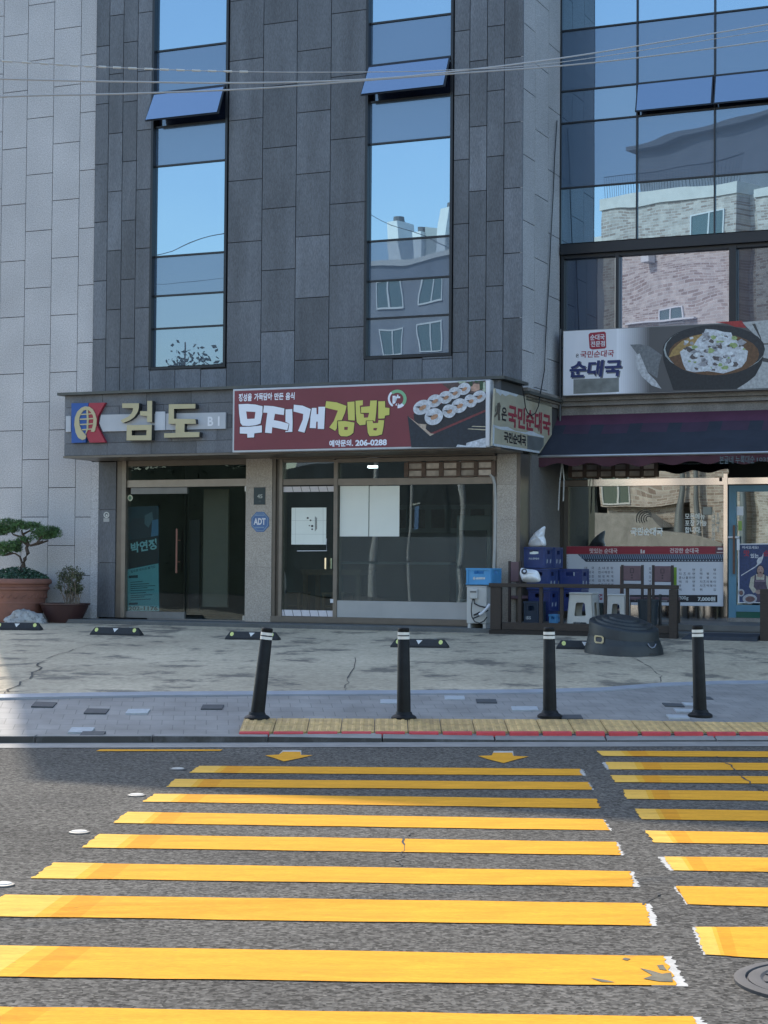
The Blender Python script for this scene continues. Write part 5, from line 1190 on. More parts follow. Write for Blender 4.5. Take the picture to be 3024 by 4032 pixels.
# ------------------------------------------------------------------ wires, pipe and cable
m_wire = mat('cable_sheath', (.38, .38, .38), .4, spec=.8)
def wire(pts, r, label, m, seg=8, wob=0):
    P = []
    for k, (px, py, dep) in enumerate(pts): q = ray(px, py); P.append(CAMP + q * dep)
    Q = []
    for i in range(len(P) - 1):
        p0 = P[max(i - 1, 0)]; p1 = P[i]; p2 = P[i + 1]; p3 = P[min(i + 2, len(P) - 1)]
        for s_ in range(seg):
            u = s_ / seg; Q.append(.5 * (2 * p1 + (p2 - p0) * u + (2 * p0 - 5 * p1 + 4 * p2 - p3) * u * u + (3 * p1 - p0 - 3 * p2 + p3) * u ** 3))
    Q.append(P[-1]); t = thing('overhead_cable', label, 'cable', P[0], 'W', 'overhead street cables'); mb = MB(); mb.tube(Q, r, 6); mb.build('cable', m, t, smooth=True); return t, Q
wire([(-900, 280, 13), (0, 310, 13.6), (500, 322, 14), (1000, 326, 14.6), (1449, 312, 15.2), (1789, 281, 15.8), (2200, 230, 16.5), (2600, 166, 17), (3024, 95, 17.6), (3500, 10, 18.4)], .0075, 'thicker overhead cable, upper one crossing the whole photo', m_wire)
wire([(-900, 430, 13), (0, 381, 13.6), (500, 369, 14), (1000, 349, 14.6), (1449, 316, 15.2), (1789, 290, 15.8), (2200, 260, 16.5), (2556, 222, 17), (3024, 160, 17.6), (3500, 85, 18.4)], .0075, 'overhead cable crossing lower at the left end, with small clips along it', m_wire)
t, Q = wire([(-900, 180, 13), (0, 239, 13.6), (500, 268, 14), (1000, 283, 14.6), (1500, 283, 15.2), (1780, 275, 15.6), (2200, 246, 16.4), (3024, 120, 17.6)], .004, 'thin overhead wire, highest at the left, wrapped with pale tags', m_wire)
mb = MB()
for k in range(8, 24, 1): mb.tube([Q[k].lerp(Q[k + 1], .1), Q[k].lerp(Q[k + 1], .6)], .009, 6)
mb.build('pale_tag', mat('pale_wrap', (.5, .5, .48), .5), t)
gpt = lambda x, y: ps(2000 + x / 1.4746, y / 1.4746, UC + .03)
spt = lambda x, y: ps(1900 + x / 3.318, 1500 + y / 3.318, UC + .12)
t = thing('hanging_cable', 'loose black cable hanging down the pale side wall and looping over the weathered sign', 'cable', spt(640, 440)); mb = MB()
mb.tube([gpt(285, 700), gpt(272, 900), gpt(262, 1150), gpt(248, 1400), gpt(240, 1600), gpt(228, 1800), gpt(218, 1980), gpt(212, 2150), spt(750, 200), spt(730, 330), spt(690, 420), spt(640, 452), spt(590, 420), spt(562, 350), spt(545, 230), spt(530, 130), spt(505, 40), ps(1900 + 490 / 3.318, 1495, UC + .03)], .009, 6)
mb.build('cable', m_black, t, smooth=True)

# ------------------------------------------------------------------ bollards
m_bol = mat('bollard_black', (.006, .007, .008), .5, nscale=9, namt=.5, spec=.22, stain=.25, stcol=(.03, .03, .03), stscale=6); m_refl = mat('reflective_band', (.72, .70, .64), .35)
def bollard(base, top, label):
    p = gp(*base); hgt = .84
    r = ray(*top); tt = p.y / r.y; q = CAMP + r * tt
    ax = (q - p); L = ax.length; ax.normalize()
    t = thing('bollard', label, 'bollard', p, 'W', 'black bollards along the sidewalk')
    e1_ = Vector((1, 0, 0)) - ax * ax.x; e1_.normalize(); e2_ = ax.cross(e1_)
    T = lambda v: e1_ * v.x + e2_ * v.y + ax * v.z
    R0, R1 = .066, .053
    rr = lambda s_: R0 + (R1 - R0) * s_
    mb = MB(); mb.lathe(p, [(R0, .01), (rr(.86), L * .86), (rr(.865) - .002, L * .865), (rr(.955) - .002, L * .955), (rr(.96), L * .96), (rr(1) * .97, L * .99), (rr(1) * .8, L)], 28, T); mb.build('post', m_bol, t, smooth=True)
    for a, b in ((.872, .905), (.918, .95)):
        mb = MB(); mb.lathe(p, [(rr(a) - .001, L * a), (rr(a) + .0012, L * a), (rr(b) + .0012, L * b), (rr(b) - .001, L * b)], 28, T); mb.build('reflective_band', m_refl, t, smooth=True)
    mb = MB(); mb.lathe(p, [(.118, -.02), (.118, .012), (.105, .024), (.082, .036), (.072, .06), (.066, .062)], 28); mb.build('flange', m_bol, t, smooth=True)
bollard((1012, 2829), (1053, 2472), 'leaning black bollard, tilted to the right, at the left end of the tactile paving')
bollard((1590, 2828), (1589, 2471), 'upright black bollard in front of the middle shop window')
bollard((2165, 2822), (2162, 2470), 'upright black bollard in front of the brown fence, just left of the round drum')
bollard((2757, 2819), (2746, 2461), 'upright black bollard at the right, in front of the blue door')

# ------------------------------------------------------------------ wheel stops
m_y = mat('yellow_reflector', (.62, .66, .22), .35); m_w2 = mat('white_reflector', (.66, .66, .64), .35)
def wheelstop(xl, xr, py, label, pyr=None):
    A, B = gp(xl, py), gp(xr, pyr or py); t = thing('wheel_stop', label, 'wheel stop', (A + B) / 2, 'W', 'rubber wheel stops on the forecourt')
    ux = (B - A); L = ux.length; ux.normalize(); uy = Vector((-ux.y, ux.x, 0)).normalized(); O = A
    P = lambda x, y, z: O + ux * x + uy * y + Vector((0, 0, z))
    mb = MB(); Hh = .115
    bot = [P(0, 0, -.03), P(L, 0, -.03), P(L, .15, -.03), P(0, .15, -.03)]
    mid = [P(0, 0, .018), P(L, 0, .018), P(L, .15, .018), P(0, .15, .018)]; mb.hexa(bot, mid)
    top = [P(.065, .045, Hh), P(L - .065, .045, Hh), P(L - .065, .11, Hh), P(.065, .11, Hh)]; mb.hexa([v + Vector((0, 0, .0005)) for v in mid], top)
    mb.build('rubber_block', m_rubber, t, bevel=.008)
    F = lambda x, s_: P(x, .045 * s_ - .003, .018 + (Hh - .018) * s_)
    for x in (.10, L - .10):
        mb = MB(); c = []
        for k in range(14):
            q = 2 * math.pi * k / 14; c.append(F(x + .027 * math.cos(q), .62 + .30 * math.sin(q)))
        mb.prism(c, uy * .003); mb.build('yellow_reflector', m_y, t)
    mb = MB(); mb.prism([F(L / 2 - .042, .86), F(L / 2 + .042, .86), F(L / 2 - .008, .3)], uy * .003); mb.build('white_triangle', m_w2, t)
    mb = MB()
    for x in (.18, L - .18):
        mb = MB(); mb.lathe(P(x, .075, Hh), [(.02, 0), (.018, .008)], 10); mb.build('bolt', mat('dull_bolt', (.25, .26, .26), .5, .5), t)
for a, b, y, lb in ((-30, 160, 2481, 'black rubber wheel stop in front of the rock and terracotta planter'), (352, 551, 2500, 'black rubber wheel stop with two yellow dots in front of the glass entrance'),
                    (884, 1094, 2518, 'black rubber wheel stop behind the leaning bollard'), (1536, 1763, 2549, 'black rubber wheel stop behind the bollard before the shop window'), (2190, 2418, 2556, 'black rubber wheel stop half hidden behind the round drum')):
    wheelstop(a, b, y, lb, y + (4 if a > 100 else 1))

# ------------------------------------------------------------------ porch: fence, cooler, crates, chairs, stools, bins, drum
DF = -.85
P5 = lambda x, y, d=DF: pf(*z_('e5', x, y), d)
P6 = lambda x, y, d=DF: pf(*z_('e6', x, y), d)
ua, ub = P5(408, 1300)[0], P6(1556, 900)[0]
zt, ztr = P5(900, 932)[2], P5(900, 990)[2]; zbr, zbb = P5(900, 1512)[2], P5(900, 1622)[2]
gzf = lambda u, d=DF: gz(*W((u, d, 0)).xy)
fen = thing('wooden_fence', 'low dark brown wooden railing around the porch with crates and stools behind it', 'fence', (ua, DF, gzf(ua)))
mb = MB(); mb.box(ua, ub, DF - .05, DF + .05, ztr, zt); mb.build('top_rail', m_wood, fen, bevel=.006)
mb = MB(); mb.box(ua + .2, ub - .1, DF - .03, DF + .03, zbb, zbr); mb.build('bottom_rail', m_wood, fen, bevel=.005)
mb = MB(); mb.box(ua + .02, P5(585, 1200)[0], DF - .035, DF + .035, zbb, ztr - .003); mb.build('side_board', m_wood, fen, bevel=.004)
mb = MB(); mb.box(P6(1442, 1000)[0], ub - .005, DF - .055, DF + .045, gzf(ub) - .05, ztr - .003); mb.build('post', m_wood, fen, bevel=.005)
for x in ((832, 880), (1148, 1196), (1455, 1502)):
    mb = MB(); mb.box(P5(x[0], 1200)[0], P5(x[1], 1200)[0], DF - .02, DF + .02, zbr + .001, ztr - .001); mb.build('baluster', m_wood, fen, bevel=.003)
for x in ((547, 585), (845, 885), (1143, 1187)):
    mb = MB(); mb.box(P6(x[0], 900)[0], P6(x[1], 900)[0], DF - .02, DF + .02, zbr + .001, ztr - .001); mb.build('baluster', m_wood, fen, bevel=.003)
mb = MB(); mb.box(ua, P6(1440, 1000)[0] - .002, DF - .02, DF + .03, gzf(ua) - .1, zbb - .004, .35); mb.build('skirt_board', m_wood, fen)
# second fence at the right edge
u3 = pf(*z_('e7', 1155, 1700), DF)[0]
t = thing('wooden_fence', 'end post of a second dark wooden railing cut off by the right edge', 'fence', (u3, DF, gzf(u3)))
zq = pf(*z_('e7', 1200, 1428), DF)[2]
mb = MB(); mb.box(u3, u3 + .12, DF - .05, DF + .05, gzf(u3) - .1, zq); mb.build('post', m_wood, t, bevel=.005)
mb = MB(); mb.box(u3 + .121, u3 + 2.2, DF - .04, DF + .04, zq - .09, zq - .005); mb.build('top_rail', m_wood, t); mb = MB(); mb.box(u3 + .121, u3 + 2.2, DF - .03, DF + .03, zq - .85, zq - .73); mb.build('bottom_rail', m_wood, t)
# ramp mats between the two fences
t = thing('ramp_mat', 'dark grey rubber ramp lying at the foot of the blue door', 'mat', (P6(1600, 1450)[0], DF, gzf(ub)))
ra, rb = P6(1720, 1450, -.6)[0], u3 - .02; gm = gzf(ra, -.9)
mb = MB(); mb.hexa([(ra - .1, -1.0, gm - .05), (rb, -1.0, gm - .06), (rb, -.705, gm - .05), (ra, -.705, gm - .05)], [(ra + .02, -.97, gm + .05), (rb, -.97, gm + .05), (rb, -.705, z_s + .012), (ra + .1, -.705, z_s + .012)])
mb.build('ramp', mat('ramp_rubber', (.018, .024, .034), .7, nscale=8, namt=.2), t, bevel=.01)
# air conditioner
DA2 = -.62
Pa = lambda x, y: pf(*z_('e5', x, y), DA2)
a, b = Pa(65, 1200)[0], Pa(360, 1200)[0]; zt_, zb_ = Pa(200, 972)[2], max(Pa(200, 1530)[2], z_s + .06)
ac = thing('air_conditioner', 'white outdoor cooling unit with black hoses, blue crate on top', 'air conditioner', (a, DA2, z_s))
m_ac = mat('cooler_paint', (.47, .475, .46), .5, nscale=4, namt=.06, stain=.2, stcol=(.3, .28, .25), stscale=4)
mb = MB(); mb.box(a, b, DA2, DA2 + .55, zb_, zt_ - .012); mb.build('casing', m_ac, ac, bevel=.012)
mb = MB(); mb.box(a - .006, b + .006, DA2 - .006, DA2 + .556, zt_ - .011, zt_ + .004); mb.build('lid', m_ac, ac, bevel=.005)
mb = MB(); mb.box(Pa(130, 0)[0], Pa(245, 0)[0], DA2 - .045, DA2 - .001, Pa(200, 1160)[2], Pa(200, 1010)[2]); vc = mb.build('valve_cover', m_ac, ac, bevel=.015)
mb = MB(); mb.box(Pa(142, 0)[0], Pa(235, 0)[0], DA2 - .05, DA2 - .046, Pa(200, 1068)[2], Pa(200, 1045)[2]); mb.build('grip_shadow', mat('grip_grey', (.12, .12, .12), .6), vc)
for x in (95, 320):
    mb = MB(); mb.box(Pa(x, 0)[0], Pa(x + 40, 0)[0], DA2 - .01, DA2 + .5, z_s, zb_ - .002); mb.build('foot', m_ac, ac)
def hose(pts, r, m, nm='hose'):
    mb = MB(); mb.tube([Vector(Pa(x, y)) + Vector((0, -o, 0)) for x, y, o in pts], r, 8); mb.build(nm, m, ac, smooth=True)
hose([(165, 1160, .02), (160, 1230, .05), (155, 1330, .06), (170, 1430, .07), (215, 1500, .08), (290, 1520, .09), (350, 1490, .08), (380, 1430, .03)], .009, m_black)
hose([(180, 1165, .02), (200, 1230, .05), (270, 1265, .05), (340, 1285, .04), (370, 1290, .0)], .010, m_black); hose([(190, 1400, .04), (250, 1380, .07), (270, 1360, .03)], .014, m_black); hose([(180, 1450, .06), (260, 1420, .07), (330, 1370, .06), (385, 1330, .0)], .010, m_black)
hose([(405, 1245, .0), (385, 1300, .05), (330, 1370, .08), (285, 1395, .09)], .022, m_white, 'white_hose')
# crates
def crate(u, d, z, w_, dp, hgt, m, label, group, decal=1, name='crate'):
    t = thing(name, label, 'crate', (u, d, z), group=group)
    mb = MB(); th = .018; e = .03
    mb.box(u + th, u + w_ - th, d + th, d + dp - th, z + .001, z + .02)
    for (a0, a1, b0, b1) in ((u, u + w_, d, d + th), (u, u + w_, d + dp - th, d + dp), (u, u + th, d + th + .0005, d + dp - th - .0005), (u + w_ - th, u + w_, d + th + .0005, d + dp - th - .0005)):
        lng = (a1 - a0) > (b1 - b0)
        zl_, zh = z + hgt * .66, z + hgt * .84
        mb.box(a0, a1, b0, b1, z, zl_, 1); mb.box(a0, a1, b0, b1, zh, z + hgt, 1)
        if lng: k = (a1 - a0) * .3; mb.box(a0, a0 + k, b0, b1, zl_ + .0005, zh - .0005); mb.box(a1 - k, a1, b0, b1, zl_ + .0005, zh - .0005)
        else: k = (b1 - b0) * .3; mb.box(a0, a1, b0, b0 + k, zl_ + .0005, zh - .0005); mb.box(a0, a1, b1 - k, b1, zl_ + .0005, zh - .0005)
    sh = mb.build('shell', m, t)
    mb = MB(); r_ = .012
    mb.box(u - r_ * .6, u + w_ + r_ * .6, d - r_, d - .0005, z + hgt - .03, z + hgt - .002); mb.box(u - r_ * .6, u + w_ + r_ * .6, d - r_, d - .0005, z + .002, z + .025)
    for a0 in (u + .002, u + w_ - .032): mb.box(a0, a0 + .03, d - r_, d - .0005, z + .026, z + hgt - .031)
    mb.box(u + w_ + .0005, u + w_ + r_, d, d + dp, z + hgt - .03, z + hgt - .002); mb.box(u + w_ + .0005, u + w_ + r_, d, d + dp, z + .002, z + .025)
    for b0 in (d + .002, d + dp - .032): mb.box(u + w_ + .0005, u + w_ + r_, b0, b0 + .03, z + .026, z + hgt - .031)
    mb.build('rim', m, t, bevel=.003)
    return t, sh
m_cb = mat('sky_blue_plastic', (.065, .27, .52), .4, nscale=5, namt=.08); m_db = mat('navy_plastic', (.016, .034, .145), .4, nscale=5, namt=.15); m_cp = mat('crate_print', (.42, .47, .5), .6, nscale=20, namt=.3)
a = Pa(62, 800)[0]; wd = Pa(428, 800)[0] - a; zc = zt_ + .02; hc = pf(*z_('e5', 200, 705), DA2)[2] - zc
t, sh = crate(a, DA2, zc, wd, .42, hc, m_cb, 'sky blue plastic crate on top of the white cooling unit', 'bottle crates by the porch')
mb = MB(); fpoly(mb, 'e5', fell('e5', 178, 856, 20, 24, n=8), DA2 - .002); 
p = lambda x, y: pf(*z_('e5', x, y), DA2 - .002)
textmesh(mb, 'SOUTHERN', p(208, 870), p(340, 870), p(208, 842), .04) if False else fpoly(mb, 'e5', [(208, 842), (340, 840), (336, 872), (205, 872)], DA2 - .002)
mb.build('printed_mark', m_cp, sh)
# dark crates in the stack
w0, dp0, hh = .345, .37, (pf(2100, 2148, .15)[2] - pf(2100, 2233, .15)[2])
uA = pf(*z_('e5', 905, 550), .15)[0]; ztop = pf(2100, 2152, .15)[2]
m_dbs = [m_db, mat('navy_plastic_faded', (.024, .046, .155), .45, nscale=5, namt=.15)]
names = {(0, 0): 'front', (1, 0): 'back'}
stack = []
def zrow(k): return ztop - hh * (k + 1)
specs = [(uA, .15, 0, 'topmost navy crate at the front of the stack, under the pointed plastic bag'), (uA + .02, .15 + .40, 0, 'topmost navy crate behind the front one, right of the pointed plastic bag'),
         (uA + .08, .10, 1, 'navy crate in the second row down, right behind the tied white bag'), (uA + .06, .52, 1, 'navy crate in the second row down, at the back, under the rear top crate'),
         (uA + .42, .62, 1, 'navy crate at the right end of the second row, against the menu banner'), (uA + .10, .11, 2, 'navy crate of the third row down, half seen above the fence rail'),
         (uA + .42, .60, 2, 'navy crate at the right of the third row, behind the left white stool'), (uA + .09, .10, 3, 'navy crate at the bottom of the stack, seen between fence balusters')]
for (u, d, k, lb) in specs:
    zz_ = zrow(k)
    if k == 3: zz_ = z_s + .001
    h_ = hh - .006 if k != 3 else zrow(2) - z_s - .006
    t, sh = crate(u, d, zz_, w0, dp0, h_, random.choice(m_dbs), lb, 'navy bottle crates in the porch stack')
    mb = MB(); x = u + w0 + .0015; r_ = random.Random(k * 7 + int(u * 10))
    for q in (.2, .62): 
        z0_ = zz_ + h_ * .22; y = d + dp0 * q
        mb.flat([(x, y, z0_), (x, y + .05, z0_ + .015), (x, y + .062, z0_ + .075), (x, y + .045, z0_ + .06), (x, y + .02, z0_ + .07), (x, y + .01, z0_ + .045)])
    mb.build('printed_mark', m_cp, sh)
    if k == 0 and d < .3:
        mb = MB(); pp = lambda x, y: pf(*z_('e5', x, y), d - .002)
        textmesh(mb, '카스후레쉬', pp(985, 580), pp(1140, 580), pp(985, 548), .03); mb.build('lettering', m_cp, sh)
        mb = MB(); fpoly(mb, 'e5', [(985, 452), (1010, 470), (1060, 455), (1130, 460), (1135, 490), (1060, 500), (985, 505)], d + .002); mb.build('paper_scrap', m_paper, sh)
t, sh = crate(pf(*z_('e5', 1290, 1400), -.1)[0], -.1, z_s + .001, .12, .2, .21, m_cb, 'small sky blue plastic box on the porch floor behind the fence balusters', 'bottle crates by the porch')
t, sh = crate(pf(*z_('e5', 915, 1400), -.25)[0], -.25, z_s + .001, .23, .3, .40, mat('deep_blue_box', (.012, .03, .06), .5), 'dark blue box on the porch floor under the leaning chair', 'bottle crates by the porch')
mb = MB(); pp = lambda x, y: pf(*z_('e5', x, y), -.252); textmesh(mb, 'ISS', pp(940, 1465), pp(1020, 1465), pp(940, 1420), .03); mb.build('lettering', m_cp, sh)
# plastic bags
def bag(poly, zk, d, depth, label, base, m, seed, stripes=()):
    t = thing('plastic_bag', label, 'plastic bag', pf(*z_(zk, *base), d), group=None)
    n = len(poly); r_ = random.Random(seed); mb = MB()
    ring = [Vector(pf(*z_(zk, x, y), d)) for x, y in poly]; c = sum(ring, Vector()) / n
    rings = []
    for s_, dd in ((.0, -depth * .62), (.45, -depth * .55), (.8, -depth * .3), (1.0, 0), (.85, depth * .35), (.4, depth * .55), (0, depth * .6)):
        rings.append([c.lerp(p, s_) + Vector((r_.uniform(-.012, .012), dd + r_.uniform(-.045, .045) * (1 if 0 < s_ < 1 else 0), r_.uniform(-.01, .01) * (1 if 0 < s_ < 1 else 0))) for p in ring])
    for A, B in zip(rings, rings[1:]):
        for k in range(n): mb.face([A[k], A[(k + 1) % n], B[(k + 1) % n], B[k]])
    o = mb.build('bag_skin', m, t, smooth=False); bpy.context.view_layer.objects.active = o
    bm = bmesh.new(); bm.from_mesh(o.data); bmesh.ops.remove_doubles(bm, verts=bm.verts, dist=.0005); bmesh.ops.recalc_face_normals(bm, faces=bm.faces); bm.to_mesh(o.data); bm.free()
    s_ = o.modifiers.new('sub', 'SUBSURF'); s_.levels = s_.render_levels = 1; o.data.shade_smooth(); return t
m_bag = mat('white_plastic', (.74, .76, .79), .35, nscale=6, namt=.12, bump=.5, bscale=16)
t1 = bag([(948, 405), (975, 330), (1010, 260), (1060, 200), (1110, 150), (1165, 110), (1215, 80), (1245, 62), (1240, 130), (1225, 200), (1215, 245), (1238, 265), (1252, 330), (1252, 395), (1150, 402), (1050, 405)], 'e5', .30, .16, 'white plastic bag with a tall pointed top on the uppermost navy crate', (1100, 405), m_bag, 2)
t2 = bag([(875, 925), (870, 850), (845, 800), (855, 740), (850, 700), (890, 692), (930, 715), (1000, 715), (1080, 725), (1130, 735), (1155, 800), (1172, 870), (1178, 925), (1020, 930)], 'e5', -.45, .18, 'tied white plastic bag with a round dark print, just above the fence rail', (1020, 930), m_bag, 5)
mb = MB(); fprism(mb, 'e5', fell('e5', 918, 755, 42, 42), -.585, .004, [fell('e5', 922, 750, 22, 18, n=14)]); mb.build('round_print', mat('bag_print', (.03, .03, .04), .6), t2)
# leaning chairs with brown backs
m_cl = mat('brown_vinyl', (.115, .068, .078), .55, nscale=6, namt=.15); m_cf = mat('chair_frame_dark', (.03, .022, .022), .5)
def porch_chair(x0_, x1_, ya, yb, d, label, zk='e6', marks=True):
    P_ = lambda x, y, dd=d: pf(*z_(zk, x, y), dd)
    a, b = P_(x0_, ya)[0], P_(x1_, ya)[0]; zt_, zb_ = P_((x0_ + x1_) / 2, ya)[2], P_((x0_ + x1_) / 2, yb)[2]
    t = thing('porch_chair', label, 'chair', ((a + b) / 2, d, z_s), group='dark framed chairs on the porch')
    mb = MB(); mb.box(a + .035, b - .035, d - .02, d + .015, zb_, zt_ - .012); bk_ = mb.build('backrest', m_cl, t, bevel=.012)
    if marks:
        mb = MB(); cu_ = (a + b) / 2
        mb.flat([(cu_ - .03, d - .0215, zt_ - .05), (cu_ + .03, d - .0215, zt_ - .05), (cu_ + .03, d - .0215, zt_ - .12), (cu_ - .03, d - .0215, zt_ - .12)], [[(cu_ - .018, d - .0215, zt_ - .06), (cu_ + .018, d - .0215, zt_ - .06), (cu_ + .018, d - .0215, zt_ - .11), (cu_ - .018, d - .0215, zt_ - .11)]])
        mb.build('square_mark', mat('chair_mark', (.045, .03, .035), .6), bk_)
        for z in (zt_ - .15, zt_ - .19): mb = MB(); mb.flat([(cu_ + .014 * math.cos(k * .785), d - .0215, z + .014 * math.sin(k * .785)) for k in range(8)]); mb.build('round_mark', MATS['chair_mark'], bk_)
    for u in (a, b - .034):
        mb = MB(); mb.box(u, u + .034, d - .018, d + .02, z_s, zt_); mb.build('back_leg', m_cf, t)
        mb = MB(); mb.box(u, u + .034, d + .36, d + .395, z_s, z_s + .43); mb.build('front_leg', m_cf, t)
    mb = MB(); mb.box(a + .035, b - .035, d - .012, d + .012, zb_ - .075, zb_ - .045); mb.build('back_rail', m_cf, t)
    mb = MB(); mb.box(a, b, d + .021, d + .40, z_s + .431, z_s + .48); mb.build('seat', m_cl, t, bevel=.01)
    return t
porch_chair(782, 1085, 430, 645, .25, 'porch chair with a brown back, left one of the pair before the menu banner')
porch_chair(1203, 1493, 434, 662, .25, 'porch chair with a brown back, right one of the pair, beside the lime green board')
t = porch_chair(690, 880, 600, 910, -.2, 'dark chair with a reddish back beside the tied white bag, left end of the porch', 'e5', False)
t = thing('green_board', 'narrow lime green board standing behind the right brown chair', 'board', pf(*z_('e6', 1508, 720), .5))
mb = MB(); a = pf(*z_('e6', 1492, 600), .5)[0]; b = pf(*z_('e6', 1530, 600), .5)[0]; mb.box(a, b, .5, .53, z_s, pf(*z_('e6', 1508, 462), .5)[2]); mb.build('board', mat('lime_board', (.16, .27, .03), .5), t)
t = thing('orange_board', 'narrow brown orange board standing left of the left brown chair', 'board', pf(*z_('e6', 772, 700), .45))
mb = MB(); a = pf(*z_('e6', 765, 600), .45)[0]; b = pf(*z_('e6', 782, 600), .45)[0]; mb.box(a, b, .45, .48, z_s, pf(*z_('e6', 775, 450), .45)[2]); mb.build('board', mat('orange_board', (.14, .06, .035), .6), t)
# white plastic stools
m_st = mat('stool_plastic', (.50, .505, .48), .5, nscale=5, namt=.06)
def stool(xl, xr, yt, yb, d, label, xlb, xrb):
    P_ = lambda x, y, dd=d: pf(*z_('e6', x, y), dd)
    zt_ = P_((xl + xr) / 2, yt)[2]; zb_ = z_s; a, b = P_(xl, yt)[0], P_(xr, yt)[0]; a2, b2 = P_(xlb, yb)[0], P_(xrb, yb)[0]
    w_ = b - a; dp = w_ * .95; ex = (b2 - a2 - w_) / 2; Hh = zt_ - zb_
    t = thing('plastic_stool', label, 'stool', ((a + b) / 2, d, zb_), group='white plastic stools behind the fence')
    mb = MB(); mb.box(a - .006, b + .006, d - .006, d + dp + .006, zt_ - .03, zt_); mb.build('seat', m_st, t, bevel=.01)
    cx, cy = (a + b) / 2, d + dp / 2
    def K(sx, sy, s_, ins=0.0): g_ = (1 - s_) * ex; return Vector((cx + sx * (w_ / 2 + g_ - ins), cy + sy * (dp / 2 + g_ - ins), zb_ + (Hh - .031) * s_))
    names_ = ['front_panel', 'right_panel', 'back_panel', 'left_panel']
    cs = [(-1, -1), (1, -1), (1, 1), (-1, 1)]
    for k in range(4):
        A, B = cs[k], cs[(k + 1) % 4]
        def S_(x, s_):   # x across 0..1, s up 0..1
            return K(*A, s_).lerp(K(*B, s_), x)
        outer = [S_(0, 0), S_(.16, 0), S_(.2, .17), S_(.27, .23), S_(.73, .23), S_(.8, .17), S_(.84, 0), S_(1, 0), S_(1, 1), S_(0, 1)]
        hole = [S_(.30, .40), S_(.70, .40), S_(.73, .44), S_(.69, .74), S_(.64, .78), S_(.36, .78), S_(.31, .74), S_(.27, .44)]
        nrm = (K(*B, .5) - K(*A, .5)).cross(Vector((0, 0, 1))).normalized() * -.012
        mb = MB(); mb.prism(outer, nrm, [hole]); mb.build(names_[k], m_st, t)
    return t
stool(75, 380, 805, 1225, -.62, 'white plastic stool, wider one at the left with the lower arch showing', 40, 410)
stool(590, 830, 825, 1225, -.45, 'white plastic stool, narrower one at the right, behind the round drum', 572, 850)
# bins
def bin_(x0_, x1_, yt, d, label, m, tap=.8):
    P_ = lambda x, y: pf(*z_('e6', x, y), d); a, b = P_(x0_, yt)[0], P_(x1_, yt)[0]; c = (a + b) / 2; r_ = (b - a) / 2; z = P_(x0_, yt)[2]
    t = thing('waste_bin', label, 'bin', (c, d + r_, z_s), group='bins on the porch')
    mb = MB(); mb.lathe((c, d + r_, 0), [(r_ * tap, z_s), (r_ * .97, z - .03), (r_ * .9, z - .028), (r_ * tap * .9, z_s + .05)], 28); mb.build('bucket', m, t, smooth=True)
    mb = MB(); mb.lathe((c, d + r_, 0), [(r_ * .97, z - .03), (r_ * 1.02, z - .03), (r_ * 1.02, z), (r_ * .92, z), (r_ * .92, z - .027)], 28); mb.build('rim', m, t, smooth=True)
bin_(965, 1250, 898, -.5, 'large dark blue grey tapered bin on the porch behind the fence', mat('bin_plastic', (.016, .028, .04), .5))
bin_(412, 520, 945, -.2, 'small dark green grey bin standing between the two white stools', mat('bin_green', (.03, .05, .05), .5))
t = thing('chrome_pole', 'thin dark pole standing on the porch right of the bin', 'pole', pf(*z_('e6', 1310, 1210), -.2)); mb = MB(); uu = pf(*z_('e6', 1310, 1000), -.2)[0]; mb.tube([(uu, -.2, z_s), (uu, -.2, pf(*z_('e6', 1310, 830), -.2)[2])], .022, 8); mb.build('pole', m_blackframe, t, smooth=True)
# round drum with slanted stepped top
A, B = gp(*z_('e6', 290, 1632)), gp(*z_('e6', 1380, 1650))
c = (A + B) / 2; Rb = (B - A).length / 2; c.y += Rb * .25; c.z = gz(c.x, c.y)
dr_ = thing('round_drum', 'low round dark grey plastic drum with slanted stepped top and yellow ringed hole', 'drum', c, 'W')
sc = 7000 / c.y
hl = (1632 - 1175) / 3.4563 / sc; hr = (1650 - 1300) / 3.4563 / sc; hm = (hl + hr) / 2
Rt = 470 / 3.4563 / sc
off = ((890 - 835) / 3.4563 / sc) * .5
def tilt(z0_, k):
    def f_(v):                                     # k: share of the full slant at this height
        return Vector((v.x + off * 0, v.y, v.z * (1 + k * 0) + k * (-(hl - hr) / 2 * v.x / Rt + .075 * v.y / Rt)))
    return f_
mb = MB()
prof = [(Rb, -.03, 0), (Rb * .985, .05, 0), (Rb * .95, .12, .1), (Rb * .94, .122, .1), (Rb * .9, hm * .55, .55), (Rb * .885, hm * .552, .55), (Rt * 1.0, hm * .93, 1), (Rt * .99, hm * .97, 1), (Rt * .95, hm, 1), (Rt * .84, hm, 1), (Rt * .82, hm + .028, 1), (Rt * .66, hm + .028, 1), (Rt * .64, hm + .056, 1), (Rt * .45, hm + .056, 1), (Rt * .43, hm + .08, 1), (.02, hm + .08, 1)]
N = 56; rings = []
for r_, z, k in prof:
    ring = []
    for j in range(N):
        q = 2 * math.pi * j / N; v = Vector((r_ * math.cos(q), r_ * math.sin(q), z)); ring.append(mb.vert(c + tilt(0, k)(v)))
    rings.append(ring)
for A_, B_ in zip(rings, rings[1:]):
    for j in range(N): mb.f.append([A_[j], A_[(j + 1) % N], B_[(j + 1) % N], B_[j]]); mb.t.append(1)
mb.f.append(rings[-1]); mb.t.append(1)
m_drum = mat('drum_plastic', (.020, .026, .030), .5, nscale=10, namt=.15)
mb.build('shell', m_drum, dr_, smooth=True)
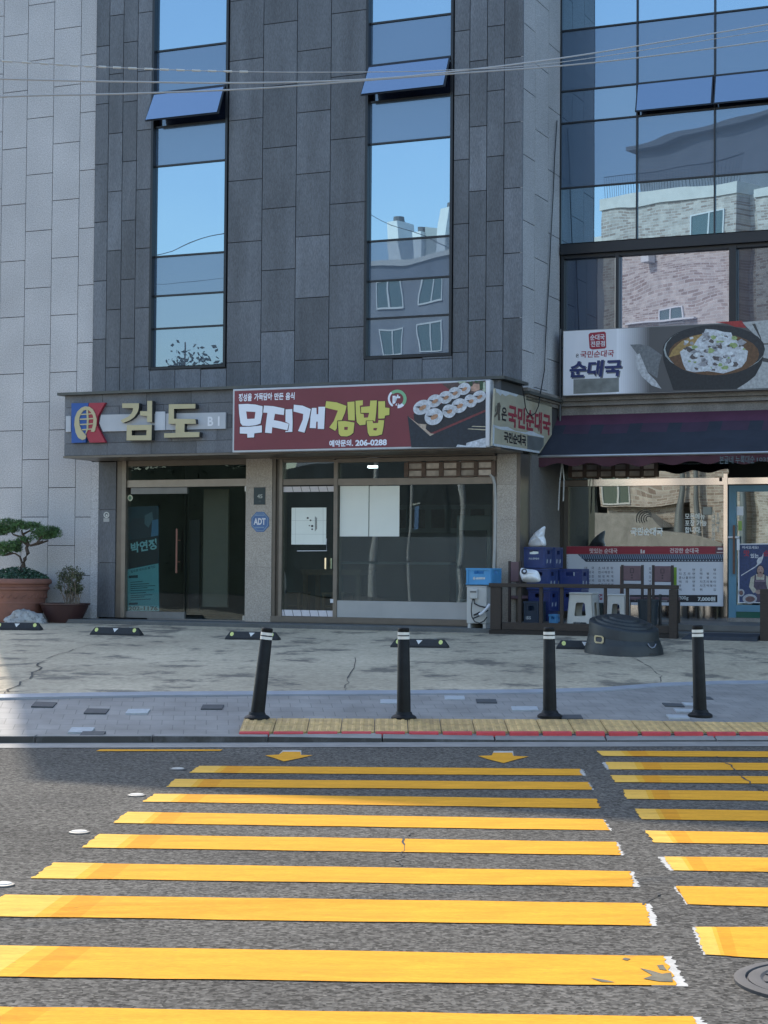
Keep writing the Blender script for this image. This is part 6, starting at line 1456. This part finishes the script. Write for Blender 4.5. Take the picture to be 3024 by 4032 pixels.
def onshell(px, py, out=.0):                        # point on the drum side under a pixel
    r = ray(px, py); best = None
    for k in range(400):
        t_ = c.y - Rb * 1.2 + k * (Rb * 2.4 / 400); p = CAMP + r * (t_ / r.y); v = p - c
        z = max(0, v.z); rr_ = Rb * (1 - .1 * z / (hm * .55)) if z < hm * .55 else Rb * .9
        if math.hypot(v.x, v.y) < rr_ + out: return p
    return CAMP + r * (c.y / r.y)
mb = MB(); o1 = [onshell(*z_('e6', x, y), .004) for x, y in ((425, 1385), (520, 1395), (543, 1420), (540, 1480), (520, 1500), (430, 1492), (412, 1470), (412, 1405))]
i1 = [onshell(*z_('e6', x, y), .004) for x, y in ((445, 1405), (508, 1412), (520, 1430), (518, 1465), (505, 1480), (445, 1472), (432, 1458), (433, 1420))]
mb.prism(o1, (0, -.01, 0), [i1]); mb.build('yellow_ring', mat('aged_yellow', (.42, .34, .18), .5), dr_)
mb = MB(); mb.prism(i1, (0, -.003, 0)); mb.build('hole', m_ink, dr_)
mb = MB(); mb.tube([onshell(*z_('e6', x, y), .012) for x, y in ((1145, 1500), (1165, 1540), (1200, 1562), (1235, 1545), (1252, 1508))], .008, 6); mb.build('rope_handle', mat('blue_grey_rope', (.2, .22, .27), .7), dr_, smooth=True)
for pts in (((385, 1625), (480, 1632), (478, 1595), (440, 1585), (398, 1590)), ((1165, 1655), (1270, 1650), (1262, 1625), (1180, 1630))):
    mb = MB(); mb.prism([onshell(*z_('e6', x, y), .003) for x, y in pts], (0, -.003, 0)); mb.build('notch', m_ink, dr_)

# ------------------------------------------------------------------ planters, rock, plants
m_terra = mat('terracotta', (.20, .092, .07), .75, nscale=4, namt=.15, stain=.3, stcol=(.13, .08, .07), stscale=3)
D1 = -.62
E1 = lambda x, y, d=D1: Vector(pf(*z_('e1', x, y), d))
SC = (E1(1000, 1000)[0] - E1(0, 1000)[0]) / 1000 * 1.0
pc_ = E1(290, 1900); gpz = gz(*W((pc_.x, D1, 0)).xy); zr_ = E1(300, 1125).z; Rr = 490 * SC
t = thing('terracotta_planter', 'large round terracotta planter with a rolled rim and raised rings', 'planter', (pc_.x, D1, gpz))
Hp = zr_ - gpz
mb = MB(); mb.lathe((pc_.x, D1, gpz), [(Rr * .70, 0), (Rr * .72, .03), (Rr * .80, Hp * .42), (Rr * .815, Hp * .43), (Rr * .815, Hp * .455), (Rr * .81, Hp * .46), (Rr * .88, Hp * .73), (Rr * .93, Hp * .75), (Rr * .935, Hp * .79), (Rr * .9, Hp * .81), (Rr * .92, Hp * .86), (Rr * .99, Hp * .89), (Rr * 1.0, Hp * .94), (Rr * .97, Hp * .99), (Rr * .9, Hp), (Rr * .86, Hp * .97), (Rr * .84, Hp * .9)], 48); mb.build('pot', m_terra, t, smooth=True)
mb = MB()
for k in range(26):
    q = k * 2 * math.pi / 26; z = gpz + Hp * .6; r_ = Rr * .853
    mb.tube([(pc_.x + r_ * math.cos(q + dq), D1 + r_ * math.sin(q + dq), z + .03 * math.sin(dq * 26) ) for dq in [j * .03 - .1 for j in range(7)]], .009, 6)
mb.build('relief', m_terra, t, smooth=True)
mb = MB(); mb.lathe((pc_.x, D1, gpz), [(Rr * .85, Hp * .93), (.02, Hp * .96)], 24); mb.build('soil', mat('soil', (.04, .03, .022), .95), t)
# ground cover in the planter
m_leaf = mat('dark_leaf', (.022, .065, .038), .55, nscale=7, namt=.35); m_pine = mat('pine_needles', (.055, .12, .042), .6, nscale=5, namt=.4); m_bark = mat('bark', (.06, .045, .035), .9, nscale=14, namt=.35, bump=.6, bscale=30)
rp = random.Random(11)
def leaves(mb, n, fn, size, rnd, asp=.55):
    for _ in range(n):
        p = fn(); a = Vector((rnd.gauss(0, 1), rnd.gauss(0, 1), rnd.gauss(0, .7))).normalized(); b = a.cross(Vector((rnd.gauss(0, 1), rnd.gauss(0, 1), rnd.gauss(0, 1)))).normalized()
        s_ = size * rnd.uniform(.6, 1.3); tn = rnd.uniform(.6, 1.5)
        mb.face([p - a * s_, p + b * s_ * asp, p + a * s_, p - b * s_ * asp], tn)
t = thing('ground_cover', 'dense dark green leafy ground cover filling the terracotta planter', 'plant', (pc_.x, D1, zr_ - .05)); mb = MB()
def fn():
    q = rp.uniform(0, 6.283); r_ = Rr * .9 * math.sqrt(rp.random()); z = zr_ - .02 + (190 * SC) * (1 - (r_ / Rr) ** 2) * rp.uniform(.35, 1.0); return Vector((pc_.x + r_ * math.cos(q), D1 + r_ * math.sin(q), z))
leaves(mb, 2600, fn, .022, rp); mb.build('foliage', m_leaf, t)
mb = MB()
for k in range(16):
    q = rp.uniform(0, 6.28); mb.tube([(pc_.x + .1 * math.cos(q), D1 + .1 * math.sin(q), zr_ - .06), (pc_.x + Rr * .5 * math.cos(q), D1 + Rr * .5 * math.sin(q), zr_ + .06)], .006, 5)
mb.build('stem', m_bark, t)
# bonsai pine
t = thing('pine_tree', 'small trained pine with layered needle pads growing from the terracotta planter', 'tree', (E1(400, 950).x, D1, zr_ - .06))
def V1(x, y, o): v = E1(x, y); v.y += o; return v
mb = MB()
mb.tube([V1(395, 1020, 0), V1(400, 900, 0), V1(440, 790, -.02), V1(500, 690, -.03), V1(468, 600, -.02), V1(485, 530, 0), V1(440, 440, .02), V1(380, 370, .02), V1(370, 290, 0)], [.048, .042, .036, .034, .028, .026, .02, .016, .01], 9)
for br in ([(380, 860, 0), (330, 750, .02), (250, 700, .03), (160, 680, .04), (80, 640, .03)], [(480, 545, 0), (560, 560, -.06), (680, 520, -.1), (800, 480, -.1)], [(400, 410, .02), (320, 400, 0), (240, 370, -.02), (190, 320, 0)], [(375, 370, .02), (430, 330, .05), (520, 280, .06)], [(520, 560, 0), (640, 530, .05), (760, 470, .12)], [(200, 690, .03), (120, 720, .0), (40, 730, 0)], [(470, 560, 0), (430, 500, -.05), (400, 480, -.08)], [(700, 515, -.1), (760, 430, -.1), (820, 380, -.08)]):
    mb.tube([V1(*q) for q in br], [.02 - .0034 * k for k in range(len(br))], 7)
mb.build('trunk', m_bark, t, smooth=True)
mb = MB()
pads = [(130, 200, 140, 95), (60, 300, 110, 80), (210, 290, 90, 60), (330, 180, 90, 55), (420, 230, 110, 60), (560, 210, 110, 50), (640, 235, 60, 40), (790, 310, 190, 85), (730, 400, 150, 62), (890, 370, 120, 66), (420, 470, 110, 50), (350, 500, 70, 40), (200, 570, 135, 90), (270, 620, 80, 60), (110, 620, 80, 50), (30, 560, 70, 60), (40, 700, 80, 40), (-40, 300, 120, 90), (-90, 620, 100, 60), (940, 300, 60, 40)]
for x, y, rx, ry in pads:
    n = int(rx * ry / 62)
    for _ in range(n):
        a = rp.uniform(0, 6.283); r_ = math.sqrt(rp.random()); o = rp.uniform(-1, 1) * rx * SC * .8
        p = V1(x + rx * r_ * math.cos(a), y + ry * r_ * math.sin(a), o); tn = rp.uniform(.5, 1.7)
        for k in range(9):
            d = Vector((rp.gauss(0, .8), rp.gauss(0, .8), rp.gauss(.55, .6))).normalized(); L_ = rp.uniform(.035, .065); s_ = d.cross(Vector((rp.gauss(0, 1), rp.gauss(0, 1), rp.gauss(0, 1)))).normalized() * .0042
            mb.face([p - s_, p + s_, p + d * L_], tn)
mb.build('crown', m_pine, t)
# bowl with a dry shrub
D0 = -.5
bc = E1(1108, 1850, D0); gb = gz(*W((bc.x, -.9, 0)).xy); zb2 = E1(1108, 1548, D0).z; Rb2 = 362 * SC; z0b = E1(1108, 1885, D0).z
t = thing('brown_bowl_planter', 'wide dark brown bowl planter holding a dry shrub, right of the terracotta planter', 'planter', (bc.x, D0, z0b)); Hb = zb2 - z0b
mb = MB(); mb.lathe((bc.x, D0, z0b), [(Rb2 * .6, 0), (Rb2 * .64, Hb * .08), (Rb2 * .9, Hb * .72), (Rb2 * .94, Hb * .9), (Rb2 * 1.0, Hb * .93), (Rb2 * 1.0, Hb), (Rb2 * .95, Hb), (Rb2 * .9, Hb * .86)], 40); mb.build('bowl', mat('brown_glaze', (.05, .024, .024), .42, nscale=5, namt=.15), t, smooth=True)
mb = MB(); mb.lathe((bc.x, D0, z0b), [(Rb2 * .9, Hb * .88), (.02, Hb * .9)], 24); mb.build('soil', mat('soil', (.04, .03, .022)), t)
t = thing('dry_shrub', 'small sparse olive shrub with bare grey stems in the brown bowl', 'shrub', (bc.x, D0, zb2 - .04))
mb = MB(); lf = MB(); tips = []
for k in range(26):
    bx_, a = rp.uniform(1060, 1290), rp.uniform(-.08, .08); tx_ = rp.uniform(890, 1340); ty = rp.uniform(930, 1200) if k % 4 else rp.uniform(1200, 1380)
    if ty > 1100: tx_ = rp.uniform(960, 1350)
    p0 = V1(bx_, 1570, D0 - D1 + a * .3); p2 = V1(tx_, ty, D0 - D1 + a * 2); p1 = p0.lerp(p2, .5) + Vector((rp.uniform(-.03, .03), 0, .02)); mb.tube([p0, p1, p2], [.008, .006, .003], 5); tips += [p2, p1.lerp(p2, .6), p1.lerp(p2, .8)]
    if rp.random() < .5: q = p2 + Vector((rp.uniform(-.06, .06), rp.uniform(-.05, .05), rp.uniform(-.02, .06))); mb.tube([p1.lerp(p2, .6), q], .003, 4); tips.append(q)
mb.build('stems', mat('pale_stem', (.17, .14, .11), .85, nscale=14, namt=.3), t, smooth=True)
def fn():
    p = rp.choice(tips); return p + Vector((rp.gauss(0, .025), rp.gauss(0, .025), rp.gauss(0, .025)))
leaves(lf, 2600, fn, .015, rp); 
def fn(): return V1(rp.gauss(1300, 30), rp.uniform(1230, 1390), D0 - D1 + rp.uniform(-.05, .05))
leaves(lf, 160, fn, .017, rp); lf.build('leaves', mat('olive_leaf', (.075, .088, .045), .6, nscale=9, namt=.35), t)
# rock
rc = gp(*z_('e1', 430, 1905)); t = thing('garden_rock', 'rough grey pale rock lying in front of the terracotta planter', 'rock', rc, 'W')
bm = bmesh.new(); bmesh.ops.create_icosphere(bm, subdivisions=4, radius=1)
sx = 350 / 4.3658 * rc.y / FPX; sz = 205 / 4.3658 * rc.y / FPX
from mathutils import noise as mn
for v in bm.verts:
    n_ = mn.noise(v.co * 1.3 + Vector((3, 1, 7))) * .34 + abs(mn.noise(v.co * 3.1)) * .26 - .08 + abs(mn.noise(v.co * 8)) * .1
    v.co *= 1 + n_; v.co.x *= sx; v.co.y *= sx * .55; k = v.co.x / sx; v.co.z *= sz * (1.0 - .28 * max(0, k) - .1 * k * k)
me = bpy.data.meshes.new('stone'); bm.to_mesh(me); bm.free(); o = bpy.data.objects.new('stone', me); COL.objects.link(o); o.parent = t
ma = me.attributes.new('tone', 'FLOAT_COLOR', 'FACE')
for k in range(len(me.polygons)): ma.data[k].color = (1, 1, 1, 1)
me.materials.append(mat('rock', (.34, .35, .35), .85, nscale=7, namt=.35, stain=.8, stcol=(.06, .065, .07), stscale=9, bump=1, bscale=26)); me.shade_smooth(); o.location.z = sz * .12
o.location.y = .15

# ------------------------------------------------------------------ the other side of the street, seen mirrored in the glass
YO = -11.0
m_brick = brick_mat('red_brown_brick', (.25, .175, .14), (.54, .48, .42), (.54, .51, .46), 1, bw=.34, rh=.12, ms=.016, swap='xz', bias=.15)
m_capc = mat('cap_stone', (.62, .60, .55), .7, nscale=2, namt=.08)
def house_window(par, x0_, x1_, z0_, z1_, y, fm, gm):
    mb = MB(); f_ = .07
    mb.box(x0_, x1_, y, y + .06, z1_ - f_, z1_); mb.box(x0_, x1_, y, y + .06, z0_, z0_ + f_); mb.box(x0_, x0_ + f_, y, y + .06, z0_ + f_, z1_ - f_); mb.box(x1_ - f_, x1_, y, y + .06, z0_ + f_, z1_ - f_)
    xm = (x0_ + x1_) / 2; mb.box(xm - .04, xm + .04, y, y + .06, z0_ + f_, z1_ - f_)
    o = mb.build('window', fm, par); mb = MB(); mb.box(x0_ + f_, xm - .04, y + .005, y + .03, z0_ + f_, z1_ - f_); mb.box(xm + .04, x1_ - f_, y + .005, y + .03, z0_ + f_, z1_ - f_); mb.build('pane', gm, o)
m_hglass = mat('house_glass', (.05, .10, .10), .1, spec=.8); m_hframe = mat('house_frame', (.62, .63, .62), .5)
bb = thing('brick_building', 'sunlit brown brick building across the street, mirrored in the glass wall and right shop window', 'building', (-25, YO - 4, 0), 'W')
mb = MB(); mb.box(-30.4, -23.0, YO - 9, YO, 4.4, 17.4); mb.box(-23.0 + .001, -21.8, YO - 9, YO - .9, 0, 17.4); mb.box(-21.8 + .001, -12, YO - 9, YO + .3, 2.2, 16.9); mb.box(-30.4, -26.6, YO - 9, YO - .5, 0, 4.399); mb.box(-25.4, -23.0, YO - 9, YO - .02, 0, 4.399)
mb.build('wall', m_brick, bb)
mb = MB(); mb.box(-30.5, -22.95, YO - 9, YO + .08, 17.401, 17.95); mb.box(-21.85, -11.9, YO - 9, YO + .38, 16.901, 17.3); mb.build('roof_cap', m_capc, bb)
mb = MB(); mb.box(-30.2, -13, YO - 9, YO - 2.6, 17.96, 20.9); mb.build('upper_storey', mat('grey_render', (.15, .165, .19), .8, nscale=2, namt=.1), bb)
mb = MB(); mb.box(-30.6, -12.6, YO - 9.4, YO - 2.2, 20.901, 21.1); mb.build('roof', mat('grey_render', (.15, .165, .19)), bb)
mb = MB()
for k in range(50): mb.tube([(-30.3 + k * .15, YO - .1, 17.95), (-30.3 + k * .15, YO - .1, 19.0)], .012, 4)
mb.tube([(-30.3, YO - .1, 19.0), (-22.9, YO - .1, 19.0)], .025, 6); mb.build('railing', m_blackframe, bb)
for (a, b, c_, d) in ((-25.4, -23.6, 15.5, 16.7), (-28.9, -27.3, 9.4, 10.7), (-30.2, -28.7, 4.5, 5.6), (-25.6, -24.0, 9.4, 10.7), (-20.6, -18.8, 13, 14.4), (-20.6, -18.8, 9, 10.4), (-27.0, -25.6, 12.2, 12.9)):
    house_window(bb, a, b, c_, d, YO + (.305 if a > -21.8 else .005), m_hframe, m_hglass)
mb = MB(); mb.prism([(-30.6, YO + .6, 2.6), (-30.6, YO + .6, 4.0), (-27.0, YO + .6, 4.0), (-26.2, YO + .6, 3.2), (-28.2, YO + .6, 2.4)], (0, -.55, 0)); mb.build('entrance_canopy', mat('weathered_concrete', (.30, .29, .27), .8, nscale=3, namt=.2), bb)
mb = MB(); mb.prism([(-30.6, YO + .9, 0), (-30.6, YO + .9, 1.2), (-26.5, YO + .9, 3.1), (-23, YO + .9, 2.5), (-23, YO + .9, 0)], (0, -.25, 0)); mb.build('ramp_wall', MATS['weathered_concrete'], bb)
mb = MB()
for x in (-25.7, -24.6, -22.5): mb.tube([(x, YO + .4, 0), (x, YO + .4, 6.5)], .16, 10)
mb.build('downpipe', mat('grey_pipe', (.25, .27, .28), .4, .5), bb, smooth=True)
mb = MB(); mb.box(-29.0, -24.9, YO + .05, YO + .25, 12.3, 12.38); mb.box(-27.9, -27.4, YO + .05, YO + .6, 14.9, 15.4); mb.build('wall_fixture', m_hframe, bb)
ab = thing('apartment_block', 'grey apartment block with white roof structures, mirrored in the middle strip window', 'building', (-40, YO - 6, 0), 'W')
m_apt = mat('apartment_render', (.20, .215, .24), .8, nscale=.6, namt=.18)
mb = MB(); mb.box(-51, -31.2, YO - 12, YO - 1.5, 6.6, 16.5); mb.build('wall', m_apt, ab)
mb = MB(); mb.box(-51, -31.2, YO - 12, YO - .6, 0, 6.59); mb.build('ground_floor', mat('dark_shopfront', (.018, .024, .026), .7, nscale=.8, namt=.5), ab)
mb = MB(); mb.box(-51.1, -31.1, YO - 12.1, YO - 1.35, 16.501, 16.75); mb.build('roof', m_capc, ab)
m_wr = mat('roof_white', (.70, .72, .70), .6, nscale=2, namt=.05)
for (a, b, c_) in ((-44.6, -43.9, 18.6), (-43.2, -42.6, 18.0), (-41.4, -40.9, 18.9), (-39.9, -39.6, 18.2)): mb = MB(); mb.box(a, b, YO - 3, YO - 2.2, 16.76, c_); o = mb.build('roof_chimney', m_wr, ab); mb = MB(); mb.lathe(((a + b) / 2, YO - 2.6, c_), [(.22, 0), (.22, .3)], 10); mb.build('vent_pipe', mat('vent_grey', (.12, .12, .12), .6), o)
mb = MB(); mb.prism([(-42.58, YO - 2.5, 16.76), (-41.41, YO - 2.5, 16.76), (-41.41, YO - 2.5, 18.0), (-42.58, YO - 2.5, 18.3)], (0, -.3, 0)); mb.prism([(-40.89, YO - 2.5, 16.76), (-39.6, YO - 2.5, 16.76), (-39.6, YO - 2.5, 17.9), (-40.89, YO - 2.5, 17.9)], (0, -.3, 0)); mb.build('roof_parapet', mat('roof_grey', (.32, .35, .34), .7), ab)
for i in range(7):
    for j in range(4): x = -50 + i * 2.7; z = 7.6 + j * 2.2; house_window(ab, x, x + 1.6, z, z + 1.4, YO - 1.495, m_hframe, m_hglass)
# poles and hedge
m_pole = mat('pole_concrete', (.42, .41, .39), .8, nscale=6, namt=.1)
for x, r_, lb in ((-41.9, .2, 'tall concrete utility pole mirrored beside the blank window sheets'), (-39.4, .09, 'thin pale pole mirrored in the middle of the shop window'), (-36.2, .17, 'concrete utility pole mirrored at the right side of the shop window')):
    t = thing('utility_pole', lb, 'pole', (x, YO + 1.2, 0), 'W', 'poles across the street'); mb = MB(); mb.tube([(x, YO + 1.2, -.05), (x, YO + 1.2, 9.5)], [r_, r_ * .75], 12); mb.build('post', m_pole, t, smooth=True)
    mb = MB(); mb.lathe((x, YO + 1.2, 1.6), [(r_ * 1.02, 0), (r_ * 1.02, .12)], 12); mb.build('band', m_black, t)
t = thing('sign_flag', 'small blue and white hanging sign on the thin pole across the street', 'sign', (-38.9, YO + 1.2, 3.2), 'W'); mb = MB(); mb.box(-39.3, -38.7, YO + 1.18, YO + 1.22, 4.35, 4.4); mb.build('bracket', m_steel, t); mb = MB(); mb.box(-39.1, -38.75, YO + 1.18, YO + 1.22, 3.4, 4.3); mb.build('panel', mat('flag_blue', (.10, .18, .32), .6), t)
# trees behind the opposite kerb
m_ol = mat('street_leaf', (.022, .028, .014), .7, nscale=2, namt=.4)
def big_tree(x, y, h_, r_, label, seed):
    rr_ = random.Random(seed); t = thing('street_tree', label, 'tree', (x, y, 0), 'W', 'trees across the street'); mb = MB()
    mb.tube([(x, y, -.05), (x + .1, y, h_ * .3), (x, y + .1, h_ * .65), (x + .1, y, h_ * .92)], [.22, .17, .1, .03], 8); pts = []
    for k in range(26):
        z0_ = h_ * rr_.uniform(.3, .85); a = rr_.uniform(0, 6.28); L_ = r_ * rr_.uniform(.5, 1.0); p = Vector((x + L_ * math.cos(a), y + L_ * math.sin(a), z0_ + L_ * rr_.uniform(.5, 1.1)))
        if p.z > h_: p.z = h_ * rr_.uniform(.9, 1)
        mb.tube([(x, y, z0_), ((x + p.x) / 2, (y + p.y) / 2, (z0_ + p.z) / 2 - .1), p], [.06, .04, .015], 5); pts.append(p); pts.append(Vector(((x + p.x) / 2, (y + p.y) / 2, (z0_ + p.z) / 2)))
    mb.build('trunk', m_bark, t, smooth=True); lf = MB(); leaves(lf, 1100, lambda: rr_.choice(pts) + Vector((rr_.gauss(0, .38), rr_.gauss(0, .38), rr_.gauss(0, .45))), .16, rr_); lf.build('crown', m_ol, t)
for k, (x, h_, r_, lb) in enumerate(((-62.5, 14.6, 1.5, 'tall narrow tree mirrored at the left of the left strip window'), (-60.2, 15.2, 1.2, 'pointed tree mirrored near the middle of the left strip window'), (-58.3, 13.6, 1.3, 'bushy tree mirrored low in the left strip window'), (-56.6, 14.4, 1.1, 'thin tree mirrored right of centre in the left strip window'), (-54.7, 13.4, 1.3, 'leafy tree mirrored at the right edge of the left strip window'))):
    big_tree(x, YO - 2 + (k % 2), h_, r_, lb, k + 20)
t = thing('street_hedge', 'long dark hedge along the opposite side of the street', 'hedge', (-58, YO + .2, 0), 'W'); mb = MB(); rr_ = random.Random(5); leaves(mb, 5000, lambda: Vector((rr_.uniform(-75, -51.2), YO + rr_.uniform(-.5, .5), 7.0 * rr_.random() ** .8)), .16, rr_); mb.build('foliage', m_ol, t); mb = MB(); mb.box(-75, -51.2, YO - .25, YO + .45, 0, 6.7); mb.build('hedge_core', mat('hedge_core', (.012, .02, .01), .9), t)

# street cables behind the camera, mirrored in the strip windows
def mirrored(px, py, d, Y):
    r = ray(px, py); o = IF(CAMP); q = IF(CAMP + r); D = Vector(q) - Vector(o); t_ = (d - o[1]) / D.y
    hp = Vector(o) + D * t_; D.y = -D.y; a_ = W(hp); b_ = W(hp + D) - a_
    return a_ + b_ * ((Y - a_.y) / b_.y)
for pts, r_, lb in ((((560, 1020), (605, 1000), (680, 985), (780, 952), (880, 918), (930, 890)), .022, 'sagging black cable across the street, mirrored in the left strip window'),
                    (((500, 1122), (605, 1118), (760, 1116), (900, 1112), (1000, 1108)), .012, 'straight thin cable across the street, mirrored under the bright pane of the left window'),
                    (((1400, 820), (1450, 850), (1560, 895), (1680, 930), (1780, 975), (1850, 1000)), .016, 'sloping cable across the street, mirrored over the white roof boxes')):
    P = [mirrored(x, y, .04, -5.0) for x, y in pts]; t = thing('street_cable', lb, 'cable', P[0], 'W', 'cables across the street'); mb = MB(); mb.tube(P, r_, 6); mb.build('cable', m_black, t, smooth=True)
